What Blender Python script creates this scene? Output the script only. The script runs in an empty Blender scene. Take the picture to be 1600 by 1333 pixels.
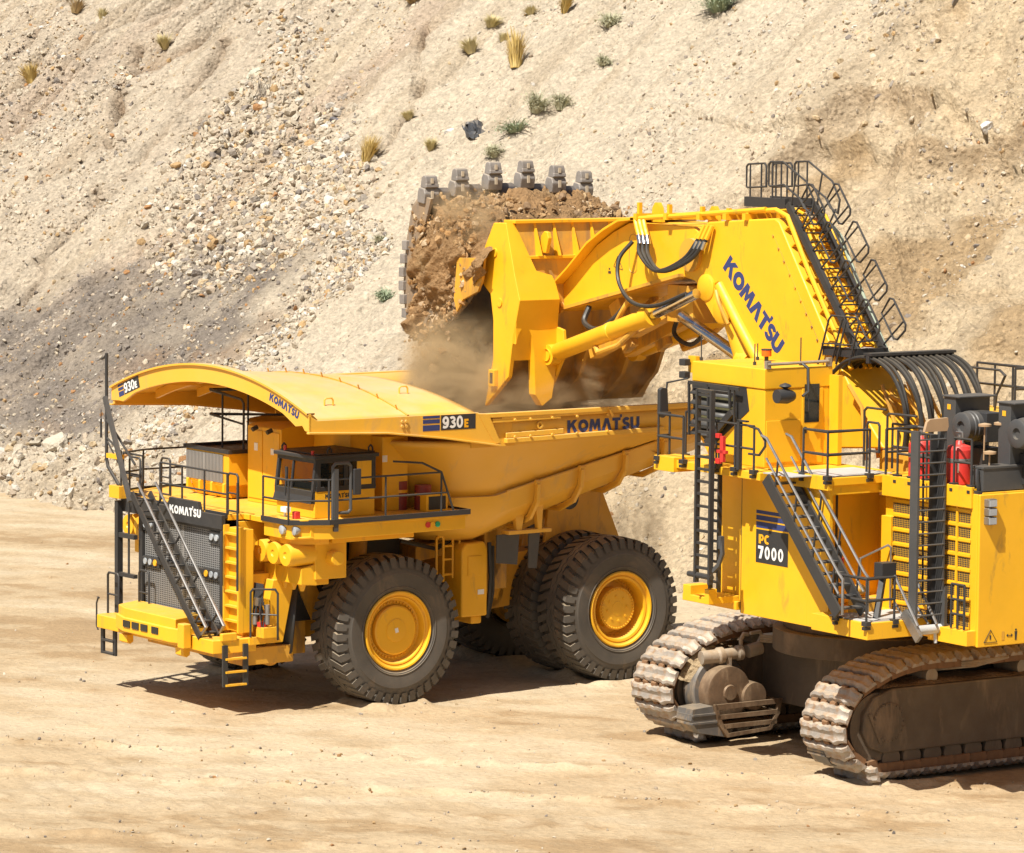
import bpy, math, random
import numpy as np
from mathutils import Vector, Matrix
from math import sin, cos, pi, radians, sqrt, atan2
random.seed(7)
scene = bpy.context.scene
COL = scene.collection
# ------------------------------------------------------------------ camera
R_PITCH, R_ROLL, CAM_H = radians(5.33), radians(0.5), 17.1
_f = Vector((0, cos(R_PITCH), -sin(R_PITCH))); _r = Vector((1, 0, 0)); _u = Vector((0, sin(R_PITCH), cos(R_PITCH)))
_R = _r * cos(R_ROLL) + _u * sin(R_ROLL); _U = -_r * sin(R_ROLL) + _u * cos(R_ROLL)
cam = bpy.data.objects.new('camera', bpy.data.cameras.new('camera'))
COL.objects.link(cam)
cam.matrix_world = Matrix(((_R.x, _U.x, -_f.x, 0), (_R.y, _U.y, -_f.y, 0), (_R.z, _U.z, -_f.z, CAM_H), (0, 0, 0, 1)))
cam.data.sensor_fit = 'HORIZONTAL'; cam.data.sensor_width = 36; cam.data.lens = 146.25
cam.data.clip_start = 1; cam.data.clip_end = 6000
scene.camera = cam
# ------------------------------------------------------------------ sky, sun, exposure
SUN = Vector((-0.37, -0.565, 1.0)).normalized()
world = bpy.data.worlds.new('World'); scene.world = world; world.use_nodes = True
nt = world.node_tree; nt.nodes.clear()
sky = nt.nodes.new('ShaderNodeTexSky'); sky.sky_type = 'NISHITA'; sky.sun_disc = False
sky.sun_elevation = math.asin(SUN.z); sky.sun_rotation = atan2(SUN.x, SUN.y)
sky.air_density = 1.0; sky.dust_density = 2.0; sky.ozone_density = 1.0
bg = nt.nodes.new('ShaderNodeBackground'); bg.inputs['Strength'].default_value = 0.05
out = nt.nodes.new('ShaderNodeOutputWorld')
nt.links.new(sky.outputs[0], bg.inputs[0]); nt.links.new(bg.outputs[0], out.inputs[0])
sl = bpy.data.lights.new('sun', 'SUN'); sl.energy = 5.0; sl.angle = radians(0.5); sl.color = (1.0, 0.945, 0.84)
so = bpy.data.objects.new('sun', sl); COL.objects.link(so); so.location = (0, 0, 60)
so.rotation_euler = (-SUN).to_track_quat('-Z', 'Y').to_euler()
vs = scene.view_settings
scene.display_settings.display_device = 'sRGB'
vs.view_transform = 'Standard'; vs.look = 'None'; vs.gamma = 1.0; vs.use_curve_mapping = False; vs.exposure = 0.57
scene.cycles.max_bounces = 6; scene.cycles.diffuse_bounces = 3; scene.cycles.glossy_bounces = 3
scene.cycles.transmission_bounces = 4; scene.cycles.volume_bounces = 1; scene.cycles.transparent_max_bounces = 8
scene.cycles.volume_step_rate = 2.0; scene.cycles.volume_max_steps = 64
scene.cycles.use_denoising = True
scene.cycles.sample_clamp_indirect = 6.0

# ------------------------------------------------------------------ materials
def nodes(name):
    m = bpy.data.materials.new(name); m.use_nodes = True
    t = m.node_tree; t.nodes.clear()
    o = t.nodes.new('ShaderNodeOutputMaterial'); b = t.nodes.new('ShaderNodeBsdfPrincipled')
    t.links.new(b.outputs[0], o.inputs[0])
    return m, t, b, o
def N(t, kind, **kw):
    n = t.nodes.new(kind)
    for k, v in kw.items():
        if k.startswith('i_'):
            key = k[2:]; key = int(key) if key.isdigit() else key.replace('_', ' ')
            n.inputs[key].default_value = v
        else: setattr(n, k, v)
    return n
def mixc(t, fac, a, b, blend='MIX'):
    n = t.nodes.new('ShaderNodeMix'); n.data_type = 'RGBA'; n.blend_type = blend
    for sock, v in ((n.inputs[0], fac), (n.inputs[6], a), (n.inputs[7], b)):
        if hasattr(v, 'is_output') or isinstance(v, bpy.types.NodeSocket): t.links.new(v, sock)
        else: sock.default_value = v if not isinstance(v, tuple) else (*v, 1.0)[:4]
    return n.outputs[2]
def ramp(t, src, lo, hi, a=0.0, b=1.0):
    n = N(t, 'ShaderNodeMapRange'); n.clamp = True
    t.links.new(src, n.inputs[0]); n.inputs[1].default_value = lo; n.inputs[2].default_value = hi
    n.inputs[3].default_value = a; n.inputs[4].default_value = b
    return n.outputs[0]
def mul(t, a, b, op='MULTIPLY'):
    n = N(t, 'ShaderNodeMath', operation=op)
    for s, v in ((n.inputs[0], a), (n.inputs[1], b)):
        if isinstance(v, bpy.types.NodeSocket): t.links.new(v, s)
        else: s.default_value = v
    return n.outputs[0]
def noise(t, co, scale, detail=4, rough=.55, dist=0.0, stretch=None):
    if stretch:
        mp = N(t, 'ShaderNodeMapping'); mp.inputs['Scale'].default_value = stretch
        t.links.new(co, mp.inputs[0]); co = mp.outputs[0]
    n = N(t, 'ShaderNodeTexNoise'); t.links.new(co, n.inputs['Vector'])
    n.inputs['Scale'].default_value = scale; n.inputs['Detail'].default_value = detail
    n.inputs['Roughness'].default_value = rough; n.inputs['Distortion'].default_value = dist
    return n.outputs[0]
def pos(t): return N(t, 'ShaderNodeTexCoord').outputs['Object']
DUST = (.60, .475, .31)
def surf(name, base, rough=.5, metal=0.0, var=.12, dust=.25, dirt=0.0, dirtcol=(.16, .095, .05), scale=1.0, bump=0.0, spec=.5, coat=0.0):
    """paint / steel / rubber: slight colour variation, dust lying on level faces, patches of dirt"""
    m, t, b, o = nodes(name)
    co = pos(t)
    n1 = noise(t, co, .9 * scale, 5, .6)
    v = ramp(t, n1, .3, .7, 1 - var, 1 + var * .4)
    c = mixc(t, 1.0, base, base)
    hs = N(t, 'ShaderNodeHueSaturation'); hs.inputs['Color'].default_value = (*base, 1)
    t.links.new(v, hs.inputs['Value']); c = hs.outputs[0]
    if dirt:
        n2 = noise(t, co, 2.2 * scale, 6, .65, .4, (1, 1, .35))
        c = mixc(t, ramp(t, n2, .62 - dirt * .25, .80 - dirt * .2, 0, .85), c, dirtcol)
    if dust:
        g = N(t, 'ShaderNodeNewGeometry'); sp = N(t, 'ShaderNodeSeparateXYZ'); t.links.new(g.outputs['Normal'], sp.inputs[0])
        up = ramp(t, sp.outputs[2], .25, .95, dust * .15, dust)
        n3 = noise(t, co, 1.6 * scale, 5, .6)
        c = mixc(t, mul(t, up, ramp(t, n3, .25, .7, .35, 1.3)), c, DUST)
    t.links.new(c, b.inputs['Base Color'])
    n4 = noise(t, co, 5 * scale, 4)
    t.links.new(ramp(t, n4, .3, .7, max(rough - .08, .05), min(rough + .12, 1)), b.inputs['Roughness'])
    b.inputs['Metallic'].default_value = metal
    b.inputs['Specular IOR Level'].default_value = spec
    if coat: b.inputs['Coat Weight'].default_value = coat; b.inputs['Coat Roughness'].default_value = .15
    if bump:
        bp = N(t, 'ShaderNodeBump'); bp.inputs['Strength'].default_value = .6; bp.inputs['Distance'].default_value = bump
        t.links.new(noise(t, co, 9 * scale, 6, .65), bp.inputs['Height']); t.links.new(bp.outputs[0], b.inputs['Normal'])
    return m
YEL = (.86, .455, .010)
M = {}
M['yellow'] = surf('yellow_paint', YEL, .46, var=.08, dust=.10, dirt=.10, dirtcol=(.34, .19, .04))
M['yellow_truck'] = surf('yellow_truck_paint', (.86, .452, .011), .44, var=.08, dust=.20, dirt=.12, dirtcol=(.40, .22, .06))
M['yellow_body'] = surf('dusty_yellow_body_paint', (.85, .455, .030), .36, var=.07, dust=.62, dirt=.10, dirtcol=(.50, .31, .12), scale=.4)
M['yellow_dirty'] = surf('dirty_yellow_paint', (.70, .35, .02), .55, var=.14, dust=.35, dirt=.5, scale=.8)
M['yellow_scraped'] = surf('scraped_bucket_paint', (.66, .34, .03), .6, var=.2, dust=.5, dirt=.75, dirtcol=(.26, .16, .07), scale=.6)
M['grey'] = surf('dark_grey_paint', (.026, .027, .030), .5, var=.15, dust=.10)
M['grey_mid'] = surf('mid_grey_paint', (.058, .060, .064), .5, var=.15, dust=.12)
M['grey_light'] = surf('galvanised_grating', (.48, .50, .52), .5, var=.2, dust=.2)
M['black'] = surf('black_rubber_hose', (.018, .0175, .017), .5, var=.2, dust=.10)
M['rubber'] = surf('dusty_tyre_rubber', (.066, .061, .057), .64, var=.35, dust=.42, dirt=.22, dirtcol=(.17, .12, .08), scale=.7, bump=.006)
M['chrome'] = surf('polished_cylinder_rod', (.62, .62, .64), .16, 1.0, var=.05, dust=0)
M['steel'] = surf('bare_steel', (.34, .33, .32), .45, .8, var=.3, dust=.15)
M['worn_steel'] = surf('muddy_track_steel', (.34, .285, .225), .6, .15, var=.35, dust=.4, dirt=.7, dirtcol=(.27, .175, .10), scale=1.6, bump=.012)
M['shoe'] = surf('worn_track_shoe_steel', (.40, .365, .33), .55, .15, var=.5, dust=.38, dirt=.62, dirtcol=(.30, .17, .085), scale=2.1, bump=.02)
M['frame_brown'] = surf('dusty_brown_track_frame', (.085, .062, .046), .7, .1, var=.25, dust=.5, dirt=.3, dirtcol=(.25, .17, .11), scale=.6, bump=.01)
M['tooth'] = surf('worn_tooth_steel', (.27, .25, .24), .6, .2, var=.3, dust=.4, scale=2, bump=.02)
M['tooth_blue'] = surf('dark_lip_shroud_steel', (.10, .10, .12), .5, .4, var=.3, dust=.3, scale=2, bump=.02)
M['grille_steel'] = surf('silver_grille_mesh', (.30, .30, .30), .45, .2, var=.15, dust=.1)
M['shell_steel'] = surf('dusty_bucket_shell', (.20, .165, .14), .65, .15, var=.3, dust=.55, dirt=.9, dirtcol=(.36, .235, .125), scale=.8, bump=.02)
M['dusty_steel'] = surf('dusty_grey_steel', (.13, .13, .135), .5, .3, var=.3, dust=.38, dirt=.5, dirtcol=(.40, .29, .18), scale=1.2)
M['gear_brown'] = surf('oily_brown_casting', (.17, .105, .062), .55, .15, var=.4, dust=.22, dirt=.6, dirtcol=(.30, .21, .13), scale=1.5, bump=.012)
M['dark_red'] = surf('shaded_dark_red', (.26, .03, .022), .5, var=.2, dust=.15)  # red with the shade on the deck bottles darkened into its colour
M['rust'] = surf('rusty_link_steel', (.20, .10, .045), .7, .1, var=.4, dust=.12, dirt=.2, dirtcol=(.30, .20, .12), scale=2)
M['tarp'] = surf('slate_plastic', (.07, .08, .10), .35, var=.2, dust=.25)
M['dead_wood'] = surf('grey_dead_wood', (.22, .18, .14), .8, var=.2, dust=0)
M['rock_pale'] = surf('caked_pale_dust', (.55, .46, .34), .9, var=.1, dust=.1)
M['rusty'] = surf('faded_tan_plate', (.42, .27, .15), .6, var=.2, dust=.3)
M['red'] = surf('red_enamel', (.62, .035, .03), .38, var=.08, dust=.1)
M['blue'] = surf('blue_decal', (.028, .045, .16), .5, var=.04, dust=.05)
M['white'] = surf('white_decal', (.82, .82, .80), .5, var=.04, dust=.05)
M['charcoal'] = surf('charcoal_decal', (.03, .031, .034), .5, var=.06, dust=.05)
M['amber'] = surf('amber_lens', (.85, .42, .02), .25, var=.05, dust=.05)
M['green'] = surf('green_lens', (.02, .35, .16), .25, var=.05, dust=.05)
M['orange'] = surf('orange_beacon_lens', (.85, .14, .01), .25, var=.05, dust=.0)
M['pipe_green'] = surf('pale_green_hose_cover', (.35, .42, .33), .5, var=.1, dust=.1)
def glass(name, col, rough=.06, spec=.6):
    m, t, b, o = nodes(name)
    b.inputs['Base Color'].default_value = (*col, 1); b.inputs['Roughness'].default_value = rough
    b.inputs['Specular IOR Level'].default_value = spec
    n = noise(t, pos(t), 3, 3); c = mixc(t, ramp(t, n, .3, .7, 0, .5), col, tuple(min(1, x * 1.8 + .01) for x in col))
    t.links.new(c, b.inputs['Base Color'])
    return m
M['glass'] = glass('dark_cab_glass', (.012, .014, .014))
M['glass_green'] = glass('pale_green_cab_glass', (.30, .36, .20), .12)
M['lamp'] = glass('clear_lamp_lens', (.30, .32, .34), .10)
def seeglass():
    m, t, b, o = nodes('clear_cab_glass')
    tr = N(t, 'ShaderNodeBsdfTransparent'); tr.inputs[0].default_value = (.8, .84, .82, 1)
    gl = N(t, 'ShaderNodeBsdfGlossy'); gl.inputs['Roughness'].default_value = .04
    fr = N(t, 'ShaderNodeFresnel'); fr.inputs[0].default_value = 1.5
    mx = N(t, 'ShaderNodeMixShader'); t.links.new(fr.outputs[0], mx.inputs[0]); t.links.new(tr.outputs[0], mx.inputs[1]); t.links.new(gl.outputs[0], mx.inputs[2])
    t.links.new(mx.outputs[0], o.inputs[0]); t.nodes.remove(b)
    return m
M['clear'] = seeglass()
def earth(name, bumpd=.05, sc=1.0, rough=.95, fine=(.72, 1.18), pebble=0.0):
    """colour from the mesh's own colour attribute, broken up by grain, with a gravelly bump"""
    m, t, b, o = nodes(name)
    co = N(t, 'ShaderNodeTexCoord').outputs['Object']
    at = N(t, 'ShaderNodeAttribute'); at.attribute_name = 'col'
    n1 = noise(t, co, 6 * sc, 8, .75); n2 = noise(t, co, .7 * sc, 5, .6)
    v = mul(t, ramp(t, n1, .3, .7, *fine), ramp(t, n2, .3, .7, .90, 1.08))
    c = mixc(t, 1.0, at.outputs['Color'], (1, 1, 1))
    hs = N(t, 'ShaderNodeHueSaturation'); t.links.new(at.outputs['Color'], hs.inputs['Color']); t.links.new(v, hs.inputs['Value'])
    t.links.new(hs.outputs[0], b.inputs['Base Color'])
    b.inputs['Roughness'].default_value = rough; b.inputs['Specular IOR Level'].default_value = .15
    vo = N(t, 'ShaderNodeTexVoronoi'); vo.inputs['Scale'].default_value = 5.0 * sc; t.links.new(co, vo.inputs['Vector'])
    if pebble:
        cell = N(t, 'ShaderNodeTexVoronoi'); cell.inputs['Scale'].default_value = 7.5 * sc; t.links.new(co, cell.inputs['Vector'])
        c2 = N(t, 'ShaderNodeTexVoronoi'); c2.inputs['Scale'].default_value = 17 * sc; t.links.new(co, c2.inputs['Vector'])
        sp1 = N(t, 'ShaderNodeSeparateColor'); t.links.new(cell.outputs['Color'], sp1.inputs[0]); sp2 = N(t, 'ShaderNodeSeparateColor'); t.links.new(c2.outputs['Color'], sp2.inputs[0])
        k = mul(t, ramp(t, sp1.outputs[0], 0, 1, 1 - pebble, 1 + pebble * .5), ramp(t, sp2.outputs[0], 0, 1, 1 - pebble * .8, 1 + pebble * .45))
        t.links.new(mul(t, v, k), hs.inputs['Value'])
    h = mul(t, mul(t, n1, 1.0), mul(t, ramp(t, vo.outputs[0], 0, .5, 1, 0), .5), 'ADD')
    bp = N(t, 'ShaderNodeBump'); bp.inputs['Strength'].default_value = 1.0; bp.inputs['Distance'].default_value = bumpd
    t.links.new(h, bp.inputs['Height']); t.links.new(bp.outputs[0], b.inputs['Normal'])
    return m
M['hill'] = earth('slope_gravel', .22, .8, fine=(.80, 1.24), pebble=.15)
M['ground'] = earth('packed_sand', .038, 1.0, fine=(.84, 1.09), pebble=.05)
M['rock'] = earth('broken_stone', .05, 1.6, .9, fine=(.85, 1.12))
M['soil'] = earth('brown_dug_soil', .12, 1.6)

# ------------------------------------------------------------------ mesh builder
class MB:
    def __init__(s): s.v = []; s.f = []; s.sm = []
    def add(s, vs, fs, smooth=False):
        k = len(s.v); s.v += [tuple(p) for p in vs]; s.f += [tuple(i + k for i in f) for f in fs]; s.sm += [smooth] * len(fs); return s
    def box(s, x0, x1, y0, y1, z0, z1):
        x0, x1 = sorted((x0, x1)); y0, y1 = sorted((y0, y1)); z0, z1 = sorted((z0, z1))
        return s.add([(x0, y0, z0), (x1, y0, z0), (x1, y1, z0), (x0, y1, z0), (x0, y0, z1), (x1, y0, z1), (x1, y1, z1), (x0, y1, z1)],
                     [(0, 3, 2, 1), (4, 5, 6, 7), (0, 1, 5, 4), (1, 2, 6, 5), (2, 3, 7, 6), (3, 0, 4, 7)])
    def prism(s, poly, ax, a, b):
        """poly in the plane across axis ax ('x': (y,z), 'y': (x,z), 'z': (x,y)), from a to b"""
        a, b = min(a, b), max(a, b)
        A = sum(poly[i][0] * poly[(i + 1) % len(poly)][1] - poly[(i + 1) % len(poly)][0] * poly[i][1] for i in range(len(poly)))
        if A < 0: poly = poly[::-1]
        def P(p, h): return {'x': (h, p[0], p[1]), 'y': (p[0], h, p[1]), 'z': (p[0], p[1], h)}[ax]
        n = len(poly); vs = [P(p, a) for p in poly] + [P(p, b) for p in poly]
        lo = tuple(range(n)); hi = tuple(range(n, 2 * n))
        sides = [(i, (i + 1) % n, (i + 1) % n + n, i + n) for i in range(n)]
        if ax == 'y': return s.add(vs, [lo, hi[::-1]] + [f[::-1] for f in sides])
        return s.add(vs, [lo[::-1], hi] + sides)
    def bar(s, p, q, w, h=None, up=(0, 0, 1)):
        h = h or w; p = Vector(p); q = Vector(q); d = (q - p).normalized(); up = Vector(up)
        if abs(d.dot(up)) > .98: up = Vector((1, 0, 0))
        a = d.cross(up).normalized(); b = a.cross(d)
        vs = [e + a * (sx * w / 2) + b * (sy * h / 2) for e in (p, q) for sx, sy in ((-1, -1), (1, -1), (1, 1), (-1, 1))]
        return s.add(vs, [(0, 1, 2, 3)[::1], (7, 6, 5, 4), (1, 0, 4, 5), (2, 1, 5, 6), (3, 2, 6, 7), (0, 3, 7, 4)])
    def cyl(s, p, q, r, r2=None, n=16, cap=True):
        r2 = r if r2 is None else r2
        return s.rev([(0, r), (1, r2)], p, q, n, cap)
    def rev(s, prof, p, q, n=24, cap=True, lens=None):
        """surface of revolution: prof = [(t, radius)] along p->q (t in 0..1, or metres when lens)"""
        p = Vector(p); q = Vector(q); L = (q - p).length; d = (q - p).normalized()
        up = Vector((0, 0, 1)) if abs(d.z) < .9 else Vector((1, 0, 0))
        a = d.cross(up).normalized(); b = d.cross(a)
        vs = []; fs = []
        for (t, r) in prof:
            c = p + d * (t if lens else t * L)
            vs += [c + a * (r * cos(2 * pi * i / n)) + b * (r * sin(2 * pi * i / n)) for i in range(n)]
        for j in range(len(prof) - 1):
            fs += [(j * n + i, j * n + (i + 1) % n, (j + 1) * n + (i + 1) % n, (j + 1) * n + i) for i in range(n)]
        s.add(vs, fs, True)
        if cap:
            k = len(s.v) - len(vs); m = (len(prof) - 1) * n
            s.f += [tuple(k + i for i in range(n))[::-1], tuple(k + m + i for i in range(n))]; s.sm += [False, False]
        return s
    def tube(s, pts, r, n=6, cap=True, closed=False):
        pts = [Vector(p) for p in pts]
        if closed: pts = pts + [pts[0]]
        m = len(pts); vs = []; a = None
        for i, p in enumerate(pts):
            if closed and i in (0, m - 1): d = (pts[1] - pts[0]).normalized() + (pts[-1] - pts[-2]).normalized()
            elif i == 0: d = pts[1] - pts[0]
            elif i == m - 1: d = pts[-1] - pts[-2]
            else: d = (pts[i + 1] - p).normalized() + (p - pts[i - 1]).normalized()
            d = d.normalized() if d.length > 1e-6 else Vector((0, 0, 1))
            if a is None:
                up = Vector((0, 0, 1)) if abs(d.z) < .9 else Vector((1, 0, 0)); a = d.cross(up).normalized()
            else: a = (a - d * a.dot(d)).normalized()
            b = d.cross(a); k = 1.0
            if 0 < i < m - 1:
                cs = (pts[i + 1] - p).normalized().dot((p - pts[i - 1]).normalized()); k = 1 / max(sqrt(max((1 + cs) / 2, 0)), .6)
            vs += [p + (a * cos(2 * pi * j / n) + b * sin(2 * pi * j / n)) * r * k for j in range(n)]
        fs = [(i * n + j, i * n + (j + 1) % n, (i + 1) * n + (j + 1) % n, (i + 1) * n + j) for i in range(m - 1) for j in range(n)]
        if cap and not closed: fs += [tuple(range(n))[::-1], tuple((m - 1) * n + j for j in range(n))]
        return s.add(vs, fs, True)
    def grid(s, rows, smooth=True, wrap=False):
        """rows: list of equal-length point lists"""
        n = len(rows[0]); vs = [p for r in rows for p in r]; w = n if wrap else n - 1
        fs = [(j * n + i, j * n + (i + 1) % n, (j + 1) * n + (i + 1) % n, (j + 1) * n + i) for j in range(len(rows) - 1) for i in range(w)]
        return s.add(vs, fs, smooth)
    def sphere(s, c, r, n=12, sz=1.0):
        rows = [[(c[0] + r * sin(pi * j / n) * cos(2 * pi * i / (2 * n)), c[1] + r * sin(pi * j / n) * sin(2 * pi * i / (2 * n)), c[2] - r * sz * cos(pi * j / n)) for i in range(2 * n)] for j in range(n + 1)]
        return s.grid(rows, True, True)
    def rails(s, path, h=1.1, r=.028, mids=(.55,), every=1.3, posts=True):
        """guard rail along a path of deck points"""
        P = [Vector(p) for p in path]
        for z in (h,) + tuple(mids): s.tube([p + Vector((0, 0, z)) for p in P], r)
        if posts:
            for i in range(len(P) - 1):
                L = (P[i + 1] - P[i]).length; k = max(1, round(L / every))
                for j in range(k + (1 if i == len(P) - 2 else 0)):
                    p = P[i].lerp(P[i + 1], j / k); s.tube([p, p + Vector((0, 0, h))], r)
        return s
    def pieces(s):
        """far-apart pieces of the mesh, each its own list of faces"""
        n = len(s.v); par = list(range(n))
        def find(i):
            while par[i] != i: par[i] = par[par[i]]; i = par[i]
            return i
        for f in s.f:
            a = find(f[0])
            for i in f[1:]:
                b = find(i)
                if a != b: par[b] = a
        root = np.array([find(i) for i in range(n)]); ids, isl = np.unique(root, return_inverse=True); k = len(ids)
        if k < 2 or k > 700: return None
        P = np.array([tuple(p) for p in s.v], float); lo = np.full((k, 3), np.inf); hi = np.full((k, 3), -np.inf)
        np.minimum.at(lo, isl, P); np.maximum.at(hi, isl, P); size = (hi - lo).max(1)
        gap = np.maximum(0, np.maximum(lo[:, None] - hi[None], lo[None] - hi[:, None]))
        near = np.sqrt((gap ** 2).sum(2)) <= np.maximum(.02, .42 * np.maximum(size[:, None], size[None]))
        grp = list(range(k))
        def g(i):
            while grp[i] != i: i = grp[i]
            return i
        for a, b in zip(*np.nonzero(np.triu(near, 1))):
            a, b = g(a), g(b)
            if a != b: grp[max(a, b)] = min(a, b)
        G = [g(i) for i in range(k)]; u = sorted(set(G))
        if len(u) < 2 or len(u) > 60: return None
        of = [G[isl[f[0]]] for f in s.f]
        return [[j for j, q in enumerate(of) if q == t] for t in u]
    def build(s, name, mat, parent=None, bevel=0.0, label=None, angle=38, solid=0.0, seg=2, split=True):
        pc = s.pieces() if split else None
        if pc:
            first = None
            for fl in pc:
                q = MB(); used = sorted({i for j in fl for i in s.f[j]}); mp = {i: t for t, i in enumerate(used)}
                q.v = [s.v[i] for i in used]; q.f = [tuple(mp[i] for i in s.f[j]) for j in fl]
                o = q.build(name, mat, parent, bevel, label, angle, solid, seg, False); first = first or o
            return first
        me = bpy.data.meshes.new(name); me.from_pydata(s.v, [], s.f); me.materials.append(M[mat] if isinstance(mat, str) else mat)
        me.polygons.foreach_set('use_smooth', np.array([True] * len(me.polygons)))
        me.update()
        try: me.set_sharp_from_angle(angle=radians(angle))
        except Exception: pass
        o = bpy.data.objects.new(name, me); COL.objects.link(o)
        if parent is not None: o.parent = parent
        if solid:
            md = o.modifiers.new('thickness', 'SOLIDIFY'); md.thickness = solid; md.offset = -1
        if bevel:
            md = o.modifiers.new('bevel', 'BEVEL'); md.width = bevel; md.segments = seg; md.limit_method = 'ANGLE'; md.angle_limit = radians(35); md.harden_normals = True
        if label: o['label'] = label
        return o
def two_part(o, extra):
    """join mesh EXTRA into O, keeping its own material"""
    me, mx = o.data, extra.data; nv = len(me.vertices); V = [v.co[:] for v in me.vertices] + [v.co[:] for v in mx.vertices]
    F = [tuple(q.vertices) for q in me.polygons] + [tuple(i + nv for i in q.vertices) for q in mx.polygons]; k = len(me.polygons)
    new = bpy.data.meshes.new(o.name); new.from_pydata(V, [], F); new.materials.append(me.materials[0]); new.materials.append(mx.materials[0])
    new.polygons.foreach_set('material_index', np.array([0] * k + [1] * (len(F) - k))); new.polygons.foreach_set('use_smooth', np.array([True] * len(F))); new.update(); new.set_sharp_from_angle(angle=radians(32))
    o.data = new; bpy.data.objects.remove(extra)
def empty(name, loc, rz, label, cat, group=None):
    o = bpy.data.objects.new(name, None); COL.objects.link(o); o.location = loc; o.rotation_euler = (0, 0, rz); o.empty_display_size = .5
    o['label'] = label; o['category'] = cat
    if group: o['group'] = group
    return o
def tag(o, label=None, cat=None, group=None, kind=None):
    for k, v in (('label', label), ('category', cat), ('group', group), ('kind', kind)):
        if v: o[k] = v
    return o
def copy_part(o, parent, loc=None):
    c = o.copy(); COL.objects.link(c); c.parent = parent
    if loc is not None: c.location = loc
    for ch in list(o.children): copy_part(ch, c)
    return c
# ------------------------------------------------------------------ lettering (outlines in units of the letter height)
def ring(cx, cy, rx, ry, ix, iy, n=28):
    o = [(cx + rx * cos(2 * pi * i / n), cy + ry * sin(2 * pi * i / n)) for i in range(n)]
    q = [(cx + ix * cos(2 * pi * i / n), cy + iy * sin(2 * pi * i / n)) for i in range(n)]
    return [[o[i], o[(i + 1) % n], q[(i + 1) % n], q[i]] for i in range(n)]
def stroke(pts, w):
    L = []; R = []
    for i, p in enumerate(pts):
        a = pts[max(i - 1, 0)]; b = pts[min(i + 1, len(pts) - 1)]; dx, dy = b[0] - a[0], b[1] - a[1]; l = math.hypot(dx, dy) or 1
        L.append((p[0] - dy / l * w / 2, p[1] + dx / l * w / 2)); R.append((p[0] + dy / l * w / 2, p[1] - dx / l * w / 2))
    return [[L[i], R[i], R[i + 1], L[i + 1]] for i in range(len(pts) - 1)]
def arc(cx, cy, rx, ry, a0, a1, n=12): return [(cx + rx * cos(radians(a0 + (a1 - a0) * i / n)), cy + ry * sin(radians(a0 + (a1 - a0) * i / n))) for i in range(n + 1)]
GL = {
 'K': (1.02, [[(0, 0), (.30, 0), (.30, .33), (.42, .47), (.68, 0), (1.06, 0), (.64, .66), (.99, 1), (.60, 1), (.30, .68), (.30, 1), (0, 1)]]),
 'O': (1.02, ring(.51, .5, .51, .51, .21, .22)),
 'M': (1.20, [[(0, 0), (.14, 1), (.44, 1), (.60, .55), (.76, 1), (1.06, 1), (1.20, 0), (.90, 0), (.83, .55), (.68, .12), (.52, .12), (.37, .55), (.30, 0)]]),
 'A': (1.02, [[(0, 0), (.34, 1), (.68, 1), (1.02, 0), (.70, 0), (.51, .62), (.32, 0)]]),
 'T': (.82, [[(.26, 0), (.56, 0), (.56, .76), (.82, .76), (.82, 1), (0, 1), (0, .76), (.26, .76)]]),
 "'": (.06, [[(-.12, 1.0), (.08, 1.0), (.08, 1.24), (-.12, 1.24)]]),
 'S': (.76, stroke(arc(.40, .70, .24, .17, 20, 180, 10) + arc(.40, .70, .24, .20, 200, 270, 5)[:-1] + arc(.36, .31, .26, .19, 90, 0, 6) + arc(.36, .31, .26, .18, -10, -165, 10), .26)),
 'U': (.92, [[(0, 1), (0, .36), (.08, .12), (.30, 0), (.62, 0), (.84, .12), (.92, .36), (.92, 1), (.62, 1), (.62, .38), (.54, .26), (.38, .26), (.30, .38), (.30, 1)]]),
 '0': (.66, ring(.33, .5, .33, .51, .12, .30)),
 '7': (.66, [[(.12, 0), (.42, 0), (.68, .78), (.68, 1), (0, 1), (0, .76), (.37, .76)]]),
 '9': (.66, ring(.33, .66, .33, .35, .11, .13, 22) + stroke([(.56, .62), (.55, .40), (.48, .20), (.36, .12), (.22, .11), (.06, .16)], .22)),
 '3': (.64, stroke(arc(.28, .73, .22, .17, 150, -70, 12) + [(.26, .53)] + arc(.29, .29, .24, .18, 80, -155, 12), .21)),
 'E': (.62, [[(0, 0), (.60, 0), (.60, .24), (.28, .24), (.28, .39), (.55, .39), (.55, .61), (.28, .61), (.28, .76), (.60, .76), (.60, 1), (0, 1)]]),
 'P': (.64, [[(0, 0), (.28, 0), (.28, 1), (0, 1)]] + stroke([(.28, .89), (.40, .89)] + arc(.40, .65, .14, .24, 80, -80, 10) + [(.28, .41)], .22)),
 'C': (.66, stroke(arc(.38, .5, .25, .38, 50, 310, 18), .25)),
}
def lettering(mb, text, o, u, v, h, gap=.05, lift=.004):
    """text starting at o, running along unit vector u, upright along v, letter height h"""
    o = Vector(o); u = Vector(u); v = Vector(v); n = u.normalized().cross(v.normalized()); x = 0
    for ch in text:
        if ch == ' ': x += .4; continue
        w, polys = GL[ch]
        for k, p in enumerate(polys):
            z = n * (lift + .0004 * (k % 7))
            A = sum(p[i][0] * p[(i + 1) % len(p)][1] - p[(i + 1) % len(p)][0] * p[i][1] for i in range(len(p)))
            q = p if A > 0 else p[::-1]
            mb.add([o + u * ((x + a) * h) + v * (b * h) + z for a, b in q], [tuple(range(len(q)))])
        x += w + gap
    return x * h
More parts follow.
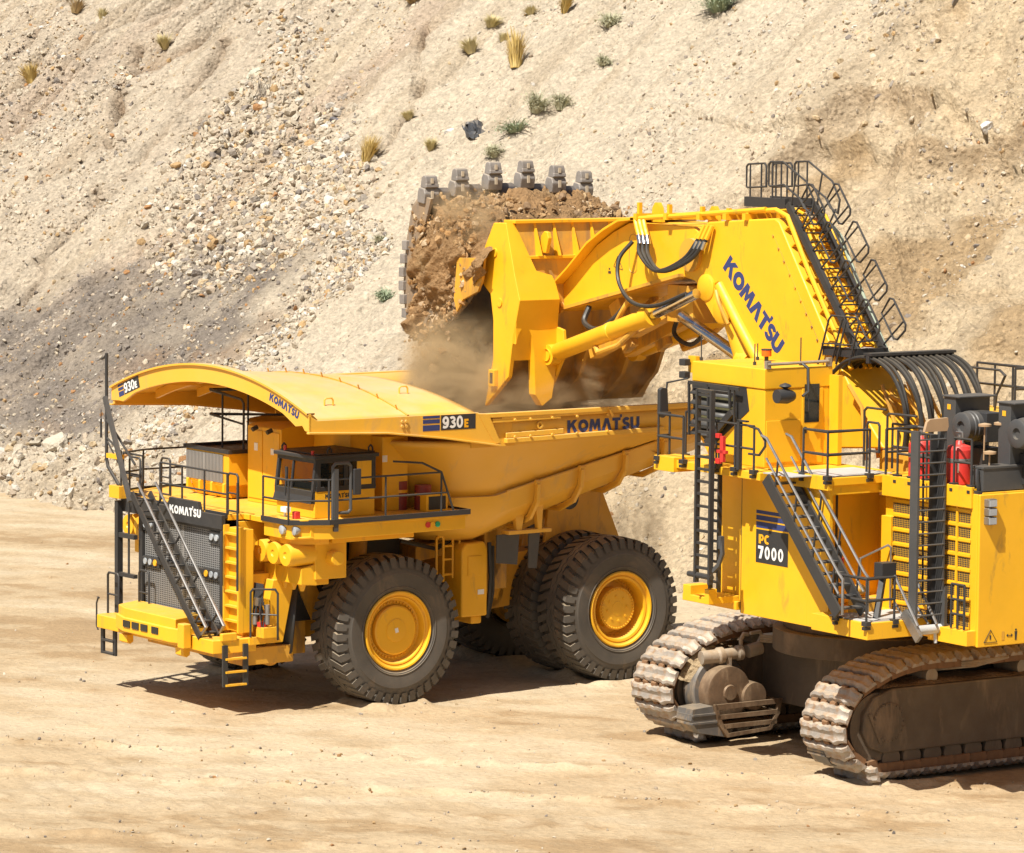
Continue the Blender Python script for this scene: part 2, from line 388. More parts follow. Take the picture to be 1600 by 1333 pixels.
# ================================================================== hillside, ground, scree
rng = np.random.default_rng(11)
def vnoise(x, y, seed=0):
    xi = np.floor(x).astype(np.int64); yi = np.floor(y).astype(np.int64); fx = x - xi; fy = y - yi
    def h(a, b):
        n = (a * 374761393 + b * 668265263 + seed * 974634777) & 0xffffffff
        n = ((n ^ (n >> 13)) * 1274126177) & 0xffffffff; n = n ^ (n >> 16)
        return (n & 0xffff) / 65535.0
    fx = fx * fx * (3 - 2 * fx); fy = fy * fy * (3 - 2 * fy)
    return (h(xi, yi) * (1 - fx) + h(xi + 1, yi) * fx) * (1 - fy) + (h(xi, yi + 1) * (1 - fx) + h(xi + 1, yi + 1) * fx) * fy
def fbm(x, y, seed=0, o=4, g=.5):
    s = 0; a = 1; t = 0
    for k in range(o): s = s + a * vnoise(x * 2 ** k, y * 2 ** k, seed + k * 17); t += a; a *= g
    return s / t - .5
def ss(x, a, b): t = np.clip((x - a) / (b - a), 0, 1); return t * t * (3 - 2 * t)
def seg_dist(u, v, poly):
    """signed distance to a polyline in slope coordinates (positive = downslope side)"""
    best = np.full(u.shape, 1e9); sg = np.zeros(u.shape)
    for (a, b), (c, d) in zip(poly[:-1], poly[1:]):
        dx, dy = c - a, d - b; t = np.clip(((u - a) * dx + (v - b) * dy) / (dx * dx + dy * dy), 0, 1)
        ex, ey = u - (a + t * dx), v - (b + t * dy); D = np.hypot(ex, ey); m = D < best
        best = np.where(m, D, best); sg = np.where(m, np.sign(dx * ey - dy * ex), sg)
    return best, sg
HA = radians(35); HC = np.array([.66, -.751, 0]); HDN = np.array([-.751, -.66, 0])
HUP = -HDN * cos(HA) + np.array([0, 0, sin(HA)]); HN = np.cross(HC, HUP); HN = HN if HN[2] > 0 else -HN
HP0 = np.array([5.4, 127.6, 0])
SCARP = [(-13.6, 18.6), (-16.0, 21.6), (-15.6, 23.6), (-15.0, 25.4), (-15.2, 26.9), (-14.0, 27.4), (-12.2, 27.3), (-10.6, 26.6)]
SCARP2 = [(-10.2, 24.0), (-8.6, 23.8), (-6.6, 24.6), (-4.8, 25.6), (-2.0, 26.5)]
CRACKS = [[(-53.7, 23.9), (-54.1, 25.2), (-54.5, 26.7), (-54.8, 28.0), (-55.4, 29.6)], [(-69.8, 29.5), (-70.3, 31.3), (-70.9, 32.7)], [(-36.8, 22.4), (-37.5, 23.7), (-38.6, 25.7), (-40.9, 28.4), (-43.1, 31.2)],
          [(-68.9, 26.4), (-69.0, 28.2), (-69.7, 30.5), (-70.3, 32.4)], [(-55.7, 22.1), (-57.4, 24.2), (-58.8, 26.1), (-61.4, 29.0)], [(-49.9, 11.6), (-50.6, 13.8), (-51.1, 16.2), (-52.7, 18.7)]]
def hill_h(u, v):
    w = u + 1.2 * fbm(u * .2, v * .08, 5)
    h = 1.6 * fbm(w * .16, v * .05, 1, 3) + (.7 + .5 * ss(-u, 34, 44)) * fbm(w * .62, v * .07, 2, 4, .55) + .34 * fbm(w * 2.0, v * .55, 3, 4, .65) + .20 * fbm(u * 3.0, v * 3.0, 4, 3, .65)
    # upper left is cut by erosion runnels
    left = ss(-u, 38, 50)
    rid = 1 - np.abs(2 * (fbm(w * .42, v * .06, 9, 3) + .5) - 1)
    h -= left * .80 * np.clip(rid - .72, 0, 1) / .28 * (0.5 + fbm(u * .8, v * .5, 12))
    w2 = u + 1.6 * fbm(u * .35, v * .16, 13, 3) + .35 * fbm(u * 1.6, v * .9, 14, 3)
    for fr, wd, am, sd in ((.55, .90, .75, 15), (1.15, .88, .34, 16)):
        rl = 1 - np.abs(2 * fbm(w2 * fr, v * .045 + 7, sd, 2)); h -= (.30 + .70 * ss(-u, 40, 50)) * am * np.clip((rl - wd) / (1 - wd), 0, 1) * ss(vnoise(u * .35, v * .12, sd + 3), .30, .62) * (1 - .8 * ss(u, -22, -14))
    for k, c in enumerate(CRACKS):
        D, s = seg_dist(u + .8 * fbm(u * .8, v * .8, 30 + k), v, c); h -= 1.25 * np.exp(-(D / .17) ** 2) * np.clip(1.9 * vnoise(u * .7, v * .7, 40 + k) - .25, 0, 1.6)
    right = ss(u, -19, -13) * ss(v, 5, 9)
    wob_u = u + .7 * fbm(u * .9, v * .9, 21); wob_v = v + .7 * fbm(u * .9, v * .9, 22)
    for poly, dep, run in ((SCARP, 1.25, 5.0), (SCARP2, 1.2, 6.0)):
        D, s = seg_dist(wob_u, wob_v, poly)
        h -= dep * (s < 0) * (1 - np.exp(-(D / .75) ** 1.3)) * np.exp(-D / run)
    h += right * (2.3 * fbm(u * .28 + v * .1, v * .22, 23, 4, .55) + .9 * fbm(u * .9, v * .8, 24, 5, .62))
    toe = ss(-v, -3.5, -.2)
    h += toe * (1.1 * np.abs(fbm(u * .45, v * .5, 25, 3)) * 2 + .2) * ss(-u, 0, 16)
    h += toe * .25 * fbm(u * 1.6, v * 1.6, 26, 3, .6)
    return h
def poly_mask(u, v, poly, soft, seed, wob=1.6, sc=.35):
    """1 inside an outline on the slope, 0 outside, with a ragged edge"""
    u = np.asarray(u, float); v = np.asarray(v, float); ins = np.zeros(u.shape, bool); best = np.full(u.shape, 1e9)
    for (a, b), (c, d) in zip(poly, poly[1:] + poly[:1]):
        ins ^= ((b > v) != (d > v)) & (u < (c - a) * (v - b) / ((d - b) or 1e-9) + a)
        dx, dy = c - a, d - b; t = np.clip(((u - a) * dx + (v - b) * dy) / (dx * dx + dy * dy), 0, 1); best = np.minimum(best, np.hypot(u - a - t * dx, v - b - t * dy))
    s = np.where(ins, best, -best) + wob * 2 * fbm(u * sc, v * sc, seed, 4, .6)
    return ss(s, -soft, soft)
FAN = [(-51.5, 27.9), (-46.5, 26.4), (-40.2, 23.4), (-35.6, 20.0), (-33.7, 16.3), (-35.2, 14.3), (-38.7, 13.4), (-44.1, 13.8), (-47.8, 17.6), (-50.3, 22.3), (-51.7, 25.8)]
GREY = [(-51.5, 6.8), (-50.2, 10.6), (-46.0, 13.9), (-42.2, 16.4), (-39.8, 16.4), (-36.4, 16.5), (-34.1, 14.6), (-33.3, 11.0), (-33.5, 8.6), (-34.8, 6.0), (-35.7, 3.6), (-40.2, 2.8), (-50.1, 2.6)]
LEFTP = [(-78, 29.4), (-70.7, 30.5), (-63.2, 28.0), (-61.0, 29.6), (-55.3, 25.7), (-52.3, 20.1), (-50.6, 17.0), (-51.5, 14.2), (-58, 12.0), (-78, 14)]
SIDEP = [(-34.2, 18.0), (-31.1, 16.9), (-30.6, 13.7), (-30.3, 9.7), (-30.8, 6.5), (-31.3, 3.3), (-33.5, 3.5), (-33.0, 6.2), (-32.5, 9.5), (-33.1, 13.9)]
TOPP = [(-56.7, 32.6), (-53.0, 32.6), (-49.7, 31.1), (-47.1, 28.3), (-48.8, 27.3), (-52.5, 29.2)]
TOPR = [(-19.1, 31.3), (-16.4, 34.0), (-11.9, 33.9), (-11.2, 30.9), (-12.9, 29.2), (-15.6, 29.0)]
def grey_mask(u, v): return poly_mask(u, v, GREY, 2.0, 50, 2.2, .5)
def fan_mask(u, v): return poly_mask(u, v, FAN, 1.3, 52, 1.8)
def side_mask(u, v): return poly_mask(u, v, SIDEP, .7, 53, .8)
def left_mask(u, v): return poly_mask(u, v, LEFTP, 1.5, 54, 2.2) * (.25 + 1.5 * np.clip(fbm(u * .35, v * .12, 55) + .3, 0, 1))
def hill_col(u, v):
    pale = np.array([.635, .540, .412]); warm = np.array([.640, .505, .335]); pink = np.array([.500, .385, .290]); grey = np.array([.262, .222, .186]); rust = np.array([.36, .225, .13])
    k = ss(u + 3 * fbm(u * .2, v * .2, 60), -24, -8)[..., None]
    c = pale * (1 - k) + warm * k
    p = (.75 * ss(fbm(u * .30, v * .05, 61, 4), .0, .22) * ss(-u, 34, 46))[..., None]; c = c * (1 - p) + pink * p; lf = (.32 * ss(-u, 44, 54))[..., None]; c = c * (1 - lf) + np.array([.44, .365, .29]) * lf
    st = ss(fbm(u * .9 + .3 * v * .1, v * .07, 62, 5, .6), .04, .22)[..., None]; c = c * (1 - st * .45) + np.array([.44, .345, .235]) * st * .45
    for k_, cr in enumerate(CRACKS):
        D, s = seg_dist(u + .8 * fbm(u * .8, v * .8, 30 + k_), v, cr); q = ((np.exp(-(D / .6) ** 2) * .35 + np.exp(-(D / .17) ** 2) * .55) * np.clip(1.9 * vnoise(u * .7, v * .7, 40 + k_) - .2, 0, 1))[..., None]; c = c * (1 - q) + np.array([.30, .20, .125]) * q  # faint bare soil beside each crack; dark core paints in its shadow
    w2 = u + 1.6 * fbm(u * .35, v * .16, 13, 3) + .35 * fbm(u * 1.6, v * .9, 14, 3)
    for fr, wd, am, sd in ((.55, .95, .8, 15), (1.15, .94, .5, 16)):
        rl = 1 - np.abs(2 * fbm(w2 * fr, v * .045 + 7, sd, 2)); q = ((.25 + .75 * ss(-u, 40, 50)) * am * np.clip((rl - wd) / (1 - wd), 0, 1) * ss(vnoise(u * .35, v * .12, sd + 3), .30, .62) * (1 - ss(u, -22, -14)))[..., None]; c = c * (1 - q) + np.array([.33, .23, .15]) * q
    g = np.clip(grey_mask(u, v) * (.88 + 1.1 * fbm(u * .8, v * .5, 63)), 0, 1)[..., None]; c = c * (1 - g) + grey * g
    r = (grey_mask(u, v) * ss(fbm(u * .4, v * .35, 64, 3), .02, .22) * .6 * ss(u, -42, -35))[..., None]; c = c * (1 - r) + rust * r
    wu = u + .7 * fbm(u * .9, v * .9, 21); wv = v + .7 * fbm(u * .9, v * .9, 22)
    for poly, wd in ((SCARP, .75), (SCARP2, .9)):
        D, s = seg_dist(wu, wv, poly); q = ((s < 0) * np.exp(-((D - .25) / wd) ** 2) * np.clip(.25 + 1.3 * vnoise(u * .8, v * .8, 83), 0, .75) * .62)[..., None]; c = c * (1 - q) + np.array([.34, .225, .125]) * q  # brown soil band under the ledges, painted in for their cast shadow
    b = (ss(u, -19, -13) * ss(fbm(u * .3, v * .25, 65, 4), -.04, .18) * .75)[..., None]; c = c * (1 - b) + np.array([.42, .285, .15]) * b  # brown dug soil at the right, deepened to stand for slope shading
    return c
def hill_pt(u, v, lift=0.0):
    h = hill_h(np.asarray(u, float), np.asarray(v, float)) + lift
    return HP0 + np.multiply.outer(np.asarray(u, float), HC) + np.multiply.outer(np.asarray(v, float), HUP) + np.multiply.outer(h, HN)
def np_mesh(name, V, F, mat, col=None, smooth=True, parent=None):
    me = bpy.data.meshes.new(name); k = F.shape[1]
    me.vertices.add(len(V)); me.vertices.foreach_set('co', V.astype(np.float32).ravel())
    me.loops.add(F.size); me.loops.foreach_set('vertex_index', F.astype(np.int32).ravel())
    me.polygons.add(len(F)); me.polygons.foreach_set('loop_start', np.arange(0, F.size, k, dtype=np.int32)); me.polygons.foreach_set('loop_total', np.full(len(F), k, dtype=np.int32))
    me.polygons.foreach_set('use_smooth', np.full(len(F), smooth))
    me.update(calc_edges=True); me.validate()
    if col is not None:
        a = me.color_attributes.new('col', 'FLOAT_COLOR', 'POINT'); a.data.foreach_set('color', np.concatenate([col, np.ones((len(col), 1))], 1).astype(np.float32).ravel())
    me.materials.append(M[mat] if isinstance(mat, str) else mat)
    o = bpy.data.objects.new(name, me); COL.objects.link(o)
    if parent is not None: o.parent = parent
    return o
def grid_faces(nr, nc):
    i = np.arange(nr - 1)[:, None] * nc + np.arange(nc - 1)[None, :]
    return np.stack([i, i + 1, i + nc + 1, i + nc], -1).reshape(-1, 4)
ug = np.concatenate([np.arange(-300, -110, 3.0), np.arange(-110, -80, .6), np.arange(-80, 12, .115), np.arange(12, 60, .6), np.arange(60, 240, 3.0)])
vg = np.concatenate([np.arange(-4.5, 35, .105), np.arange(35, 52, .5)])
UU, VV = np.meshgrid(ug, vg)
P = hill_pt(UU, VV)
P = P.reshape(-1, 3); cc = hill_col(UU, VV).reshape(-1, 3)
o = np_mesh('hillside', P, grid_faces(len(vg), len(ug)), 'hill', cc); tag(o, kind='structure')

# ---- ground: one sheet, fine where the machines stand, reaching the horizon
WHEELS = [(-5.167 - .809 * a + .588 * b, 109.025 - .588 * a - .809 * b) for a, b in ((0, 3.3), (0, -3.3), (-7.32, 3.15), (-7.32, 1.62), (-7.32, -1.62), (-7.32, -3.15))]
def gnd_h(x, y):
    near = (1 - ss(np.abs(y - 118), 45, 80)) * (1 - ss(np.abs(x), 40, 80))
    h = .10 * fbm(x * .12, y * .12, 70, 3) + .045 * fbm(x * .45 + y * .1, y * .6, 71, 4, .55) + .022 * fbm(x * 2.4, y * 2.4, 72, 3, .6)
    # old wheel and crawler marks crossing the floor
    q = y + .22 * x
    for yc, w, a in ((88.5, .5, .05), (91.8, .55, .06), (95.2, .4, .05), (84.5, .6, .05)):
        e = np.exp(-((q - yc) / w) ** 2); h = h - a * .7 * e * (.6 + .6 * np.sin(x * 9 + q * 3) * vnoise(x * .4, y * .4, 73))
    e = np.exp(-((q - 93.2) / .25) ** 2) + np.exp(-((q - 97.3) / .22) ** 2) + np.exp(-((q - 86.4) / .25) ** 2)
    h = h + .10 * e * (.3 + 1.4 * vnoise(x * 2.3, y * 2.3, 74))
    # lug prints of tyres and crawlers, in short broken runs
    for yc, w, f, sl in ((90.2, .62, 8.2, .04), (93.9, .58, 8.2, .04), (98.6, .7, 9.5, .04)):
        e = np.exp(-(((q - yc) / w) ** 4)); lug = np.clip(np.sin((x + .5 * np.abs(q - yc)) * f), -.2, 1); h = h + sl * e * lug * ss(vnoise(x * .22, q * .5, 75), .35, .65)
    for wx, wy in WHEELS:
        lx = (x - wx) * -.809 + (y - wy) * -.588; ly = (x - wx) * .588 + (y - wy) * -.809; d = np.hypot(np.maximum(np.abs(lx) - .45, 0), np.maximum(np.abs(ly) - .55, 0))
        h = h + .16 * np.exp(-((d - .32) / .22) ** 2) * (.5 + vnoise(x * 1.8, y * 1.8, 76)) + .03 * np.exp(-(d / .2) ** 2)
    for tx_ in (-3.37, 3.37):
        dx, dy = x - 8.73, y - 100.2; lx = dx * -.559 + dy * .829 - tx_; ly = dx * -.829 + dy * -.559; d = np.hypot(np.maximum(np.abs(lx) - .75, 0), np.maximum(np.abs(ly) - 3.3, 0))
        h = h + .12 * np.exp(-((d - .45) / .22) ** 2) * (.2 + vnoise(x * 1.6, y * 1.6, 77)) - .02 * np.exp(-(d / .2) ** 2)
    flat = np.exp(-(((x + 1) / 16) ** 2 + ((y - 108) / 9) ** 2) ** 2)
    return (h + .0 * flat) * near
def gnd_col(x, y):
    base = np.array([.462, .352, .222]); dark = np.array([.325, .215, .112]); pale = np.array([.535, .435, .300])
    n = fbm(x * .14 + y * .03, y * .24 + x * .06, 80, 5, .6); m = fbm(x * .55, y * 1.0 + x * .2, 81, 5, .65)
    k = np.clip(ss(n + .75 * m, .03, .21), 0, 1)[..., None] * .70; c = base * (1 - k) + dark * k
    p = ss(-(n + .45 * m), .03, .2)[..., None] * .85; c = c * (1 - p) + pale * p
    g = ss(fbm(x * 1.4, y * 1.7, 82, 4, .6), .08, .25)[..., None] * .22; c = c * (1 - g) + np.array([.36, .25, .14]) * g
    q = y + .22 * x
    for yc, w in ((90.2, .62), (93.9, .58), (87.3, .7), (98.6, .7)):
        e = (np.exp(-(((q - yc) / w) ** 4)) * (.5 + .5 * np.sin((x + .5 * np.abs(q - yc)) * 5.2)) * ss(vnoise(x * .22, q * .5, 75), .35, .65) * .3)[..., None]; c = c * (1 - e) + np.array([.60, .49, .345]) * e
    return c
xg = np.concatenate([[-3000, -1200, -500, -200, -90, -50, -35], np.arange(-24, 24, .085), [35, 50, 90, 200, 500, 1200, 3000]])
yg = np.concatenate([[-3000, -1200, -400, -100, 0, 40, 60, 70], np.arange(78, 112, .085), np.arange(112, 162, .2), [180, 220, 300, 500, 1200, 3000]])
XX, YY = np.meshgrid(xg, yg)
Z = gnd_h(XX, YY) - .05
P = np.stack([XX, YY, Z], -1).reshape(-1, 3)
o = np_mesh('ground', P, grid_faces(len(yg), len(xg)), 'ground', gnd_col(XX, YY).reshape(-1, 3)); tag(o, kind='structure')

# ---- stones
def rock_proto(sub=1, seed=0):
    import bmesh
    bm = bmesh.new(); bmesh.ops.create_icosphere(bm, subdivisions=sub, radius=1.0)
    V = np.array([v.co[:] for v in bm.verts]); F = np.array([[v.index for v in f.verts] for f in bm.faces]); bm.free()
    r = np.random.default_rng(seed)
    # flatten against a few random planes: broken, angular stone
    for _ in range(7 if sub > 1 else 4):
        d = r.normal(size=3); d /= np.linalg.norm(d); lim = r.uniform(.45, .8); q = V @ d; V = V - np.outer(np.clip(q - lim, 0, None), d)
    V *= r.uniform(.92, 1.08, (len(V), 1)); V *= np.array([1, r.uniform(.65, .95), r.uniform(.45, .75)])
    return V, F
SP = [rock_proto(1, k) for k in range(14)]
STONE = np.array([.93, .95, .97]) * np.array([[.52, .43, .32], [.58, .50, .39], [.44, .35, .26], [.46, .30, .15], [.34, .29, .24], [.52, .39, .24], [.26, .22, .19], [.62, .56, .48], [.42, .22, .10]])
def stones(name, pts, size, weights, nrm=None, seed=0):
    r = np.random.default_rng(seed); Vs = []; Fs = []; Cs = []; k = 0; n = len(pts)
    idx = r.choice(len(STONE), n, p=np.array(weights) / sum(weights))
    for i in range(n):
        V, F = SP[r.integers(len(SP))]
        a = r.normal(size=(3, 3)); qm, _ = np.linalg.qr(a)
        W = (V * size[i]) @ qm.T + pts[i]
        Vs.append(W); Fs.append(F + k); k += len(V)
        Cs.append(np.repeat((STONE[idx[i]] * r.uniform(.82, 1.12))[None], len(V), 0))
    o = np_mesh(name, np.concatenate(Vs), np.concatenate(Fs), 'rock', np.concatenate(Cs), False)
    return o
def sample(n, ur, vr, mask, seed):
    r = np.random.default_rng(seed); U = r.uniform(*ur, n * 6); V = r.uniform(*vr, n * 6); w = mask(U, V); k = r.random(n * 6) < w
    U, V = U[k][:n], V[k][:n]; return U, V
sets = [
 (sample(9000, (-54, -31), (11, 30), fan_mask, 1), (.045, .31), 4.6, (5, 4, 3, .9, 1.6, 2, 1.0, 1.6, .3)),
 (sample(3600, (-51, -31), (2, 18), lambda u, v: np.clip(grey_mask(u, v), 0, 1), 2), (.035, .17), 3.6, (2, 1, 2, 1, 5, 1, 6, .6, 1)),
 (sample(2600, (-36, -28), (2, 20), side_mask, 3), (.05, .24), 3.4, (4, 4, 2, 1, 1, 1, 1, 3, .3)),
 (sample(8000, (-82, -48), (10, 33), left_mask, 4), (.045, .20), 3.6, (3, 3, 3, .6, 1, 1, 1, 1, .3)),
 (sample(19000, (-85, 4), (0, 34), lambda u, v: .10 + .9 * ss(fbm(u * .3, v * .12, 66), -.02, .22), 5), (.028, .14), 4.0, (3, 3, 3, .6, 1, 2, .8, 1, .2)),
 (sample(2600, (-50, -16), (-2.2, 3.6), lambda u, v: ss(-u, 16, 26) * .9 + .1, 6), (.05, .32), 3.6, (4, 4, 2, .8, 1, 2, .6, 2, .3)),
 (sample(1500, (-20, 4), (8, 33), lambda u, v: .25 * ss(fbm(u * .4, v * .3, 67), -.02, .2) + poly_mask(u, v, TOPR, 1, 68), 8), (.04, .22), 3.8, (2, 2, 3, 1.2, 2, 3, 1, 1, .2)),
 (sample(600, (-60, -45), (26, 33), lambda u, v: poly_mask(u, v, TOPP, 1, 69), 9), (.05, .26), 3.6, (3, 4, 2, 1, 1, 1, 1, 2, .3)),
]
pts = []; siz = []; wts = None; allo = []
for k, ((U, V), (s0, s1), pw, w) in enumerate(sets):
    r = np.random.default_rng(100 + k); sz = s0 + (s1 - s0) * r.random(len(U)) ** pw
    PT = hill_pt(U, V) + np.multiply.outer(sz * .05, HN)
    allo.append((PT, sz, w))
def join_stones(name, sel, seed):
    obs = []
    for k in sel: obs.append(stones(name, *allo[k][:2], allo[k][2], seed=seed + k))
    V = []; F = []; C = []; n = 0
    for q in obs:
        m = q.data; v = np.empty(len(m.vertices) * 3, np.float32); m.vertices.foreach_get('co', v); f = np.empty(len(m.polygons) * 3, np.int32); m.polygons.foreach_get('vertices', f)
        c = np.empty(len(m.vertices) * 4, np.float32); m.color_attributes['col'].data.foreach_get('color', c)
        V.append(v.reshape(-1, 3)); F.append(f.reshape(-1, 3) + n); C.append(c.reshape(-1, 4)[:, :3]); n += len(m.vertices); bpy.data.objects.remove(q)
    o = np_mesh(name, np.concatenate(V), np.concatenate(F), 'rock', np.concatenate(C), False); return o
o = join_stones('scree', range(len(sets)), 300); tag(o, 'loose pale and tan scree strewn over the slope', 'scree', kind='stuff')
# gravel on the pit floor
r = np.random.default_rng(5); n = 4200
gx = r.uniform(-22, 16, n); gy = np.where(r.random(n) < .75, r.uniform(80, 112, n), r.uniform(112, 140, n)); gs = .012 + .055 * r.random(n) ** 5
rows = r.random(n) < .35
gy = np.where(rows, r.choice([93.2, 97.3, 86.4], n) - .22 * gx + r.normal(0, .25, n), gy)
PT = np.stack([gx, gy, gnd_h(gx, gy) - .05 + gs * .3], -1)
o = stones('gravel', PT, gs, (3, 2, 3, 2, 2, 2, 2, .5, 1), seed=9); tag(o, 'small stones scattered on the sandy pit floor', 'gravel', kind='stuff')
# ================================================================== HAUL TRUCK  (x forward, y left, z up)
T_ANG = pi + radians(36)
TR = empty('haul_truck', (-5.167, 109.025, 0), T_ANG, 'yellow mining dump truck with a dusty canopy over its cab, under the raised bucket', 'dump truck')
TYW = M['yellow_truck']
# ---- wheels -------------------------------------------------------
def tyre_mesh(R=1.93, w=1.30, rim=.98):
    mb = MB(); h = w / 2
    prof = [(-h * .80, rim), (-h * .98, rim + .12), (-h * 1.02, rim + .36), (-h * .99, rim + .56), (-h * .93, R - .24), (-h * .86, R - .13), (-h * .35, R - .085), (0, R - .08),
            (h * .35, R - .085), (h * .86, R - .13), (h * .93, R - .24), (h * .99, rim + .56), (h * 1.00, rim + .52), (h * 1.02, rim + .50), (h * 1.02, rim + .36), (h * .98, rim + .12), (h * .80, rim)]
    mb.rev([(t + h, r) for t, r in prof], (0, -h, 0), (0, h, 0), 96, False, lens=True)
    n = 42
    def P(a, y, r): return (r * sin(a), y, r * cos(a))
    for s in (-1, 1):
        for k in range(n):
            a0 = 2 * pi * (k + (0 if s > 0 else .5)) / n; da = 2 * pi / n
            y0, y1, y2 = s * h * .26, s * h * .93, s * h * .985
            sk = -.55 * da                               # lugs lean
            w0, w1 = .33 * da, .31 * da
            top = [P(a0 - w0 + sk, y0, R - .005), P(a0 + w0 + sk, y0, R - .005), P(a0 + w1, y1, R - .03), P(a0 - w1, y1, R - .03)]
            base = [P(a0 - w0 * 1.1 + sk, y0 - s * .01, R - .12), P(a0 + w0 * 1.1 + sk, y0 - s * .01, R - .12), P(a0 + w1 * 1.15, y2, R - .20), P(a0 - w1 * 1.15, y2, R - .20)]
            low = [P(a0 + w1 * 1.0, h * s * 1.015, R - .30), P(a0 - w1 * 1.0, h * s * 1.015, R - .30)]
            vs = top + base + low
            f = [(0, 1, 2, 3), (1, 0, 4, 5), (0, 3, 7, 4), (2, 1, 5, 6), (3, 2, 8, 9), (2, 6, 8), (3, 9, 7), (6, 7, 9, 8)]
            mb.add(vs, f if s < 0 else [x[::-1] for x in f])
            # pocket in the lug
            c = [P(a0 - .35 * w0 + .45 * sk, y0 + (y1 - y0) * .42, R - .002), P(a0 + .35 * w0 + .45 * sk, y0 + (y1 - y0) * .42, R - .002), P(a0 + .35 * w0, y0 + (y1 - y0) * .68, R - .012), P(a0 - .35 * w0, y0 + (y1 - y0) * .68, R - .012)]
    # centre rib in two bands with a zigzag sipe between
    m = 2 * n
    for s in (-1, 1):
        rows = []
        for k in range(m + 1):
            a = 2 * pi * k / m; z = .035 * (1 if k % 2 else -1); e = .03 * (1 if (k // 2) % 2 else -1)
            rows.append([P(a, s * .006 + z, R - .10), P(a, s * .012 + z, R - .01), P(a, s * (h * .24 + e), R - .008), P(a, s * (h * .25 + e), R - .12)])
        mb.grid(rows if s < 0 else [r[::-1] for r in rows], False)
    # lettering ridge on the sidewall
    for rr in (rim + .16, rim + .44): mb.rev([(0, rr - .012), (.012, rr), (0, rr + .012)], (0, h * 1.0, 0), (0, h + 1, 0), 72, False, lens=True)
    return mb
def wheel(name, x, y, flip, hubr, hubt, label=None, tread=0.0):
    root = bpy.data.objects.new('wheel', None); COL.objects.link(root); root.parent = TR; root.location = (x, y, 1.93); root.rotation_euler = (0, tread, pi if flip else 0); root.empty_display_size = .3
    if label: root['label'] = label
    return root
tyre0 = tyre_mesh().build('tyre', 'rubber', None, angle=30)
def rim_front():
    mb = MB()
    mb.rev([(.50, 1.01), (.60, 1.03), (.635, 1.0), (.625, .965), (.56, .95), (.53, .90), (.555, .875), (.54, .845), (.36, .80), (.33, .70), (.34, .66)], (0, 0, 0), (0, 1, 0), 64, False, lens=True)
    mb.rev([(.30, .80), (.32, .60)], (0, 0, 0), (0, 1, 0), 64, False, lens=True)
    mb.rev([(.30, .645), (.47, .64), (.50, .60), (.50, .30), (.52, .29), (.53, .24), (.53, 0.0)], (0, 0, 0), (0, 1, 0), 56, False, lens=True)
    return mb
def rim_rear():
    mb = MB()
    mb.rev([(.50, 1.01), (.60, 1.03), (.635, 1.0), (.625, .965), (.56, .95), (.53, .90), (.555, .875), (.54, .82), (.10, .76), (.06, .70)], (0, 0, 0), (0, 1, 0), 64, False, lens=True)
    mb.rev([(.04, .78), (.06, .40)], (0, 0, 0), (0, 1, 0), 64, False, lens=True)
    mb.rev([(.04, .55), (.36, .54), (.38, .57), (.42, .57), (.44, .50), (.44, .20), (.45, .18), (.45, 0.0)], (0, 0, 0), (0, 1, 0), 56, False, lens=True)
    for k in range(8): a = 2 * pi * k / 8; mb.cyl((.33 * cos(a), .43, .33 * sin(a)), (.33 * cos(a), .465, .33 * sin(a)), .035, n=8)
    return mb
def bolts(r, y, n, s=.028):
    mb = MB(); mb.rev([(0, r - .02), (.012, r - .02), (.012, r + .02), (0, r + .02)], (0, y, 0), (0, y + 1, 0), 48, False, lens=True)
    for k in range(n): a = 2 * pi * k / n; mb.cyl((r * cos(a), y, r * sin(a)), (r * cos(a), y + .05, r * sin(a)), s, n=6)
    return mb
def fit_wheel(root, rim_b, bolt_list, hub=None):
    t = tyre0.copy(); COL.objects.link(t); t.parent = root
    r = rim_b.build('rim', TYW, root, angle=25)
    for bl in bolt_list: bl.build('bolt_ring', TYW, root)
    if hub: hub.build('hub_badge', 'white', root)
hb = MB(); hb.box(-.05, .05, .531, .536, -.06, .06)
for y, fl in ((3.30, False), (-3.30, True)):
    w = wheel('wheel', 0, y, fl, 0, 0, None, .25); fit_wheel(w, rim_front(), [bolts(.72, .33, 44)], hb if not fl else None)
for y, fl in ((3.15, False), (1.62, False), (-1.62, True), (-3.15, True)):
    w = wheel('wheel', -7.32, y, fl, 0, 0, None, .9 if abs(y) > 2 else .5)
    if abs(y) > 2: fit_wheel(w, rim_rear(), [bolts(.525, .42, 40, .024), bolts(.76, .12, 44)])
    else: fit_wheel(w, rim_rear(), [])
bpy.data.objects.remove(tyre0)
# ---- chassis ------------------------------------------------------
mb = MB()
for s in (-1, 1):
    mb.prism([(-9.0, 2.5), (-9.2, 3.1), (-7.6, 3.6), (-3.5, 3.0), (3.3, 2.7), (3.6, 2.2), (3.3, 1.5), (-2.5, 1.6), (-5.5, 1.9)], 'y', s * .75, s * 1.3)
for x in (2.6, -1.5, -4.8, -8.6): mb.cyl((x, -1.3, 2.3), (x, 1.3, 2.3), .42)
mb.cyl((-7.32, -1.0, 1.93), (-7.32, 1.0, 1.93), .95, n=24); mb.cyl((0, -2.7, 1.93), (0, 2.7, 1.93), .38)
mb.box(1.6, 4.0, -1.9, 2.0, 1.25, 2.1)
mb.cyl((3.1, 1.9, 1.42), (3.1, 2.7, 1.42), .30); mb.box(2.55, 4.1, 2.0, 2.9, 1.22, 1.66)
mb.build('chassis', 'yellow_dirty', TR, bevel=.02)
mb = MB()
mb.box(.9, 3.9, -1.9, 2.0, 2.1, 4.6)                                   # dark engine bay behind the grille
mb.box(-1.6, 1.0, -1.6, 1.6, 2.6, 4.55)
mb.build('engine_block', 'charcoal', TR)
mb = MB()
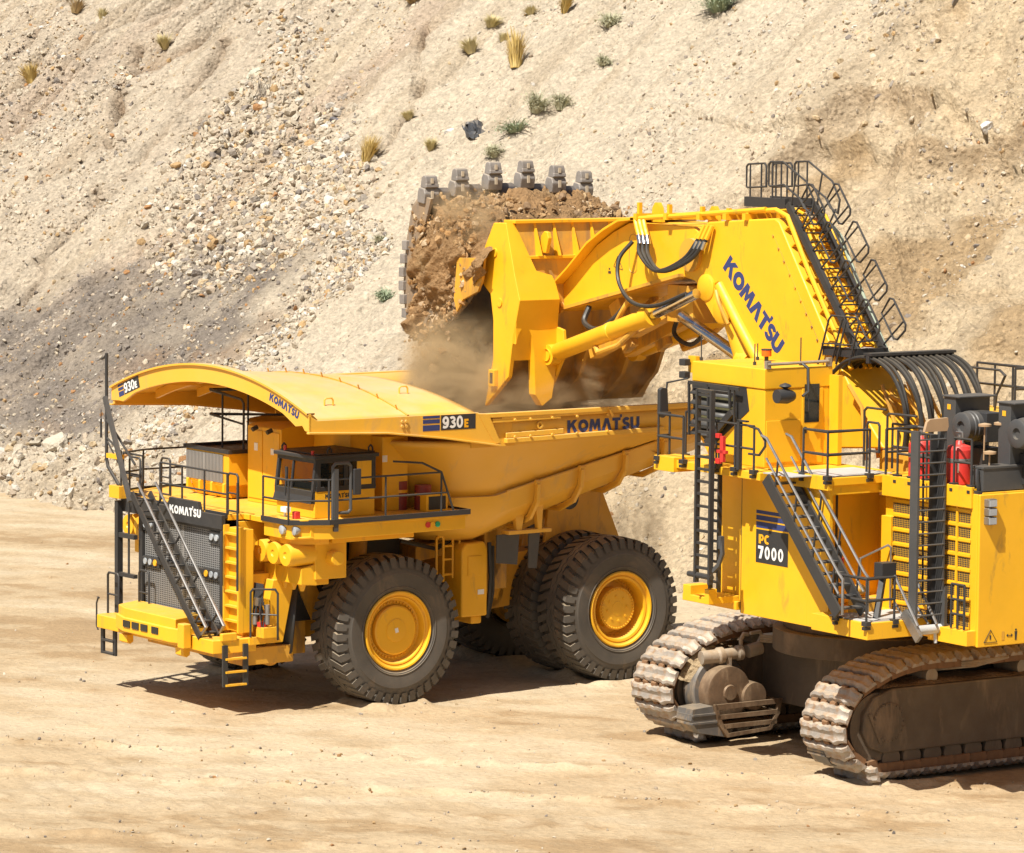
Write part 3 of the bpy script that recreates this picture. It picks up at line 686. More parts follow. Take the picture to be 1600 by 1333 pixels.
for s in (-1, 1):
    mb.cyl((.15, s * 2.1, 1.9), (-.25, s * 1.7, 4.5), .24); mb.cyl((-4.6, s * 1.5, 2.2), (-5.4, s * 1.5, 4.3), .23); mb.cyl((-5.9, s * .5, 2.2), (-6.2, s * .5, 3.6), .2)
    mb.bar((2.3, s * 1.9, 4.4), (1.2, s * 1.9, 2.2), .3, .5)
mb.build('suspension_cylinder', 'yellow_dirty', TR)
# ---- nose: grille, bumper ----------------------------------------
gr = MB()
X = 4.10
for y in (-2.02, 1.98): gr.box(X - .22, X + .05, y - .09, y + .09, 2.05, 4.62)
gr.box(X - .22, X + .05, -1.93, 1.89, 3.38, 3.52); gr.box(X - .22, X + .06, -1.93, 1.89, 2.05, 2.15); gr.box(X - .22, X + .05, -1.93, 1.89, 4.55, 4.62)
gr.box(X - .12, X - .08, -1.93, 1.89, 2.15, 4.55)
grille = gr.build('grille', 'grey', TR, bevel=.012)
sl_ = MB()
for z0, z1, n in ((2.18, 3.37, 22), (3.54, 4.54, 18)):
    for k in range(n):
        z = z0 + (k + .5) * (z1 - z0) / n; sl_.box(X - .06, X - .045, -1.92, 1.88, z - .011, z + .011)
for k in range(43):
    y = -1.9 + 3.77 * k / 42; w = .010 if k != 21 else .03; sl_.box(X - .045, X - .035, y - w, y + w, 2.16, 4.54)
sl_.build('grille_mesh', 'grille_steel', grille, label='silver slotted mesh over the radiator')
def lamp(y, z, amber=False, r=.085):
    b = MB(); b.rev([(0, r * 1.0), (.05, r * 1.0), (.055, r * .85), (.05, r * .82)], (X + .02, y, z), (X + 1, y, z), 16, True, lens=True); o = b.build('headlight', 'amber' if amber else 'lamp', grille, label='amber indicator lamp in the grille' if amber else None)
    return o
bk = MB()
bk.box(X - .03, X + .03, -1.93, -1.10, 3.28, 3.54); bk.box(X - .03, X + .03, 1.06, 1.89, 3.28, 3.54); bk.box(X - .03, X + .03, 1.34, 1.89, 4.22, 4.52); bk.box(X - .03, X + .03, -1.93, -1.35, 4.22, 4.52)
bk.build('lamp_panel', 'charcoal', grille)
for y, a in ((-1.76, 0), (-1.52, 0), (-1.27, 1), (1.25, 1), (1.50, 0), (1.73, 0)): lamp(y, 3.41, a)
for y in (1.50, 1.74, -1.52, -1.77): lamp(y, 4.37)
np_ = MB(); np_.prism([(-2.9, 4.98), (-2.9, 4.62), (2.1, 4.62), (2.1, 4.98), (1.02, 4.98), (.92, 5.22), (-.46, 5.22), (-.56, 4.98)], 'x', X + .0, X + .12)
plate = np_.build('name_plate', 'grey', TR, bevel=.01, label='dark grey hood edge carrying the white maker name')
lt = MB(); lettering(lt, "KOMAT'SU", (X + .12, -.43, 4.82), (0, 1, 0), (0, 0, 1), .215); lt.build('lettering', 'white', plate)
b = MB(); b.prism([(4.35, -2.95), (4.75, -3.0), (4.95, -2.9), (4.95, 2.85), (4.6, 2.95), (3.7, 2.95), (3.7, 2.0), (4.1, 1.9), (4.1, -2.3)], 'z', 1.58, 1.93)
b.box(4.3, 4.75, 2.86, 2.99, 1.9, 2.1)
bump = b.build('bumper', TYW, TR, bevel=.025)
b = MB(); b.prism([(4.4, -2.15), (5.05, -1.75), (5.28, -1.0), (5.30, 1.35), (5.22, 1.62), (4.4, 1.62)], 'z', 1.72, 2.10); b.prism([(4.15, -2.15), (5.0, -1.7), (5.22, -1.0), (5.22, 1.5), (4.15, 1.1)], 'z', 2.08, 2.34)
b.box(5.0, 5.24, 1.62, 1.92, 1.62, 2.25)
b.build('bumper_beam', TYW, bump, bevel=.03)
for y in (-.80, -.36, .08, .62):
    b = MB(); b.box(5.285, 5.315, y - .16, y + .18, 1.86, 2.04); b.build('fog_lamp', 'glass', bump, bevel=.01)
b = MB()
for y in (-1.3, 1.5): b.prism([(4.9, 1.6), (5.1, 1.6), (5.1, 1.42), (5.0, 1.36), (4.9, 1.42)], 'y', y - .2, y + .2)
b.build('tow_eye', TYW, bump, bevel=.01)
b = MB(); b.tube([(4.6, -2.92, 1.93), (4.6, -2.92, 2.95), (4.6, -2.86, 3.02), (4.6, -2.42, 3.02), (4.6, -2.36, 2.95), (4.6, -2.36, 1.93)], .03); b.tube([(4.6, -2.92, 2.45), (4.6, -2.36, 2.45)], .025)
b.tube([(4.3, -1.82, 1.93), (4.3, -1.82, 3.1), (4.3, -1.76, 3.18), (4.3, -1.38, 3.18), (4.3, -1.32, 3.1), (4.3, -1.32, 1.93)], .03); b.tube([(4.3, -1.82, 2.6), (4.3, -1.32, 2.6)], .025)
b.tube([(4.85, -3.0, 1.5), (4.85, -3.08, 1.6), (4.85, -3.08, 2.2), (4.85, -3.0, 2.35), (4.85, -2.95, 2.35)], .025)
b.build('bumper_handrail', 'grey', bump)
def hang_ladder(p, q, zt, zb, n, mat, rmat):
    """rung ladder hanging between plan points p and q"""
    b = MB(); p, q = Vector((*p, 0)), Vector((*q, 0)); d = (q - p).normalized()
    for e in (p, q): b.bar(e + Vector((0, 0, zt)), e + Vector((0, 0, zb)), .06, .14, d)
    o = b.build('boarding_ladder', mat, TR)
    for k in range(n): z = zb + .04 + k * (zt - zb - .06) / n; r_ = MB(); r_.bar(p + Vector((0, 0, z)), q + Vector((0, 0, z)), .14, .05); r_.build('rung', rmat, o)
    return o
hang_ladder((4.75, -2.92), (4.75, -2.30), 1.60, .88, 2, 'grey', 'grey')
o = hang_ladder((4.66, 2.98), (4.05, 2.98), 1.80, .74, 3, 'grey', TYW); o['label'] = 'yellow runged hanging ladder at the bumper corner'
# ---- yellow ladder and panel right of the grille -----------------
b = MB(); b.box(3.72, 4.02, 2.07, 2.83, 2.05, 4.68); b.build('front_panel', TYW, TR, bevel=.015)
b = MB(); b.box(2.3, 3.72, 2.02, 2.12, 2.05, 4.8); b.build('side_panel', TYW, TR, bevel=.01)
b = MB()
for y in (2.12, 2.80): b.box(4.02, 4.17, y - .035, y + .035, 2.05, 4.75)
for k in range(7): b.box(4.04, 4.16, 2.15, 2.77, 2.30 + .37 * k, 2.35 + .37 * k)
b.build('front_ladder', TYW, TR)
b = MB(); b.tube([(4.26, 2.18, 4.6), (4.26, 2.18, 3.2)], .035); b.tube([(4.26, 2.92, 5.9), (4.26, 2.92, 3.15)], .03); b.build('grab_rail', 'grey', TR)
# ---- diagonal access stair across the grille ---------------------
st = MB()
A, Bq = Vector((4.95, -1.10, 5.28)), Vector((4.95, 2.25, 1.94)); A2, B2 = Vector((4.42, -1.10, 5.28)), Vector((4.42, 2.25, 1.94))
st.bar(A, Bq, .05, .17); st.bar(A2, B2, .05, .17)
for k in range(13): q = A.lerp(Bq, (k + .6) / 13); st.box(4.44, 4.93, q.y - .10, q.y + .10, q.z - .022, q.z + .012)
stair = st.build('access_stair', 'grey', TR)
for q0, q1 in ((A, Bq), (A2, B2)):
    hr = MB(); up = Vector((0, .30, .30))
    hr.tube([q0 + up, q1 + up, q1 + Vector((0, .10, .1))], .034); hr.build('handrail', 'steel', stair)
    hp = MB()
    for k in range(4): q = q0.lerp(q1, .1 + .27 * k); hp.tube([q, q + up], .03)
    hp.build('handrail_post', 'grey', stair)
# hoist frame and mast on the right front corner
b = MB()
b.box(4.22, 4.38, -2.95, -2.79, 1.93, 4.9); b.box(4.24, 4.36, -2.80, -2.0, 3.95, 4.07); b.box(4.24, 4.36, -2.80, -2.0, 2.92, 3.02); b.tube([(4.3, -2.35, 3.0), (4.3, -2.35, 4.9)], .03)
b.build('corner_post', 'grey', TR)
b = MB(); b.tube([(4.3, -3.5, 8.75), (4.3, -3.5, 5.95), (4.3, -3.42, 5.75), (4.3, -2.85, 5.3)], .045, 8); b.tube([(4.3, -3.5, 7.0), (4.28, -2.9, 6.55), (4.2, -2.2, 5.9)], .035); b.tube([(4.3, -3.5, 8.72), (4.3, -3.62, 8.62), (4.3, -3.74, 8.58)], .03)
b.tube([(4.3, -3.45, 6.5), (4.3, -2.75, 6.2), (4.3, -2.75, 5.1)], .03); b.tube([(4.3, -3.45, 6.42), (4.3, -2.9, 5.9)], .025); b.tube([(4.36, -3.68, 7.0), (4.36, -3.68, 6.5)], .03); b.tube([(4.36, -3.68, 7.25), (4.36, -3.68, 7.0)], .012)
b.build('mast', 'grey', TR)
b = MB(); b.bar((4.5, -3.25, 7.62), (4.62, -1.75, 5.0), .10, .12); b.build('stair_lift_arm', 'grey_mid', TR)
b = MB(); b.box(4.2, 4.4, -3.35, -2.75, 6.0, 6.12); b.box(4.15, 4.45, -3.12, -2.6, 4.98, 5.3); b.build('lift_bracket', TYW, TR)
# ---- deck ---------------------------------------------------------
D = MB()
deck_poly = [(4.0, -2.95), (4.0, 2.05), (3.5, 2.05), (3.5, 2.86), (3.5, 4.15), (2.6, 4.62), (-1.75, 4.5), (-1.75, 2.2), (-1.0, 1.0), (-1.0, -1.0), (-1.75, -2.2), (-1.75, -4.5), (2.6, -4.5), (3.6, -4.0), (3.6, -2.95)]
D.prism(deck_poly, 'z', 4.84, 4.98)
D.prism([(3.46, 2.9), (3.46, 4.12), (2.58, 4.58), (-1.7, 4.46), (-1.7, 4.2), (2.45, 4.25), (3.1, 3.9), (3.1, 2.9)], 'z', 4.52, 4.84)
D.box(-1.6, 3.3, -4.4, -4.1, 4.52, 4.84)
D.prism([(2.2, 2.4), (3.0, 2.4), (3.3, 3.0), (3.3, 3.9), (2.4, 4.3)], 'z', 4.36, 4.52); D.box(-.2, 2.3, 4.0, 4.3, 4.38, 4.52)
deck = D.build('deck', TYW, TR, bevel=.015)
k = MB(); 
def kerb(pts, z0=4.90, z1=5.03, w=.05):
    for p, q in zip(pts[:-1], pts[1:]): k.bar((p[0], p[1], (z0 + z1) / 2), (q[0], q[1], (z0 + z1) / 2), w, z1 - z0)
kerb([(4.03, -2.95), (4.03, -.58)]); kerb([(4.03, 1.04), (4.03, 2.05)]); kerb([(3.53, 2.9), (3.53, 4.17), (2.62, 4.66), (-1.78, 4.53), (-1.78, 2.6)]); kerb([(3.6, -2.97), (3.6, -4.03), (2.6, -4.53), (-1.7, -4.53)])
k.build('toe_board', 'grey', TR)
def rail(paths, name='guard_rail', h=1.05, mat='grey', every=1.3):
    b = MB()
    for p in paths: b.rails([(x, y, 4.98) for x, y in p], h, .027, (.52,), every)
    return b.build(name, mat, TR)
rail([[(3.98, -1.3), (3.98, 1.98)]]); rail([[(3.5, 2.92), (3.5, 4.1), (2.6, 4.58), (-.9, 4.5)]], every=1.45); rail([[(3.5, -2.98), (3.5, -3.98), (2.6, -4.45), (-1.6, -4.45)]])
b = MB()
for y0, y1, x in ((2.02, 2.5, 3.98), (-2.85, -2.3, 3.98), (-2.2, -1.75, 3.4)):
    b.tube([(x, y0, 5.0), (x, y0, 5.98), (x, y0 + .06, 6.05), (x, y1 - .06, 6.05), (x, y1, 5.98), (x, y1, 5.1), (x, y0, 5.1)], .028); b.tube([(x, y0, 5.55), (x, y1, 5.55)], .022)
b.build('safety_gate', 'grey', TR)
b = MB(); b.tube([(-.9, 4.5, 6.03), (-.3, 4.5, 6.3), (.4, 4.2, 6.35)], .03); b.tube([(-.9, 4.5, 6.03), (-1.3, 4.5, 4.98)], .028); b.tube([(-.9, 4.5, 5.5), (-1.1, 4.5, 5.5)], .025); b.build('rear_brace_rail', 'grey', TR)
# ---- cab ----------------------------------------------------------
cx0, cx1, cy0, cy1 = .78, 2.62, 2.18, 3.95
c = MB(); c.box(cx0, cx1, cy0, cy1, 4.98, 5.70); c.box(cx0 - .02, cx0 + .55, cy0, cy1, 5.70, 6.42)
cab = c.build('cab', TYW, TR, bevel=.03)
g = MB()
g.prism([(cx1 + .05, 5.66), (cx1 + .05, 5.40), (cx1 + .12, 5.36), (cx1 + .02, 5.66)], 'y', cy0, cy1)
for y in (cy0 + .04, cy1 - .04): g.bar((cx1 + .02, y, 5.66), (cx1 - .08, y, 6.5), .09, .09)
g.bar((cx1 + .02, cy0 + .72, 5.66), (cx1 - .08, cy0 + .72, 6.5), .06, .06)
g.box(cx1 - .02, cx1 + .06, cy0, cy1, 5.36, 5.68); g.box(cx1 - .12, cx1 - .02, cy0, cy1, 6.38, 6.5)
g.box(cx0 - .02, cx1 - .04, cy1 - .06, cy1 + .015, 5.66, 5.78); g.box(cx0 - .02, cx1 - .06, cy1 - .06, cy1 + .015, 6.38, 6.5)
for x in (cx1 - .12, cx1 - .95, cx0 + .05): g.box(x - .06, x + .06, cy1 - .06, cy1 + .015, 5.76, 6.40)
g.build('window_frame', 'grey', cab, bevel=.01)
r_ = MB(); r_.box(cx0 - .08, cx1 + .05, cy0 - .08, cy1 + .08, 6.48, 6.58); r_.box(cx0, cx1 - .1, cy0, cy1, 6.58, 6.62)
rf = r_.build('cab_roof', 'grey', cab, bevel=.02)
e = MB()
for x, y in ((cx1 - .1, cy0 + .1), (cx0 + .1, cy1 - .15), (cx1 - .45, cy1 - .1)): e.tube([(x, y, 6.58), (x, y, 6.70), (x - .06, y, 6.76), (x - .12, y, 6.70), (x - .12, y, 6.58)], .022)
e.build('lifting_eye', 'charcoal', rf)
e = MB(); e.cyl((cx1 - .1, cy0 + .25, 6.6), (cx1 - .1, cy0 + .25, 6.72), .04); e.cyl((cx1 - .1, cy1 - .25, 6.58), (cx1 - .1, cy1 - .25, 6.68), .04); e.build('marker_lamp', 'red', rf)
w = MB(); w.add([(cx1 + .0, cy0 + .09, 5.68), (cx1 + .0, cy1 - .09, 5.68), (cx1 - .09, cy1 - .09, 6.40), (cx1 - .09, cy0 + .09, 6.40)], [(0, 1, 2, 3)]); w.build('windscreen', 'clear', cab)
for xa, xb in ((cx1 - .89, cx1 - .18), (cx0 + .11, cx1 - 1.01)):
    w = MB(); w.add([(xb, cy1 - .02, 5.78), (xa, cy1 - .02, 5.78), (xa, cy1 - .02, 6.38), (xb, cy1 - .02, 6.38)], [(0, 1, 2, 3)]); w.build('side_window', 'glass', cab)
s_ = MB(); s_.box(1.5, 2.0, 2.9, 3.3, 5.7, 5.85); s_.box(1.45, 1.6, 2.9, 3.3, 5.8, 6.3); s_.box(2.3, 2.5, 2.4, 3.8, 5.7, 5.85); s_.build('seat', 'charcoal', cab)
l = MB(); lettering(l, "KOMAT'SU", (2.30, cy1, 5.48), (-1, 0, 0), (0, 0, 1), .11); l.build('lettering', 'charcoal', cab)
wp = MB(); wp.tube([(cx1 + .1, cy0 + .55, 5.5), (cx1 + .02, cy0 + .5, 6.15)], .018); wp.box(cx1 + .0, cx1 + .04, cy0 + .46, cy0 + .54, 5.9, 6.2); wp.build('wiper', 'charcoal', cab)
mr = MB(); mr.tube([(2.5, 4.6, 5.0), (2.5, 4.6, 6.35), (2.42, 4.6, 6.43), (2.03, 4.6, 6.43), (1.96, 4.6, 6.35), (1.96, 4.6, 5.25), (2.03, 4.6, 5.18), (2.5, 4.6, 5.18)], .04, 8); mr.box(2.36, 2.48, 4.57, 4.66, 4.72, 6.3)
mf = mr.build('mirror_frame', 'grey_mid', TR, bevel=0)
mm = MB(); mm.box(1.70, 1.92, 4.62, 4.70, 5.62, 6.28); mm.build('mirror', 'charcoal', mf, bevel=.02)
# ---- cabinets behind ---------------------------------------------
b = MB(); b.prism([(1.85, 4.98), (1.85, 6.98), (1.6, 7.05), (-.5, 7.02), (-.5, 4.98)], 'y', -.42, 1.2); b.box(-.5, .85, 1.2, 2.9, 4.98, 6.95); b.box(-.6, .2, 2.9, 3.42, 4.98, 6.9)
ec = b.build('electrical_cabinet', TYW, TR, bevel=.02)
b = MB(); 
for y0, y1 in ((-.36, .32), (.36, 1.14)): b.box(1.85, 1.875, y0, y1, 5.1, 6.88)
b.build('cabinet_door', TYW, ec, bevel=.008)
b = MB(); b.box(1.877, 1.885, -.05, .12, 6.35, 6.55); b.box(1.877, 1.885, .75, .9, 6.3, 6.46); b.box(.05, .2, 3.42, 3.426, 6.25, 6.42); b.build('notice_plate', 'white', ec)
b = MB(); b.cyl((1.95, .2, 6.98), (2.1, .2, 6.92), .06); b.cyl((1.95, .9, 6.95), (2.1, .9, 6.89), .06); b.build('work_lamp', 'charcoal', ec)
b = MB(); b.box(.35, 2.2, -2.92, -.78, 5.35, 6.2); b.prism([(2.2, 5.35), (2.0, 5.0), (.5, 5.0), (.5, 5.35)], 'y', -2.7, -1.0)
for y in (-2.75, -2.15, -1.55, -.95): b.prism([(2.22, 5.42), (2.28, 5.40), (2.28, 5.15), (2.0, 5.0)], 'y', y - .05, y + .05)
vc = b.build('retarder_cabinet', TYW, TR, bevel=.02)
b = MB(); b.box(.3, 2.25, -2.98, -2.86, 6.2, 6.3); b.box(.3, 2.25, -.84, -.72, 6.2, 6.3); b.box(2.15, 2.25, -2.9, -.8, 6.2, 6.3); b.box(.4, 2.15, -2.86, -.84, 6.2, 6.22); b.build('top_frame', 'grey', vc)
b = MB(); b.box(2.2, 2.215, -2.85, -1.05, 5.42, 6.15); vp = b.build('vent_panel', 'charcoal', vc)
b = MB()
for q in range(26): y = -2.83 + q * .0705; b.box(2.215, 2.24, y - .020, y + .020, 5.42, 6.15)
b.box(2.215, 2.245, -1.99, -1.91, 5.42, 6.15); b.build('vent_bars', 'grille_steel', vp)
b = MB(); b.tube([(1.7, -.85, 5.9), (1.7, -.85, 7.5), (1.7, -.95, 7.6), (1.7, -2.5, 7.75), (-.3, -1.0, 7.8), (-.3, -1.0, 6.3)], .03); b.tube([(1.7, -.85, 6.95), (1.7, -2.5, 7.1), (-.3, -1.0, 7.1)], .026); b.tube([(1.7, -1.9, 6.25), (1.7, -1.9, 7.7)], .028); b.tube([(.9, -1.9, 6.25), (.9, -1.9, 7.75)], .028); b.build('roof_rail', 'grey', vc)
# small kit on the deck: tanks behind the cab
b = MB(); b.cyl((-.95, 3.6, 4.98), (-.95, 3.6, 5.62), .22); b.cyl((-.45, 3.2, 4.98), (-.45, 3.2, 5.72), .26); fe = b.build('pressure_bottle', 'dark_red', TR)
b = MB(); b.cyl((-.95, 3.6, 5.35), (-.95, 3.6, 5.42), .225); b.cyl((-.45, 3.2, 5.42), (-.45, 3.2, 5.5), .265); b.build('bottle_band', 'amber', fe)
b = MB(); b.box(-1.35, -.68, 3.85, 4.15, 4.98, 5.42); tb = b.build('battery_box', TYW, TR, bevel=.015); b = MB(); b.box(-1.28, -.75, 4.15, 4.16, 5.03, 5.37); b.build('louvre', 'charcoal', tb)
b = MB(); 
# lamp shelf on the deck corner

disc = [(3.0 + .52 * cos(a), 3.82 + .62 * sin(a)) for a in np.linspace(-pi / 2, pi / 2, 15)]
b.prism(disc, 'z', 5.0, 5.035); b.prism([(x - .04, y) for x, y in disc], 'z', 4.56, 4.60); b.box(2.9, 3.02, 3.25, 4.4, 4.60, 5.0)
sh = b.build('lamp_shelf', TYW, TR, bevel=.008, split=False)
for y, x in ((3.48, 3.38), (3.85, 3.50), (4.20, 3.36)):
    b = MB(); b.rev([(0, .07), (.10, .115), (.17, .115), (.18, .10)], (x - .12, y, 4.76), (x + 1, y, 4.72), 16, True, lens=True); b.build('headlight', 'lamp', sh)
b = MB(); b.box(3.15, 3.3, 3.95, 4.12, 5.03, 5.22); b.build('warning_lamp', 'red', TR, bevel=.02)
b = MB(); b.box(3.1, 3.25, 3.35, 3.6, 5.15, 5.28); b.box(3.15, 3.2, 3.42, 3.48, 5.03, 5.15); b.build('camera_box', 'white', TR)
for x, m in ((-.62, 'amber'), (-.48, 'red'), (-.78, 'green')):
    b = MB(); b.cyl((x - .0, 4.5, 4.70), (x, 4.53, 4.70), .075, n=14); b.build('signal_lamp', m, TR)
# ---- air cleaners -------------------------------------------------
def air_cleaner(sgn, label=None):
    b = MB(); b.box(1.75, 2.70, sgn * 2.3, sgn * 4.12, 3.45, 4.42); b.prism([(2.60, 3.30), (3.10, 3.34), (3.10, 3.76), (2.60, 3.86)], 'y', sgn * 2.35, sgn * 4.08); b.box(2.2, 2.6, sgn * 2.4, sgn * 4.0, 3.30, 3.5)
    b.cyl((2.2, sgn * 4.05, 4.0), (2.2, sgn * 4.42, 4.0), .19)
    o = b.build('air_cleaner', TYW, TR, bevel=.025, label=label)
    for y in (2.68, 3.28, 3.86):
        q = MB(); q.rev([(0, .29), (.72, .29), (.78, .27), (.78, .09), (.75, .07), (.75, 0)], (2.66, sgn * y, 4.10), (4, sgn * y, 4.10), 24, False, lens=True); q.build('filter_canister', TYW, o)
    for y in (2.55, 2.95, 3.35, 3.75): q = MB(); q.cyl((2.85, sgn * y, 3.34), (2.85, sgn * y, 3.14), .12, .05, 10); q.build('dust_cup', TYW, o)
air_cleaner(1); air_cleaner(-1)
b = MB()
b.prism([(3.2, 3.36), (2.55, 3.36), (2.9, 1.75), (3.6, 1.75)], 'y', 2.35, 2.95); b.box(3.0, 3.9, 2.0, 2.6, 1.9, 3.5)
b.build('side_strut', TYW, TR, bevel=.02)
b = MB(); b.add([(2.62, 2.25, 3.15), (2.40, 2.9, 3.22), (2.62, 2.95, 1.42), (2.95, 2.25, 1.45)], [(0, 1, 2, 3)]); b.build('mud_flap', 'grey', TR, solid=.04)
b = MB(); b.tube([(2.62, 2.95, 1.44), (2.95, 2.2, 1.46)], .035); b.build('flap_bar', TYW, TR)
# box and plumbing beside the front ladder
b = MB(); b.box(3.45, 3.95, 2.95, 3.0, 1.75, 1.95); b.box(3.3, 3.75, 3.0, 3.35, 1.95, 2.22); b.build('step_box', TYW, TR, bevel=.01)
b = MB()
for i in range(9):
    y = 2.85 + .05 * i; b.tube([(3.7, y, 2.2), (3.7 + .1 * sin(i * 2.1), y + .04 * cos(i), 2.6), (3.66, y - .1, 2.95), (3.6, y - .15, 3.3)], .018)
b.tube([(3.9, 2.98, 1.95), (3.9, 2.98, 3.1), (3.86, 3.02, 3.18), (3.5, 3.5, 3.2), (3.45, 3.55, 3.1), (3.45, 3.55, 2.2), (3.35, 3.4, 1.9)], .028); b.tube([(3.9, 2.98, 2.55), (3.45, 3.55, 2.55)], .022)
b.build('plumbing', 'charcoal', TR)
b = MB(); b.cyl((3.78, 3.0, 2.28), (3.78, 3.0, 2.5), .07); b.cyl((3.6, 3.3, 2.3), (3.6, 3.3, 2.8), .06); b.box(3.6, 3.75, 2.9, 3.1, 2.75, 2.95); b.build('filter_bowl', 'steel', TR)
b = MB(); b.box(3.55, 3.75, 3.05, 3.2, 2.22, 2.34); b.build('valve', 'red', TR)
# ---- tank between the wheels -------------------------------------
b = MB(); b.prism([(-2.58, 1.97), (-2.58, 3.75), (-2.72, 3.92), (-3.3, 3.95), (-3.42, 3.75), (-3.42, 1.97)], 'y', 1.9, 3.05); b.box(-3.35, -3.0, 2.0, 2.9, 1.75, 1.97)
tk = b.build('hydraulic_tank', TYW, TR, bevel=.05, seg=3)
b = MB(); b.box(-2.78, -3.22, 3.05, 3.07, 3.05, 3.58); b.build('hatch', TYW, tk, bevel=.012)
b = MB(); b.box(-3.1, -3.3, 3.055, 3.062, 2.55, 2.68); b.build('gauge_plate', 'white', tk)
b = MB()
for x in (-1.98, -2.5): b.tube([(x, 2.75, 3.0), (x, 2.75, 4.05), (x - .06, 2.75, 4.12), (x - .16, 2.75, 4.12), (x - .22, 2.75, 4.05), (x - .22, 2.75, 2.7)], .035)
for z in (3.1, 3.5, 3.85): b.tube([(-2.2, 2.75, z), (-2.5, 2.75, z)], .03)
b.build('tank_handrail', TYW, TR)
b = MB(); b.tube([(-3.5, 3.0, 3.9), (-3.52, 3.05, 3.0), (-3.5, 3.02, 2.4), (-3.45, 3.0, 1.9)], .06); b.tube([(-3.62, 3.0, 3.8), (-3.64, 3.0, 2.6), (-3.55, 2.95, 2.0)], .04); b.tube([(-1.0, 2.5, 4.05), (-2.2, 2.4, 3.75), (-3.3, 2.6, 4.3), (-3.9, 2.4, 4.5)], .06); b.build('hydraulic_hose', 'black', TR)
b = MB(); b.box(-2.0, 1.4, 1.3, 1.9, 2.3, 3.5); b.prism([(-1.7, 3.8), (-3.9, 4.1), (-3.9, 3.7), (-1.7, 3.4)], 'y', 1.2, 2.2); b.box(-3.62, -4.3, 2.2, 2.7, 2.6, 4.3); b.build('side_frame', 'yellow_dirty', TR, bevel=.03)
# ---- dump body ----------------------------------------------------
rows = []
def body_row(y, zr, zf, xf, ys2=None, xr=-9.95, xm=-3.0, n=9):
    r = [(xr, y, zr)]
    for q in range(1, 8): t = q / 8; r.append((xr + (xm - xr) * t, y, zr + (zf - zr) * t))
    r.append((xm, y, zf))
    for q in range(1, n + 1): a = pi / 2 * q / n; r.append((xm + (xf - xm) * sin(a), y - 1.7 * (1 - cos(a)), zf))
    r.append((xf, 0, zf)); return r
R0 = body_row(4.68, 7.46, 7.46, .2); R1 = body_row(4.68, 6.80, 6.72, .1); R1b = body_row(4.55, 6.70, 6.60, .0)
R2 = body_row(3.78, 6.76, 5.25, -.75); R2b = body_row(3.93, 6.745, 5.235, -.66); R3 = body_row(3.84, 6.38, 4.72, -.95); R4 = body_row(3.50, 6.06, 4.28, -1.3); R5 = body_row(2.85, 5.88, 3.98, -1.75); R6 = [(p[0], p[1] * .02, p[2]) for p in R5]
left = [R0, R1, R1b, R2, R2b, R3, R4, R5, R6]
bm_ = MB(); bm_.grid([r for r in left[1:]]); bm_.grid([[(x, -y, z) for x, y, z in r] for r in left[1:]][::-1])
bands = []
for s in (1, -1):
    k_ = [(x, s * y, z + (.30 if s < 0 else 0)) for x, y, z in R0[:9]]; l_ = [(x, s * y, z) for x, y, z in R1[:9]]
    bm_.grid([k_, l_] if s > 0 else [l_, k_])
bm_.grid([[(-1.70, y, 8.10 - .0262 * y * y) for y in np.linspace(-4.66, 4.66, 25)], [(-2.3, y, 6.6) for y in np.linspace(-4.3, 4.3, 25)], [(-3.4, y, 4.3) for y in np.linspace(-3.2, 3.2, 25)]])
body = bm_.build('dump_body', M['yellow_body'], TR, angle=28, solid=.10)
b = MB()
for s in (1, -1):
    zr_ = .30 if s < 0 else 0
    b.box(-9.95, -2.1, s * 4.66, s * 4.80, 7.38 + zr_, 7.50 + zr_); b.tube([(-2.6, s * 4.74, 7.36), (-9.9, s * 4.74, 7.40)], .055, 8)
    b.bar((-2.75, s * 4.72, 6.76), (-7.9, s * 4.72, 6.83), .14, .13); b.bar((-2.75, s * 4.74, 6.9), (-4.6, s * 4.74, 6.93), .05, .14); b.bar((-2.3, s * 4.75, 7.30), (-4.5, s * 4.75, 7.32), .05, .12)
    b.prism([(-1.80, 7.52), (-2.15, 7.50), (-2.55, 6.72), (-2.35, 6.70)], 'y', s * 4.70, s * 4.82)
b.build('side_rail', M['yellow_body'], body, bevel=.02)
for s in (1, -1):
    b = MB(); b.box(-3.08, -1.72, s * 4.60, s * 4.67, 6.62, 7.47); b.build('corner_plate', M['yellow_body'], body)
b = MB()
for x in (-3.0, -3.5, -4.2, -5.0, -6.0):
    for z in (6.86, 7.30): b.cyl((x, 4.78, z), (x, 4.83, z), .035, n=8)
b.rev([(0, .10), (.05, .10), (.05, .055), (.0, .05)], (-3.85, 4.69, 7.12), (-3.85, 5.7, 7.12), 16, False, lens=True); b.tube([(-6.05, 4.74, 7.46), (-6.05, 4.85, 7.42), (-6.12, 4.85, 7.28), (-6.2, 4.78, 7.30)], .03); b.build('stud', M['yellow_body'], body)
def rib(x):
    b = MB(); zz = lambda a, c: a + (c - a) * ((x + 9.95) / 6.95)
    pts = [(3.99, zz(6.72, 5.22)), (3.94, zz(6.36, 4.70)), (3.62, zz(6.00, 4.24)), (2.98, zz(5.80, 3.90)), (1.5, zz(5.80, 3.88))]
    for w, off in ((.15, 0.0), (.08, .05)):
        for p, q in zip(pts[:-1], pts[1:]): b.bar((x + (.02 if w < .1 else 0), p[0] + off, p[1] - off * .4), (x + (.02 if w < .1 else 0), q[0] + off, q[1] - off * .8), w, .10, (1, 0, 0))
    b.cyl((x - .09, 3.98, pts[0][1] + .02), (x + .09, 3.98, pts[0][1] + .02), .07, n=10)
    return b.build('body_rib', M['yellow_body'], body, bevel=.015)
for x in (-4.35, -5.78, -7.25, -8.55): rib(x)
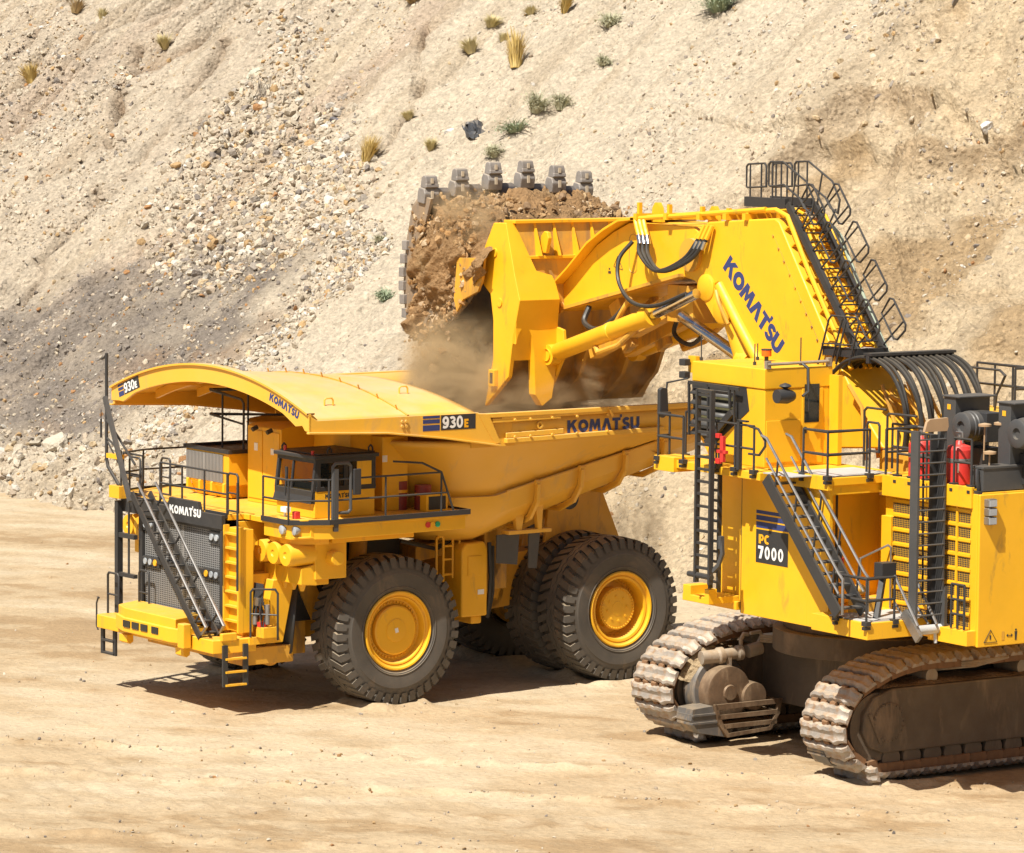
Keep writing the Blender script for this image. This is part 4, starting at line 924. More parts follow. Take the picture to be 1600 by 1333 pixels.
b = MB(); b.tube([(-3.4, 3.91, 5.33), (-5.9, 3.91, 5.865), (-9.9, 3.91, 6.735)], .035); b.build('seam_bead', M['yellow_body'], body)
b = MB(); b.box(-9.9, -2.2, -1.2, 1.2, 3.6, 4.1) if False else None
for s in (-1, 1):
    b.prism([(-9.6, 5.75), (-3.0, 3.98), (-2.5, 3.7), (-5.2, 3.75), (-9.0, 5.0)], 'y', s * .9, s * 1.4)
    b.prism([(-6.5, 4.9), (-8.1, 5.25), (-8.9, 3.5), (-6.3, 3.3)], 'y', s * 1.5, s * 1.62)
b.build('body_frame', 'yellow_dirty', body, bevel=.02)
b = MB(); b.cyl((-7.15, 1.62, 4.72), (-7.15, 1.64, 4.72), .30, n=24); b.build('pivot_hole', 'charcoal', body)
b = MB(); b.prism([(-4.55, 5.0), (-4.83, 5.05), (-4.77, 4.2), (-4.66, 4.2)], 'y', 3.45, 3.6); b.box(-3.7, -5.1, 3.3, 3.6, 4.14, 4.24); b.prism([(-3.95, 4.6), (-4.25, 4.7), (-4.15, 4.2), (-4.0, 4.2)], 'y', 3.4, 3.55); b.prism([(-7.4, 5.75), (-7.55, 5.8), (-7.62, 5.1), (-7.5, 5.1)], 'y', 2.9, 3.05); b.build('flap_bracket', M['yellow_body'], body, bevel=.01)
for pts in ([(-3.42, 4.14), (-4.15, 4.14), (-4.08, 3.32), (-3.40, 3.40)], [(-4.45, 4.14), (-4.82, 4.14), (-4.72, 3.18), (-4.45, 3.20)]):
    b = MB(); b.prism(pts, 'y', 3.42, 3.46); b.build('rear_flap', 'grey_mid', TR)
b = MB(); b.box(-3.45, -3.0, 2.6, 3.3, 3.0, 4.3) if False else None; b.prism([(-3.55, 4.3), (-3.95, 4.3), (-4.1, 3.2), (-3.6, 2.4)], 'y', 2.6, 2.7); b.build('rear_frame_plate', 'yellow_dirty', TR)
# canopy
def cz(x, y): t = (3.25 - x) / 4.95; zc = 8.50 + (8.14 - 8.50) * t; kk = (zc - 7.55) / 22.56; return zc - kk * y * y
ys = np.linspace(-4.75, 4.75, 41); xs = np.linspace(3.3, -1.75, 24)
cp = MB(); cp.grid([[(x, y, cz(x, y)) for y in ys] for x in xs])
canopy = cp.build('canopy', M['yellow_body'], body, angle=40, solid=.05)
fb = MB(); beam = lambda y: 8.64 - .0392 * y * y
yb = np.linspace(-4.85, 4.80, 49)
pf = [(y, beam(y)) for y in yb] + [(4.80, 7.28), (4.62, 7.30), (4.5, 7.42)] + [(y, beam(y) - .47 - .10 * max(0, 1 - abs(abs(y) - 4.2) / .6)) for y in yb[::-1] if abs(y) < 4.3] + [(-4.45, 7.38), (-4.85, 7.36)]
fb.prism(pf, 'x', 3.28, 3.36); beamo = fb.build('canopy_beam', M['yellow_body'], canopy, bevel=.01, angle=20)
lp = MB(); lp.grid([[(3.18, y, beam(y) + .02), (3.42, y, beam(y) + .02), (3.42, y, beam(y) - .03), (3.18, y, beam(y) - .03)] for y in yb], True, True); lp.build('beam_lip', M['yellow_body'], canopy, angle=40)
sb = MB()
for s in (1, -1):
    sb.prism([(3.34, 7.70), (3.10, 7.56), (-1.85, 7.54), (-2.48, 6.68), (-2.0, 6.72), (-1.2, 6.88), (-.72, 6.96), (.3, 7.08), (1.06, 7.17), (3.34, 7.27)], 'y', s * 4.72, s * 4.80)
    sb.bar((3.4, s * 4.82, 7.26), (1.0, s * 4.82, 7.15), .12, .05); sb.bar((1.0, s * 4.82, 7.15), (-.72, s * 4.82, 6.94), .12, .05); sb.bar((-.72, s * 4.82, 6.94), (-2.5, s * 4.82, 6.66), .12, .05)
    sb.prism([(3.34, 7.75), (3.30, 7.80), (2.95, 7.52), (3.34, 7.52)], 'y', s * 4.60, s * 4.70)
side_band = sb.build('canopy_side', M['yellow_body'], canopy, bevel=.012)
ub = MB()
for x in (2.2, .9): ub.grid([[(x + .05, y, cz(x, y) - .06), (x + .05, y, cz(x, y) - .28), (x - .05, y, cz(x, y) - .28), (x - .05, y, cz(x, y) - .06)] for y in np.linspace(-4.4, 4.4, 31)], False, True)
for y in (-2.4, 0, 2.4): ub.bar((3.25, y, cz(3.25, y) - .2), (-1.0, y, cz(-1, y) - .2), .1, .22)
ub.build('under_rib', M['yellow_body'], canopy)
ub = MB(); ub.grid([[(.35, y, cz(.35, y) + .005), (.35, y, cz(.35, y) + .03), (.29, y, cz(.29, y) + .03), (.29, y, cz(.29, y) + .005)] for y in ys], False, True)
for y in np.linspace(-4.3, 4.3, 11): ub.cyl((.36, y, cz(.36, y)), (.42, y + .02, cz(.36, y) + .13), .02, n=6)
ub.build('roof_seam', 'yellow_dirty', canopy)
ub = MB()
for x, y in ((2.3, 3.9), (-.6, 3.0)): ub.tube([(x, y, cz(x, y)), (x, y, cz(x, y) + .14), (x - .05, y, cz(x, y) + .18), (x - .22, y, cz(x, y) + .18), (x - .26, y, cz(x, y) + .12), (x - .26, y, cz(x, y))], .022)
ub.build('lifting_loop', M['yellow_body'], canopy)
for q, z in ((.05, 7.37), (-.06, 7.2)): pass
b = MB()
for x in (.42, .54):
    for z in (7.3, 7.42): b.cyl((x, 4.80, z), (x, 4.84, z), .04, n=8)
b.build('bolt', M['yellow_body'], side_band)
# decals on the left side and on the front beam
d = MB(); d.box(-.66, -1.74, 4.802, 4.806, 7.14, 7.525); dp = d.build('model_plate', 'charcoal', side_band)
d = MB(); x = lettering(d, '930', (-.70, 4.806, 7.18), (-1, 0, 0), (0, 0, 1), .31, .06); d.build('lettering', 'white', dp)
d = MB(); lettering(d, 'E', (-.70 - x - .02, 4.806, 7.18), (-1, 0, 0), (0, 0, 1), .22); d.build('lettering', 'amber', dp)
d = MB()
for z0, z1 in ((7.46, 7.525), (7.33, 7.43), (7.14, 7.29)): d.box(-.10, -.62, 4.802, 4.806, z0, z1)
d.build('stripe_decal', 'blue', side_band)
d = MB(); lettering(d, "KOMAT'SU", (-4.76, 4.69, 6.865), (-1, 0, 0), (0, 0, 1), .33, .055); d.build('lettering', 'blue', body)
def on_beam(text, y, h, dz, mat, gap=.05):
    """letters one at a time, following the curved front beam"""
    b = MB()
    for ch in text:
        w = GL[ch][0] * h; ym = y + w / 2; a = math.atan(-.0784 * ym); zb = beam(ym) - dz
        lettering(b, ch, (3.362, y, zb - sin(a) * w / 2), (0, cos(a), sin(a)), (0, -sin(a), cos(a)), h); y += (w + gap * h) * cos(a)
    b.build('lettering', mat, beamo); return y
on_beam("KOMAT'SU", 2.98, .20, .34, 'blue', .02)
a = math.atan(.0784 * 4.1); u_ = Vector((0, cos(a), sin(a))); v_ = Vector((0, -sin(a), cos(a))); n_ = Vector((1, 0, 0)); p_ = Vector((3.362, -4.42, beam(4.42) - .40))
def quad(mb, o, u0, u1, v0, v1, lift): 
    mb.add([o + u_ * a_ + v_ * b_ + n_ * lift for a_, b_ in ((u0, v0), (u1, v0), (u1, v1), (u0, v1))], [(0, 1, 2, 3)])
d = MB(); quad(d, p_, .30, 1.12, 0, .33, .003); d.build('model_plate', 'charcoal', beamo)
d = MB(); quad(d, p_, 0, .28, 0, .13, .003); quad(d, p_, 0, .28, .16, .24, .003); quad(d, p_, 0, .28, .27, .33, .003); d.build('stripe_decal', 'blue', beamo)
d = MB(); x = lettering(d, '930', p_ + u_ * .32 + v_ * .03, u_, v_, .27, .05, .006); lettering(d, 'E', p_ + u_ * (.32 + x) + v_ * .03, u_, v_, .18, .05, .006); d.build('lettering', 'white', beamo)
# ================================================================== FACE SHOVEL  (x towards the bucket, y to its left, z up)
E_ANG = pi - radians(56)
EX = empty('mining_shovel', (8.73, 100.2, 0), E_ANG, 'huge yellow hydraulic face shovel on crawler tracks with its bucket raised', 'excavator')
# ---- crawlers -----------------------------------------------------
def shoe_mesh(w=1.62):
    mb = MB(); h = w / 2; n = 15; rows = []
    for i in range(n):
        t = i / (n - 1); x = -h + w * t; ed = min(t, 1 - t) * w; dz = -.13 * max(0, 1 - ed / .17); wob = .022 * sin(i * 2.3) + .016 * sin(i * 5.1 + 1)
        prof = [(-.20 + wob, -.13), (-.205 + wob, -.03), (-.185 + wob, .03), (-.11 + wob, .055), (-.05, .028), (.0, .012), (.05, .026), (.11 - wob, .055), (.17 - wob, .02), (.19 - wob, -.04), (.185 - wob, -.13)]
        rows.append([(x, y, z + dz * (1 if z > -.1 else .3)) for y, z in prof])
    m = 11; mb.grid(rows, True, True); mb.f += [tuple(range(m))[::-1], tuple((n - 1) * m + j for j in range(m))]; mb.sm += [False, False]
    return mb
def shoe_links():
    mb = MB()
    for x in (-.52, -.17, .17, .52): mb.prism([(-.31, -.10), (-.27, -.05), (.20, -.06), (.24, -.12), (.20, -.34), (-.28, -.34)], 'x', x - .10, x + .10)
    return mb
def crawler(xc, near):
    f = MB()
    R = 1.02; half = 3.72; zc = 1.50
    def pill(r, hy, n=14): return [(hy + r * cos(a), zc + r * sin(a)) for a in np.linspace(-pi / 2, pi / 2, n)] + [(-hy + r * cos(a), zc + r * sin(a)) for a in np.linspace(pi / 2, 3 * pi / 2, n)]
    # side frame: bulged plates between idler and sprocket
    poly = [(2.75, .66), (3.15, .82), (3.38, 1.2), (3.34, 1.62), (3.05, 1.98), (2.5, 2.16), (-2.5, 2.16), (-3.4, 1.7), (-3.4, 1.0), (-2.9, .66)]
    f.prism(poly, 'x', xc - .62, xc + .62)
    fr = f.build('crawler', 'frame_brown', EX, bevel=.06, seg=3, label='near crawler with a dusty plain side frame' if near else 'far crawler with its final drive and guard showing')
    s = -1
    b = MB(); b.rev([(0, .46), (.03, .46), (.035, .42), (.035, 0)], (xc - .62, 2.62, 1.38), (xc - 2, 2.62, 1.38), 32, False, lens=True)
    for k in range(24): a = 2 * pi * k / 24; b.cyl((xc - .645, 2.62 + .43 * cos(a), 1.38 + .43 * sin(a)), (xc - .675, 2.62 + .43 * cos(a), 1.38 + .43 * sin(a)), .022, n=6)
    b.bar((xc - .64, 3.2, 1.62), (xc - .64, 2.86, .92), .05, .08); b.build('hub_cover', 'frame_brown', fr)
    b = MB()
    for k in range(9):
        y = 2.45 - k * .62; b.cyl((xc - .55, y, .50), (xc - .30, y, .50), .27, n=20); b.cyl((xc + .3, y, .50), (xc + .55, y, .50), .27, n=20); b.cyl((xc - .3, y, .50), (xc + .3, y, .50), .18, n=12)
        b.build('track_roller', 'frame_brown', fr, bevel=.02, split=False); b = MB()
    for y in (1.2, -1.6):
        b = MB(); b.cyl((xc - .45, y, 2.34), (xc + .45, y, 2.34), .18, n=16); b.build('carrier_roller', 'worn_steel', fr)
    for y in (2.86, -2.86):
        b = MB(); b.cyl((xc - .5, y, 1.28), (xc + .5, y, 1.28), .80, n=32)
        for k in range(16):
            a = 2 * pi * k / 16; b.bar((xc, y + .76 * cos(a), 1.28 + .76 * sin(a)), (xc, y + .92 * cos(a), 1.28 + .92 * sin(a)), .62, .14, (1, 0, 0))
        b.build('drive_sprocket', 'frame_brown', fr)
    # dirt lying on the frame ledges
    r = np.random.default_rng(3 if near else 4); V = []; nx, ny = 12, 110
    U, W = np.meshgrid(np.linspace(-.60, .60, nx), np.linspace(-3.0, 2.9, ny)); hh = .02 + .16 * (fbm(U * 2.5, W * 1.6, 90, 4, .6) + .45) * (1 - np.abs(U / .64) ** 4)
    P = np.stack([xc + U, W, 2.14 + hh], -1).reshape(-1, 3); np_mesh('packed_soil', P, grid_faces(ny, nx), 'soil', np.tile(np.array([[.40, .27, .155]]), (len(P), 1)), True, fr)
    # shoes round the loop: low rounded nose, run sagging over the carrier rollers
    nose = [(2.70, .09), (3.20, .20), (3.62, .40), (3.96, .72), (4.16, 1.10), (4.15, 1.45), (3.92, 1.94), (3.52, 2.32), (2.95, 2.58), (2.35, 2.76), (1.6, 2.86)]
    loop = nose + [(.6, 2.86), (-.6, 2.86)] + [(-y, z) for y, z in nose[::-1]]
    E_ = [loop[-1]] + loop + loop[:2]; Q = []
    for i in range(1, len(E_) - 2):
        for k in range(24):
            t = k / 24; p0, p1, p2, p3 = (np.array(E_[j]) for j in (i - 1, i, i + 1, i + 2)); Q.append(.5 * (2 * p1 + (p2 - p0) * t + (2 * p0 - 5 * p1 + 4 * p2 - p3) * t * t + (3 * p1 - p0 - 3 * p2 + p3) * t ** 3))
    Q = np.array(Q + [Q[0]]); Q[:, 1] = np.maximum(Q[:, 1], .09); S = np.concatenate([[0], np.cumsum(np.hypot(*np.diff(Q, axis=0).T))]); n = round(S[-1] / .505)
    sh = shoe_mesh().build('track_shoe', 'shoe', fr, angle=32, split=False); lk = shoe_links()
    tmp = lk.build('links', 'rust', None, split=False); two_part(sh, tmp)
    for k in range(n):
        s_ = (k + .3) * S[-1] / n; y, z = np.interp(s_, S, Q[:, 0]), np.interp(s_, S, Q[:, 1]); s1, s2 = s_ - .12, s_ + .12
        ty, tz = np.interp(s2 % S[-1], S, Q[:, 0]) - np.interp(s1 % S[-1], S, Q[:, 0]), np.interp(s2 % S[-1], S, Q[:, 1]) - np.interp(s1 % S[-1], S, Q[:, 1])
        ny, nz = tz, -ty; o = sh if k == 0 else copy_part(sh, fr)
        o.location = (xc, y, z); o.rotation_euler = (atan2(-ny, nz) + radians(random.uniform(-1.5, 1.5)), 0, 0)
    return fr
near_c = crawler(-3.37, True); far_c = crawler(3.37, False)
# final drive drum, guard and motors on the inner face of each crawler (seen on the far one)
def final_drive(xc, parent):
    x = xc - .62
    b = MB(); b.rev([(0, .82), (.35, .82), (.40, .77), (.42, .56), (.70, .52), (.75, .40), (.75, 0)], (x, 2.75, 1.32), (x - 2, 2.75, 1.32), 40, False, lens=True); o = b.build('final_drive', 'dusty_steel', parent, angle=30)
    b = MB(); b.rev([(.40, .66), (.78, .64), (.80, .58), (.80, .20), (.85, .18), (.85, 0)], (x, 2.75, 1.28), (x - 2, 2.75, 1.28), 32, False, lens=True); b.rev([(.40, .36), (.90, .34), (.92, 0)], (x, 2.05, 1.15), (x - 2, 2.05, 1.15), 24, False, lens=True); b.build('gear_case', 'gear_brown', o)
    g = MB()                                                          # stepped guard basket
    for (z0, z1, yo) in ((.95, 1.02, 0), (.70, .76, .03), (.46, .52, .12)): g.box(x - .95, x - .30, 1.45 + yo, 1.30 + yo, z0, z1); g.box(x - 1.0, x - .94, 1.32 + yo, 3.30 - yo * 2, z0 - .02, z1 + .03)
    g.prism([(1.28, 1.05), (1.35, .70), (1.62, .30), (2.95, .22), (3.2, .55), (3.35, 1.05), (3.28, 1.05), (3.1, .6), (2.9, .32), (1.68, .38), (1.45, .72), (1.38, 1.05)], 'x', x - 1.0, x - .92)
    g.build('step_guard', 'gear_brown', o, split=False)
    g = MB(); g.prism([(3.35, 1.02), (3.95, .98), (4.0, .7), (3.75, .38), (2.95, .22), (3.2, .55)], 'x', x - .92, x - .3)
    for z in (.62, .82): g.box(x - .95, x - .3, 3.1, 3.98, z - .03, z + .03)
    g.build('guard_plate', 'dusty_steel', o, bevel=.01)
    U, Q_ = np.meshgrid(np.linspace(0, 1, 40), np.linspace(0, 1, 22)); A_ = .25 + 1.75 * U; Rr = .80 + .20 * (1 - Q_) + .10 * (fbm(U * 9, Q_ * 6, 99, 4, .65)); X_ = x - .02 - .42 * Q_ * (1 - .4 * np.abs(2 * U - 1)) + .05 * fbm(U * 12, Q_ * 9, 98, 3)
    P = np.stack([X_, 2.75 + Rr * np.cos(A_), 1.32 + Rr * np.sin(A_)], -1).reshape(-1, 3); np_mesh('packed_soil', P, grid_faces(22, 40), 'soil', np.tile(np.array([[.50, .38, .235]]), (len(P), 1)), True, o)
    m = MB(); m.cyl((x - .35, 3.3, 2.12), (x - .42, 2.85, 2.14), .17, n=14); m.rev([(0, .15), (.06, .21), (.18, .21), (.2, .15), (.55, .15), (.6, .19), (.72, .19), (.74, .1)], (x - .42, 2.9, 2.14), (x - .6, 1.2, 2.26), 16, True, lens=True)
    m.cyl((x - .5, 2.0, 2.2), (x - .52, 1.62, 2.27), .17, n=12); m.box(x - .6, x - .3, 2.55, 2.68, 1.2, 2.1); m.build('travel_motor', 'worn_steel', o, split=False)
    m = MB(); m.tube([(x - .5, 2.2, 2.3), (x - .52, 2.22, 2.52), (x - .5, 2.12, 2.64), (x - .5, 2.0, 2.62)], .05, 8); m.tube([(x - .5, 1.7, 2.35), (x - .5, 1.55, 2.55), (x - .6, 1.7, 2.68), (x - .6, 2.0, 2.66)], .045, 8)
    for k in range(3): m.tube([(x - .6, 1.7, 2.45 + .07 * k), (x - 1.0, 1.0, 2.40 + .06 * k), (x - 1.8, .2, 2.55 + .05 * k), (x - 2.4, -.3, 2.8)], .035, 6)
    m.build('drive_hose', 'worn_steel', o, split=False)
final_drive(3.37, far_c); final_drive(-3.37 + 2 * .62 + .35, near_c)
b = MB(); b.box(-2.7, 2.75, -2.6, 1.15, .9, 2.45); b.box(-2.7, 2.75, -3.0, -.2, .7, 1.2); b.cyl((0, 0, 2.4), (0, 0, 2.95), 2.35, n=40); b.cyl((0, 0, 2.95), (0, 0, 3.7), 2.1, n=40); b.build('car_body', 'frame_brown', EX, bevel=.03, split=False)
# ---- superstructure ----------------------------------------------
YW = M['yellow']
b = MB(); b.box(-7.48, 1.9, -4.2, 2.9, 3.62, 4.3); b.box(-7.46, -4.05, -3.0, 2.86, 4.3, 7.08); b.box(-4.05, .9, -3.0, 2.4, 4.3, 6.6); b.box(-1.0, 2.2, -3.9, -2.0, 4.3, 7.0)
sup = b.build('main_frame', YW, EX, bevel=.015, split=False)
def plate(name, mat, parent, *a, **k):
    b = MB(); b.box(*a); return b.build(name, mat, parent, **k)
plate('rear_panel', YW, sup, -7.52, -7.44, -3.02, 2.98, 3.60, 7.04, bevel=.02)
plate('corner_post', YW, sup, -7.46, -7.24, 2.82, 3.0, 3.62, 7.05, bevel=.015)
plate('corner_post', YW, sup, -4.42, -4.07, 2.80, 3.0, 3.70, 6.25, bevel=.01)
d = MB(); tri = [(2.80, 3.70), (2.42, 3.70), (2.61, 3.98)]
for i in range(3): d.bar((-7.524, *tri[i]), (-7.524, *tri[(i + 1) % 3]), .006, .022, (1, 0, 0))
d.box(-7.523, -7.526, 2.59, 2.63, 3.76, 3.86); sg = d.build('warning_sign', 'charcoal', sup, split=False)
d = MB(); d.box(-7.523, -7.526, 2.28, 2.2, 3.72, 3.92); d.build('sign_mark', 'yellow_dirty', sg)
d = MB(); d.bar((-7.524, 2.12, 3.82), (-7.524, 1.98, 3.82), .006, .02, (1, 0, 0)); d.prism([(2.14, 3.82), (2.09, 3.86), (2.09, 3.78)], 'x', -7.523, -7.526); d.prism([(1.95, 3.82), (2.0, 3.86), (2.0, 3.78)], 'x', -7.523, -7.526); d.cyl((-7.522, 1.86, 3.935), (-7.527, 1.86, 3.935), .026, n=10)
d.prism([(1.90, 3.90), (1.82, 3.90), (1.83, 3.8), (1.835, 3.70), (1.855, 3.70), (1.86, 3.78), (1.865, 3.70), (1.885, 3.70), (1.89, 3.8)], 'x', -7.523, -7.526); d.build('sign_mark', 'charcoal', sg, split=False)
for z in (6.86, 6.66, 6.46):
    b = MB(); b.box(-7.68, -7.50, 2.62, 2.86, z - .09, z + .09); o = b.build('work_lamp', 'steel', sup, bevel=.02); b = MB(); b.box(-7.70, -7.68, 2.64, 2.84, z - .07, z + .07); b.build('lamp_lens', 'lamp', o)
# engine side: slatted grille doors
for y, x0, x1 in ((2.93, -7.20, -6.25), (2.93, -6.15, -4.45)):
    b = MB(); b.box(x0, x1, y - .04, y + .01, 3.95, 6.72); gp = b.build('grille_door', YW, sup)
    for k in range(8):
        z = 4.02 + .335 * k; m = MB(); n = int((x1 - x0) / .058)
        for q in range(n):
            for rr in range(5):
                xx = x0 + .05 + q * .058; m.box(xx, xx + .046, y + .008, y + .013, z + .045 * rr, z + .045 * rr + .037)
        m.build('perforated_strip', 'charcoal', gp, split=False)
        m = MB(); m.box(x0, x1, y + .01, y + .045, z + .245, z + .305); m.build('slat', YW, gp)
    m = MB(); m.box((x0 + x1) / 2 - .03, (x0 + x1) / 2 + .03, y + .01, y + .05, 3.95, 6.72); m.build('mullion', YW, gp)
# upper deck
b = MB(); b.prism([(1.75, 5.2), (1.75, 2.2), (-4.1, 2.2), (-4.1, 4.62), (-2.4, 4.62), (-2.4, 5.25)], 'z', 7.0, 7.18); b.box(-7.3, -3.6, 1.8, 3.02, 7.0, 7.16); b.box(-4.14, -1.9, 4.50, 4.64, 6.9, 7.22); b.box(-7.3, -4.14, 2.96, 3.06, 6.72, 7.2)
b.box(.9, 1.7, 4.6, 5.3, 6.9, 7.25)
b.build('upper_deck', YW, EX, bevel=.012, split=False)
b = MB(); b.box(-3.95, -2.5, 2.6, 4.5, 7.18, 7.20); b.box(-3.55, -2.45, 4.62, 5.2, 7.18, 7.20); b.build('deck_grating', 'grey_light', EX, split=False)
# cab base with the model sign
b = MB(); b.box(-3.25, -.74, 2.4, 4.5, 3.68, 7.0); b.box(-4.05, -3.25, 4.40, 4.5, 3.68, 7.0); b.box(-4.05, -3.25, 2.9, 4.40, 6.78, 7.0); b.box(-4.05, -3.25, 2.9, 4.40, 3.68, 4.12); base = b.build('cab_base', YW, EX, bevel=.01, split=False)
b = MB(); b.box(-.735, .38, 2.4, 4.38, 3.72, 7.0); b.build('front_box', YW, base, bevel=.01)
b = MB(); b.box(.38, 1.5, 2.4, 3.4, 4.0, 7.0); b.build('front_box', 'yellow_dirty', base)
b = MB(); b.box(-.75, -.735, 4.3, 4.505, 3.7, 7.0); b.build('panel_seam', 'charcoal', base)
def sign_px(): pass
SX0, SX1 = -1.31, -2.53
d = MB(); d.box(SX0, SX1, 4.502, 4.506, 4.96, 5.74); sg = d.build('model_sign', 'charcoal', base)
d = MB(); lettering(d, 'PC', (SX0 - .11, 4.506, 5.41), (-1.35, 0, 0), (0, 0, 1), .22, .06); d.build('lettering', 'amber', sg)
d = MB(); lettering(d, '7000', (SX0 - .09, 4.506, 5.06), (-1, 0, 0), (0, 0, 1), .30, .19); d.build('lettering', 'white', sg)
for z0, z1 in ((5.78, 5.92), (5.96, 6.07), (6.11, 6.19)):
    d = MB(); d.box(SX0, SX1, 4.502, 4.506, z0, z1); d.build('stripe_decal', 'blue', base)
b = MB(); b.box(-3.29, -3.255, 2.98, 3.66, 4.15, 6.75); dr = b.build('engine_room_door', YW, base, bevel=.01); b = MB(); b.box(-3.29, -3.255, 3.72, 4.38, 4.15, 6.75); b.build('engine_room_door', YW, base, bevel=.01)
b = MB(); b.box(-3.33, -3.29, 3.58, 3.62, 5.3, 5.6); b.build('door_handle', 'charcoal', dr)
b = MB(); b.box(-3.30, -3.25, 3.66, 3.72, 4.15, 6.75); b.build('door_gasket', 'charcoal', base)
b = MB(); b.cyl((-4.16, 4.25, 4.95), (-4.16, 4.25, 5.35), .085, n=12); fe = b.build('extinguisher', 'red', EX); b = MB(); b.cyl((-4.16, 4.25, 5.35), (-4.16, 4.25, 5.5), .04, n=8); b.build('valve', 'charcoal', fe)
# front foot bracket of the ladder
b = MB(); b.box(-.62, .42, 4.45, 5.35, 3.92, 4.08); b.box(.1, .4, 4.8, 5.35, 4.05, 4.3); b.box(-.62, -.45, 5.1, 5.35, 4.05, 4.28); b.box(-.7, .45, 4.38, 4.6, 3.75, 3.95); b.build('ladder_bracket', YW, EX, bevel=.015, split=False)
# vertical ladder with its back rail
b = MB()
for x in (-.40, -.95): b.box(x - .035, x + .035, 5.50, 5.62, 4.45, 8.98)
b.box(-.98, -.37, 5.50, 5.60, 8.92, 9.0); b.cyl((-.1, 5.55, 4.62), (-1.0, 5.55, 4.62), .07, n=8)
lad = b.build('cab_ladder', 'grey', EX, split=False)
for k in range(15): q = MB(); q.box(-.92, -.43, 5.52, 5.60, 4.78 + .29 * k, 4.84 + .29 * k); q.build('rung', 'grey', lad)
b = MB()
for x in (-.28, -.60): b.box(x - .03, x + .03, 5.0, 5.10, 4.2, 7.6)
for k in range(14): b.box(-.6, -.28, 5.02, 5.08, 4.4 + .24 * k, 4.46 + .24 * k)
b.build('back_ladder', 'charcoal', EX, split=False)
b = MB(); b.tube([(-1.15, 5.4, 5.5), (-1.2, 5.4, 5.2), (-1.05, 5.4, 4.9), (-.95, 5.5, 4.75)], .06); b.box(-1.2, -1.08, 5.35, 5.45, 5.3, 5.6); b.build('ladder_latch', 'grey_mid', lad)
b = MB(); b.box(-1.15, -1.0, 5.42, 5.5, 7.9, 8.0); b.box(-1.30, -1.18, 5.42, 5.5, 7.35, 7.95); b.box(-1.4, -1.05, 5.42, 5.5, 7.55, 7.62); b.box(-1.15, -1.0, 5.42, 5.5, 7.3, 7.42); b.build('ladder_gate_latch', 'red', EX, split=False)
# ---- cab ----------------------------------------------------------
CX0, CX1, CY0, CY1 = -1.58, 1.26, 2.55, 4.5
b = MB()
b.prism([(CX1, 9.02), (CX1, 9.50), (CX0, 9.50), (CX0, 9.02)], 'y', CY0 - .04, CY1 + .03)
b.prism([(CX1 - .02, 9.02), (CX1 - .12, 7.9), (.5, 7.18), (CX0 + .02, 7.18), (CX0 + .02, 9.02)], 'y', CY0, CY1)
cab = b.build('operator_cab', YW, EX, bevel=.03, split=False)
g = MB()                                                              # grey guard frame round the side glass
fr_poly = [(CX1 + .02, 9.02), (CX1 - .1, 7.9), (.46, 7.50), (-.98, 8.48), (-.86, 9.02)]
g.prism(fr_poly, 'y', CY1 + .002, CY1 + .012); wf = g.build('window_surround', 'grey', cab)
g = MB()
for z in (8.86, 8.62, 8.38, 8.14, 7.90): 
    x1 = -.45 if z > 8.5 else (-.45 + (8.5 - z) * .9)
    g.add([(1.16, CY1 + .02, z), (x1, CY1 + .02, z), (x1, CY1 + .16, z - .13), (1.16, CY1 + .16, z - .13)], [(0, 1, 2, 3)])
g.build('louvre', 'grey_mid', wf, solid=.015)
g = MB()
for z in (8.76, 8.52, 8.28, 8.04):
    x1 = -.40 if z > 8.5 else (-.40 + (8.5 - z) * .9); g.box(1.14, x1, CY1 + .014, CY1 + .018, z - .10, z + .05)
g.build('side_window', 'glass_green', wf)
g = MB()
for x in (1.18, .42, -.42): g.bar((x, CY1 + .17, 9.0), (x - .03, CY1 + .17, 8.5 if x < 0 else 7.75), .05, .05)
g.bar((1.2, CY1 + .17, 9.0), (-.8, CY1 + .17, 8.98), .05, .08); g.bar((1.15, CY1 + .17, 7.98), (.1, CY1 + .17, 7.98), .05, .05); g.bar((-.60, CY1 + .17, 9.0), (-.62, CY1 + .17, 8.2), .04, .04); g.bar((-.5, CY1 + .14, 8.42), (.5, CY1 + .14, 7.60), .09, .16)
g.build('guard_frame', 'grey', wf, split=False)
d = MB(); d.box(CX0 - .004, CX0 + .02, CY0 + .24, CY0 + .86, 7.24, 9.0); door = d.build('cab_door', YW, cab, bevel=.01)
d = MB(); d.box(CX0 - .012, CX0 - .004, CY0 + .36, CY0 + .80, 8.20, 9.10); d.build('door_window', 'glass', door, bevel=.006); d = MB(); d.box(CX0 - .05, CX0 - .004, CY0 + .75, CY0 + .8, 7.95, 8.1); d.build('door_handle', 'charcoal', door)
d = MB(); d.box(CX0 - .004, CX0 + .02, CY0 + .90, CY1 - .05, 7.30, 8.28); d.build('access_panel', YW, cab, bevel=.008)
d = MB(); d.box(CX0 - .35, CX0, CY0 - .06, CY0 + .06, 7.2, 9.3); d.build('door_jamb', YW, cab)
b = MB(); b.rev([(0, .0), (.0, .16), (.3, .18), (.45, .13), (.5, .1), (.5, 0)], (CX0 - .3, CY1 - .1, 8.88), (CX0 - .3, CY1 - 2, 8.86), 16, True, lens=True); b.rev([(0, .04), (.06, .15), (.10, .12), (.14, 0)], (CX0 - .3, CY1 - .35, 9.05), (CX0 - .3, CY1 - .35, 10), 16, False, lens=True); b.build('precleaner', 'charcoal', cab, split=False)
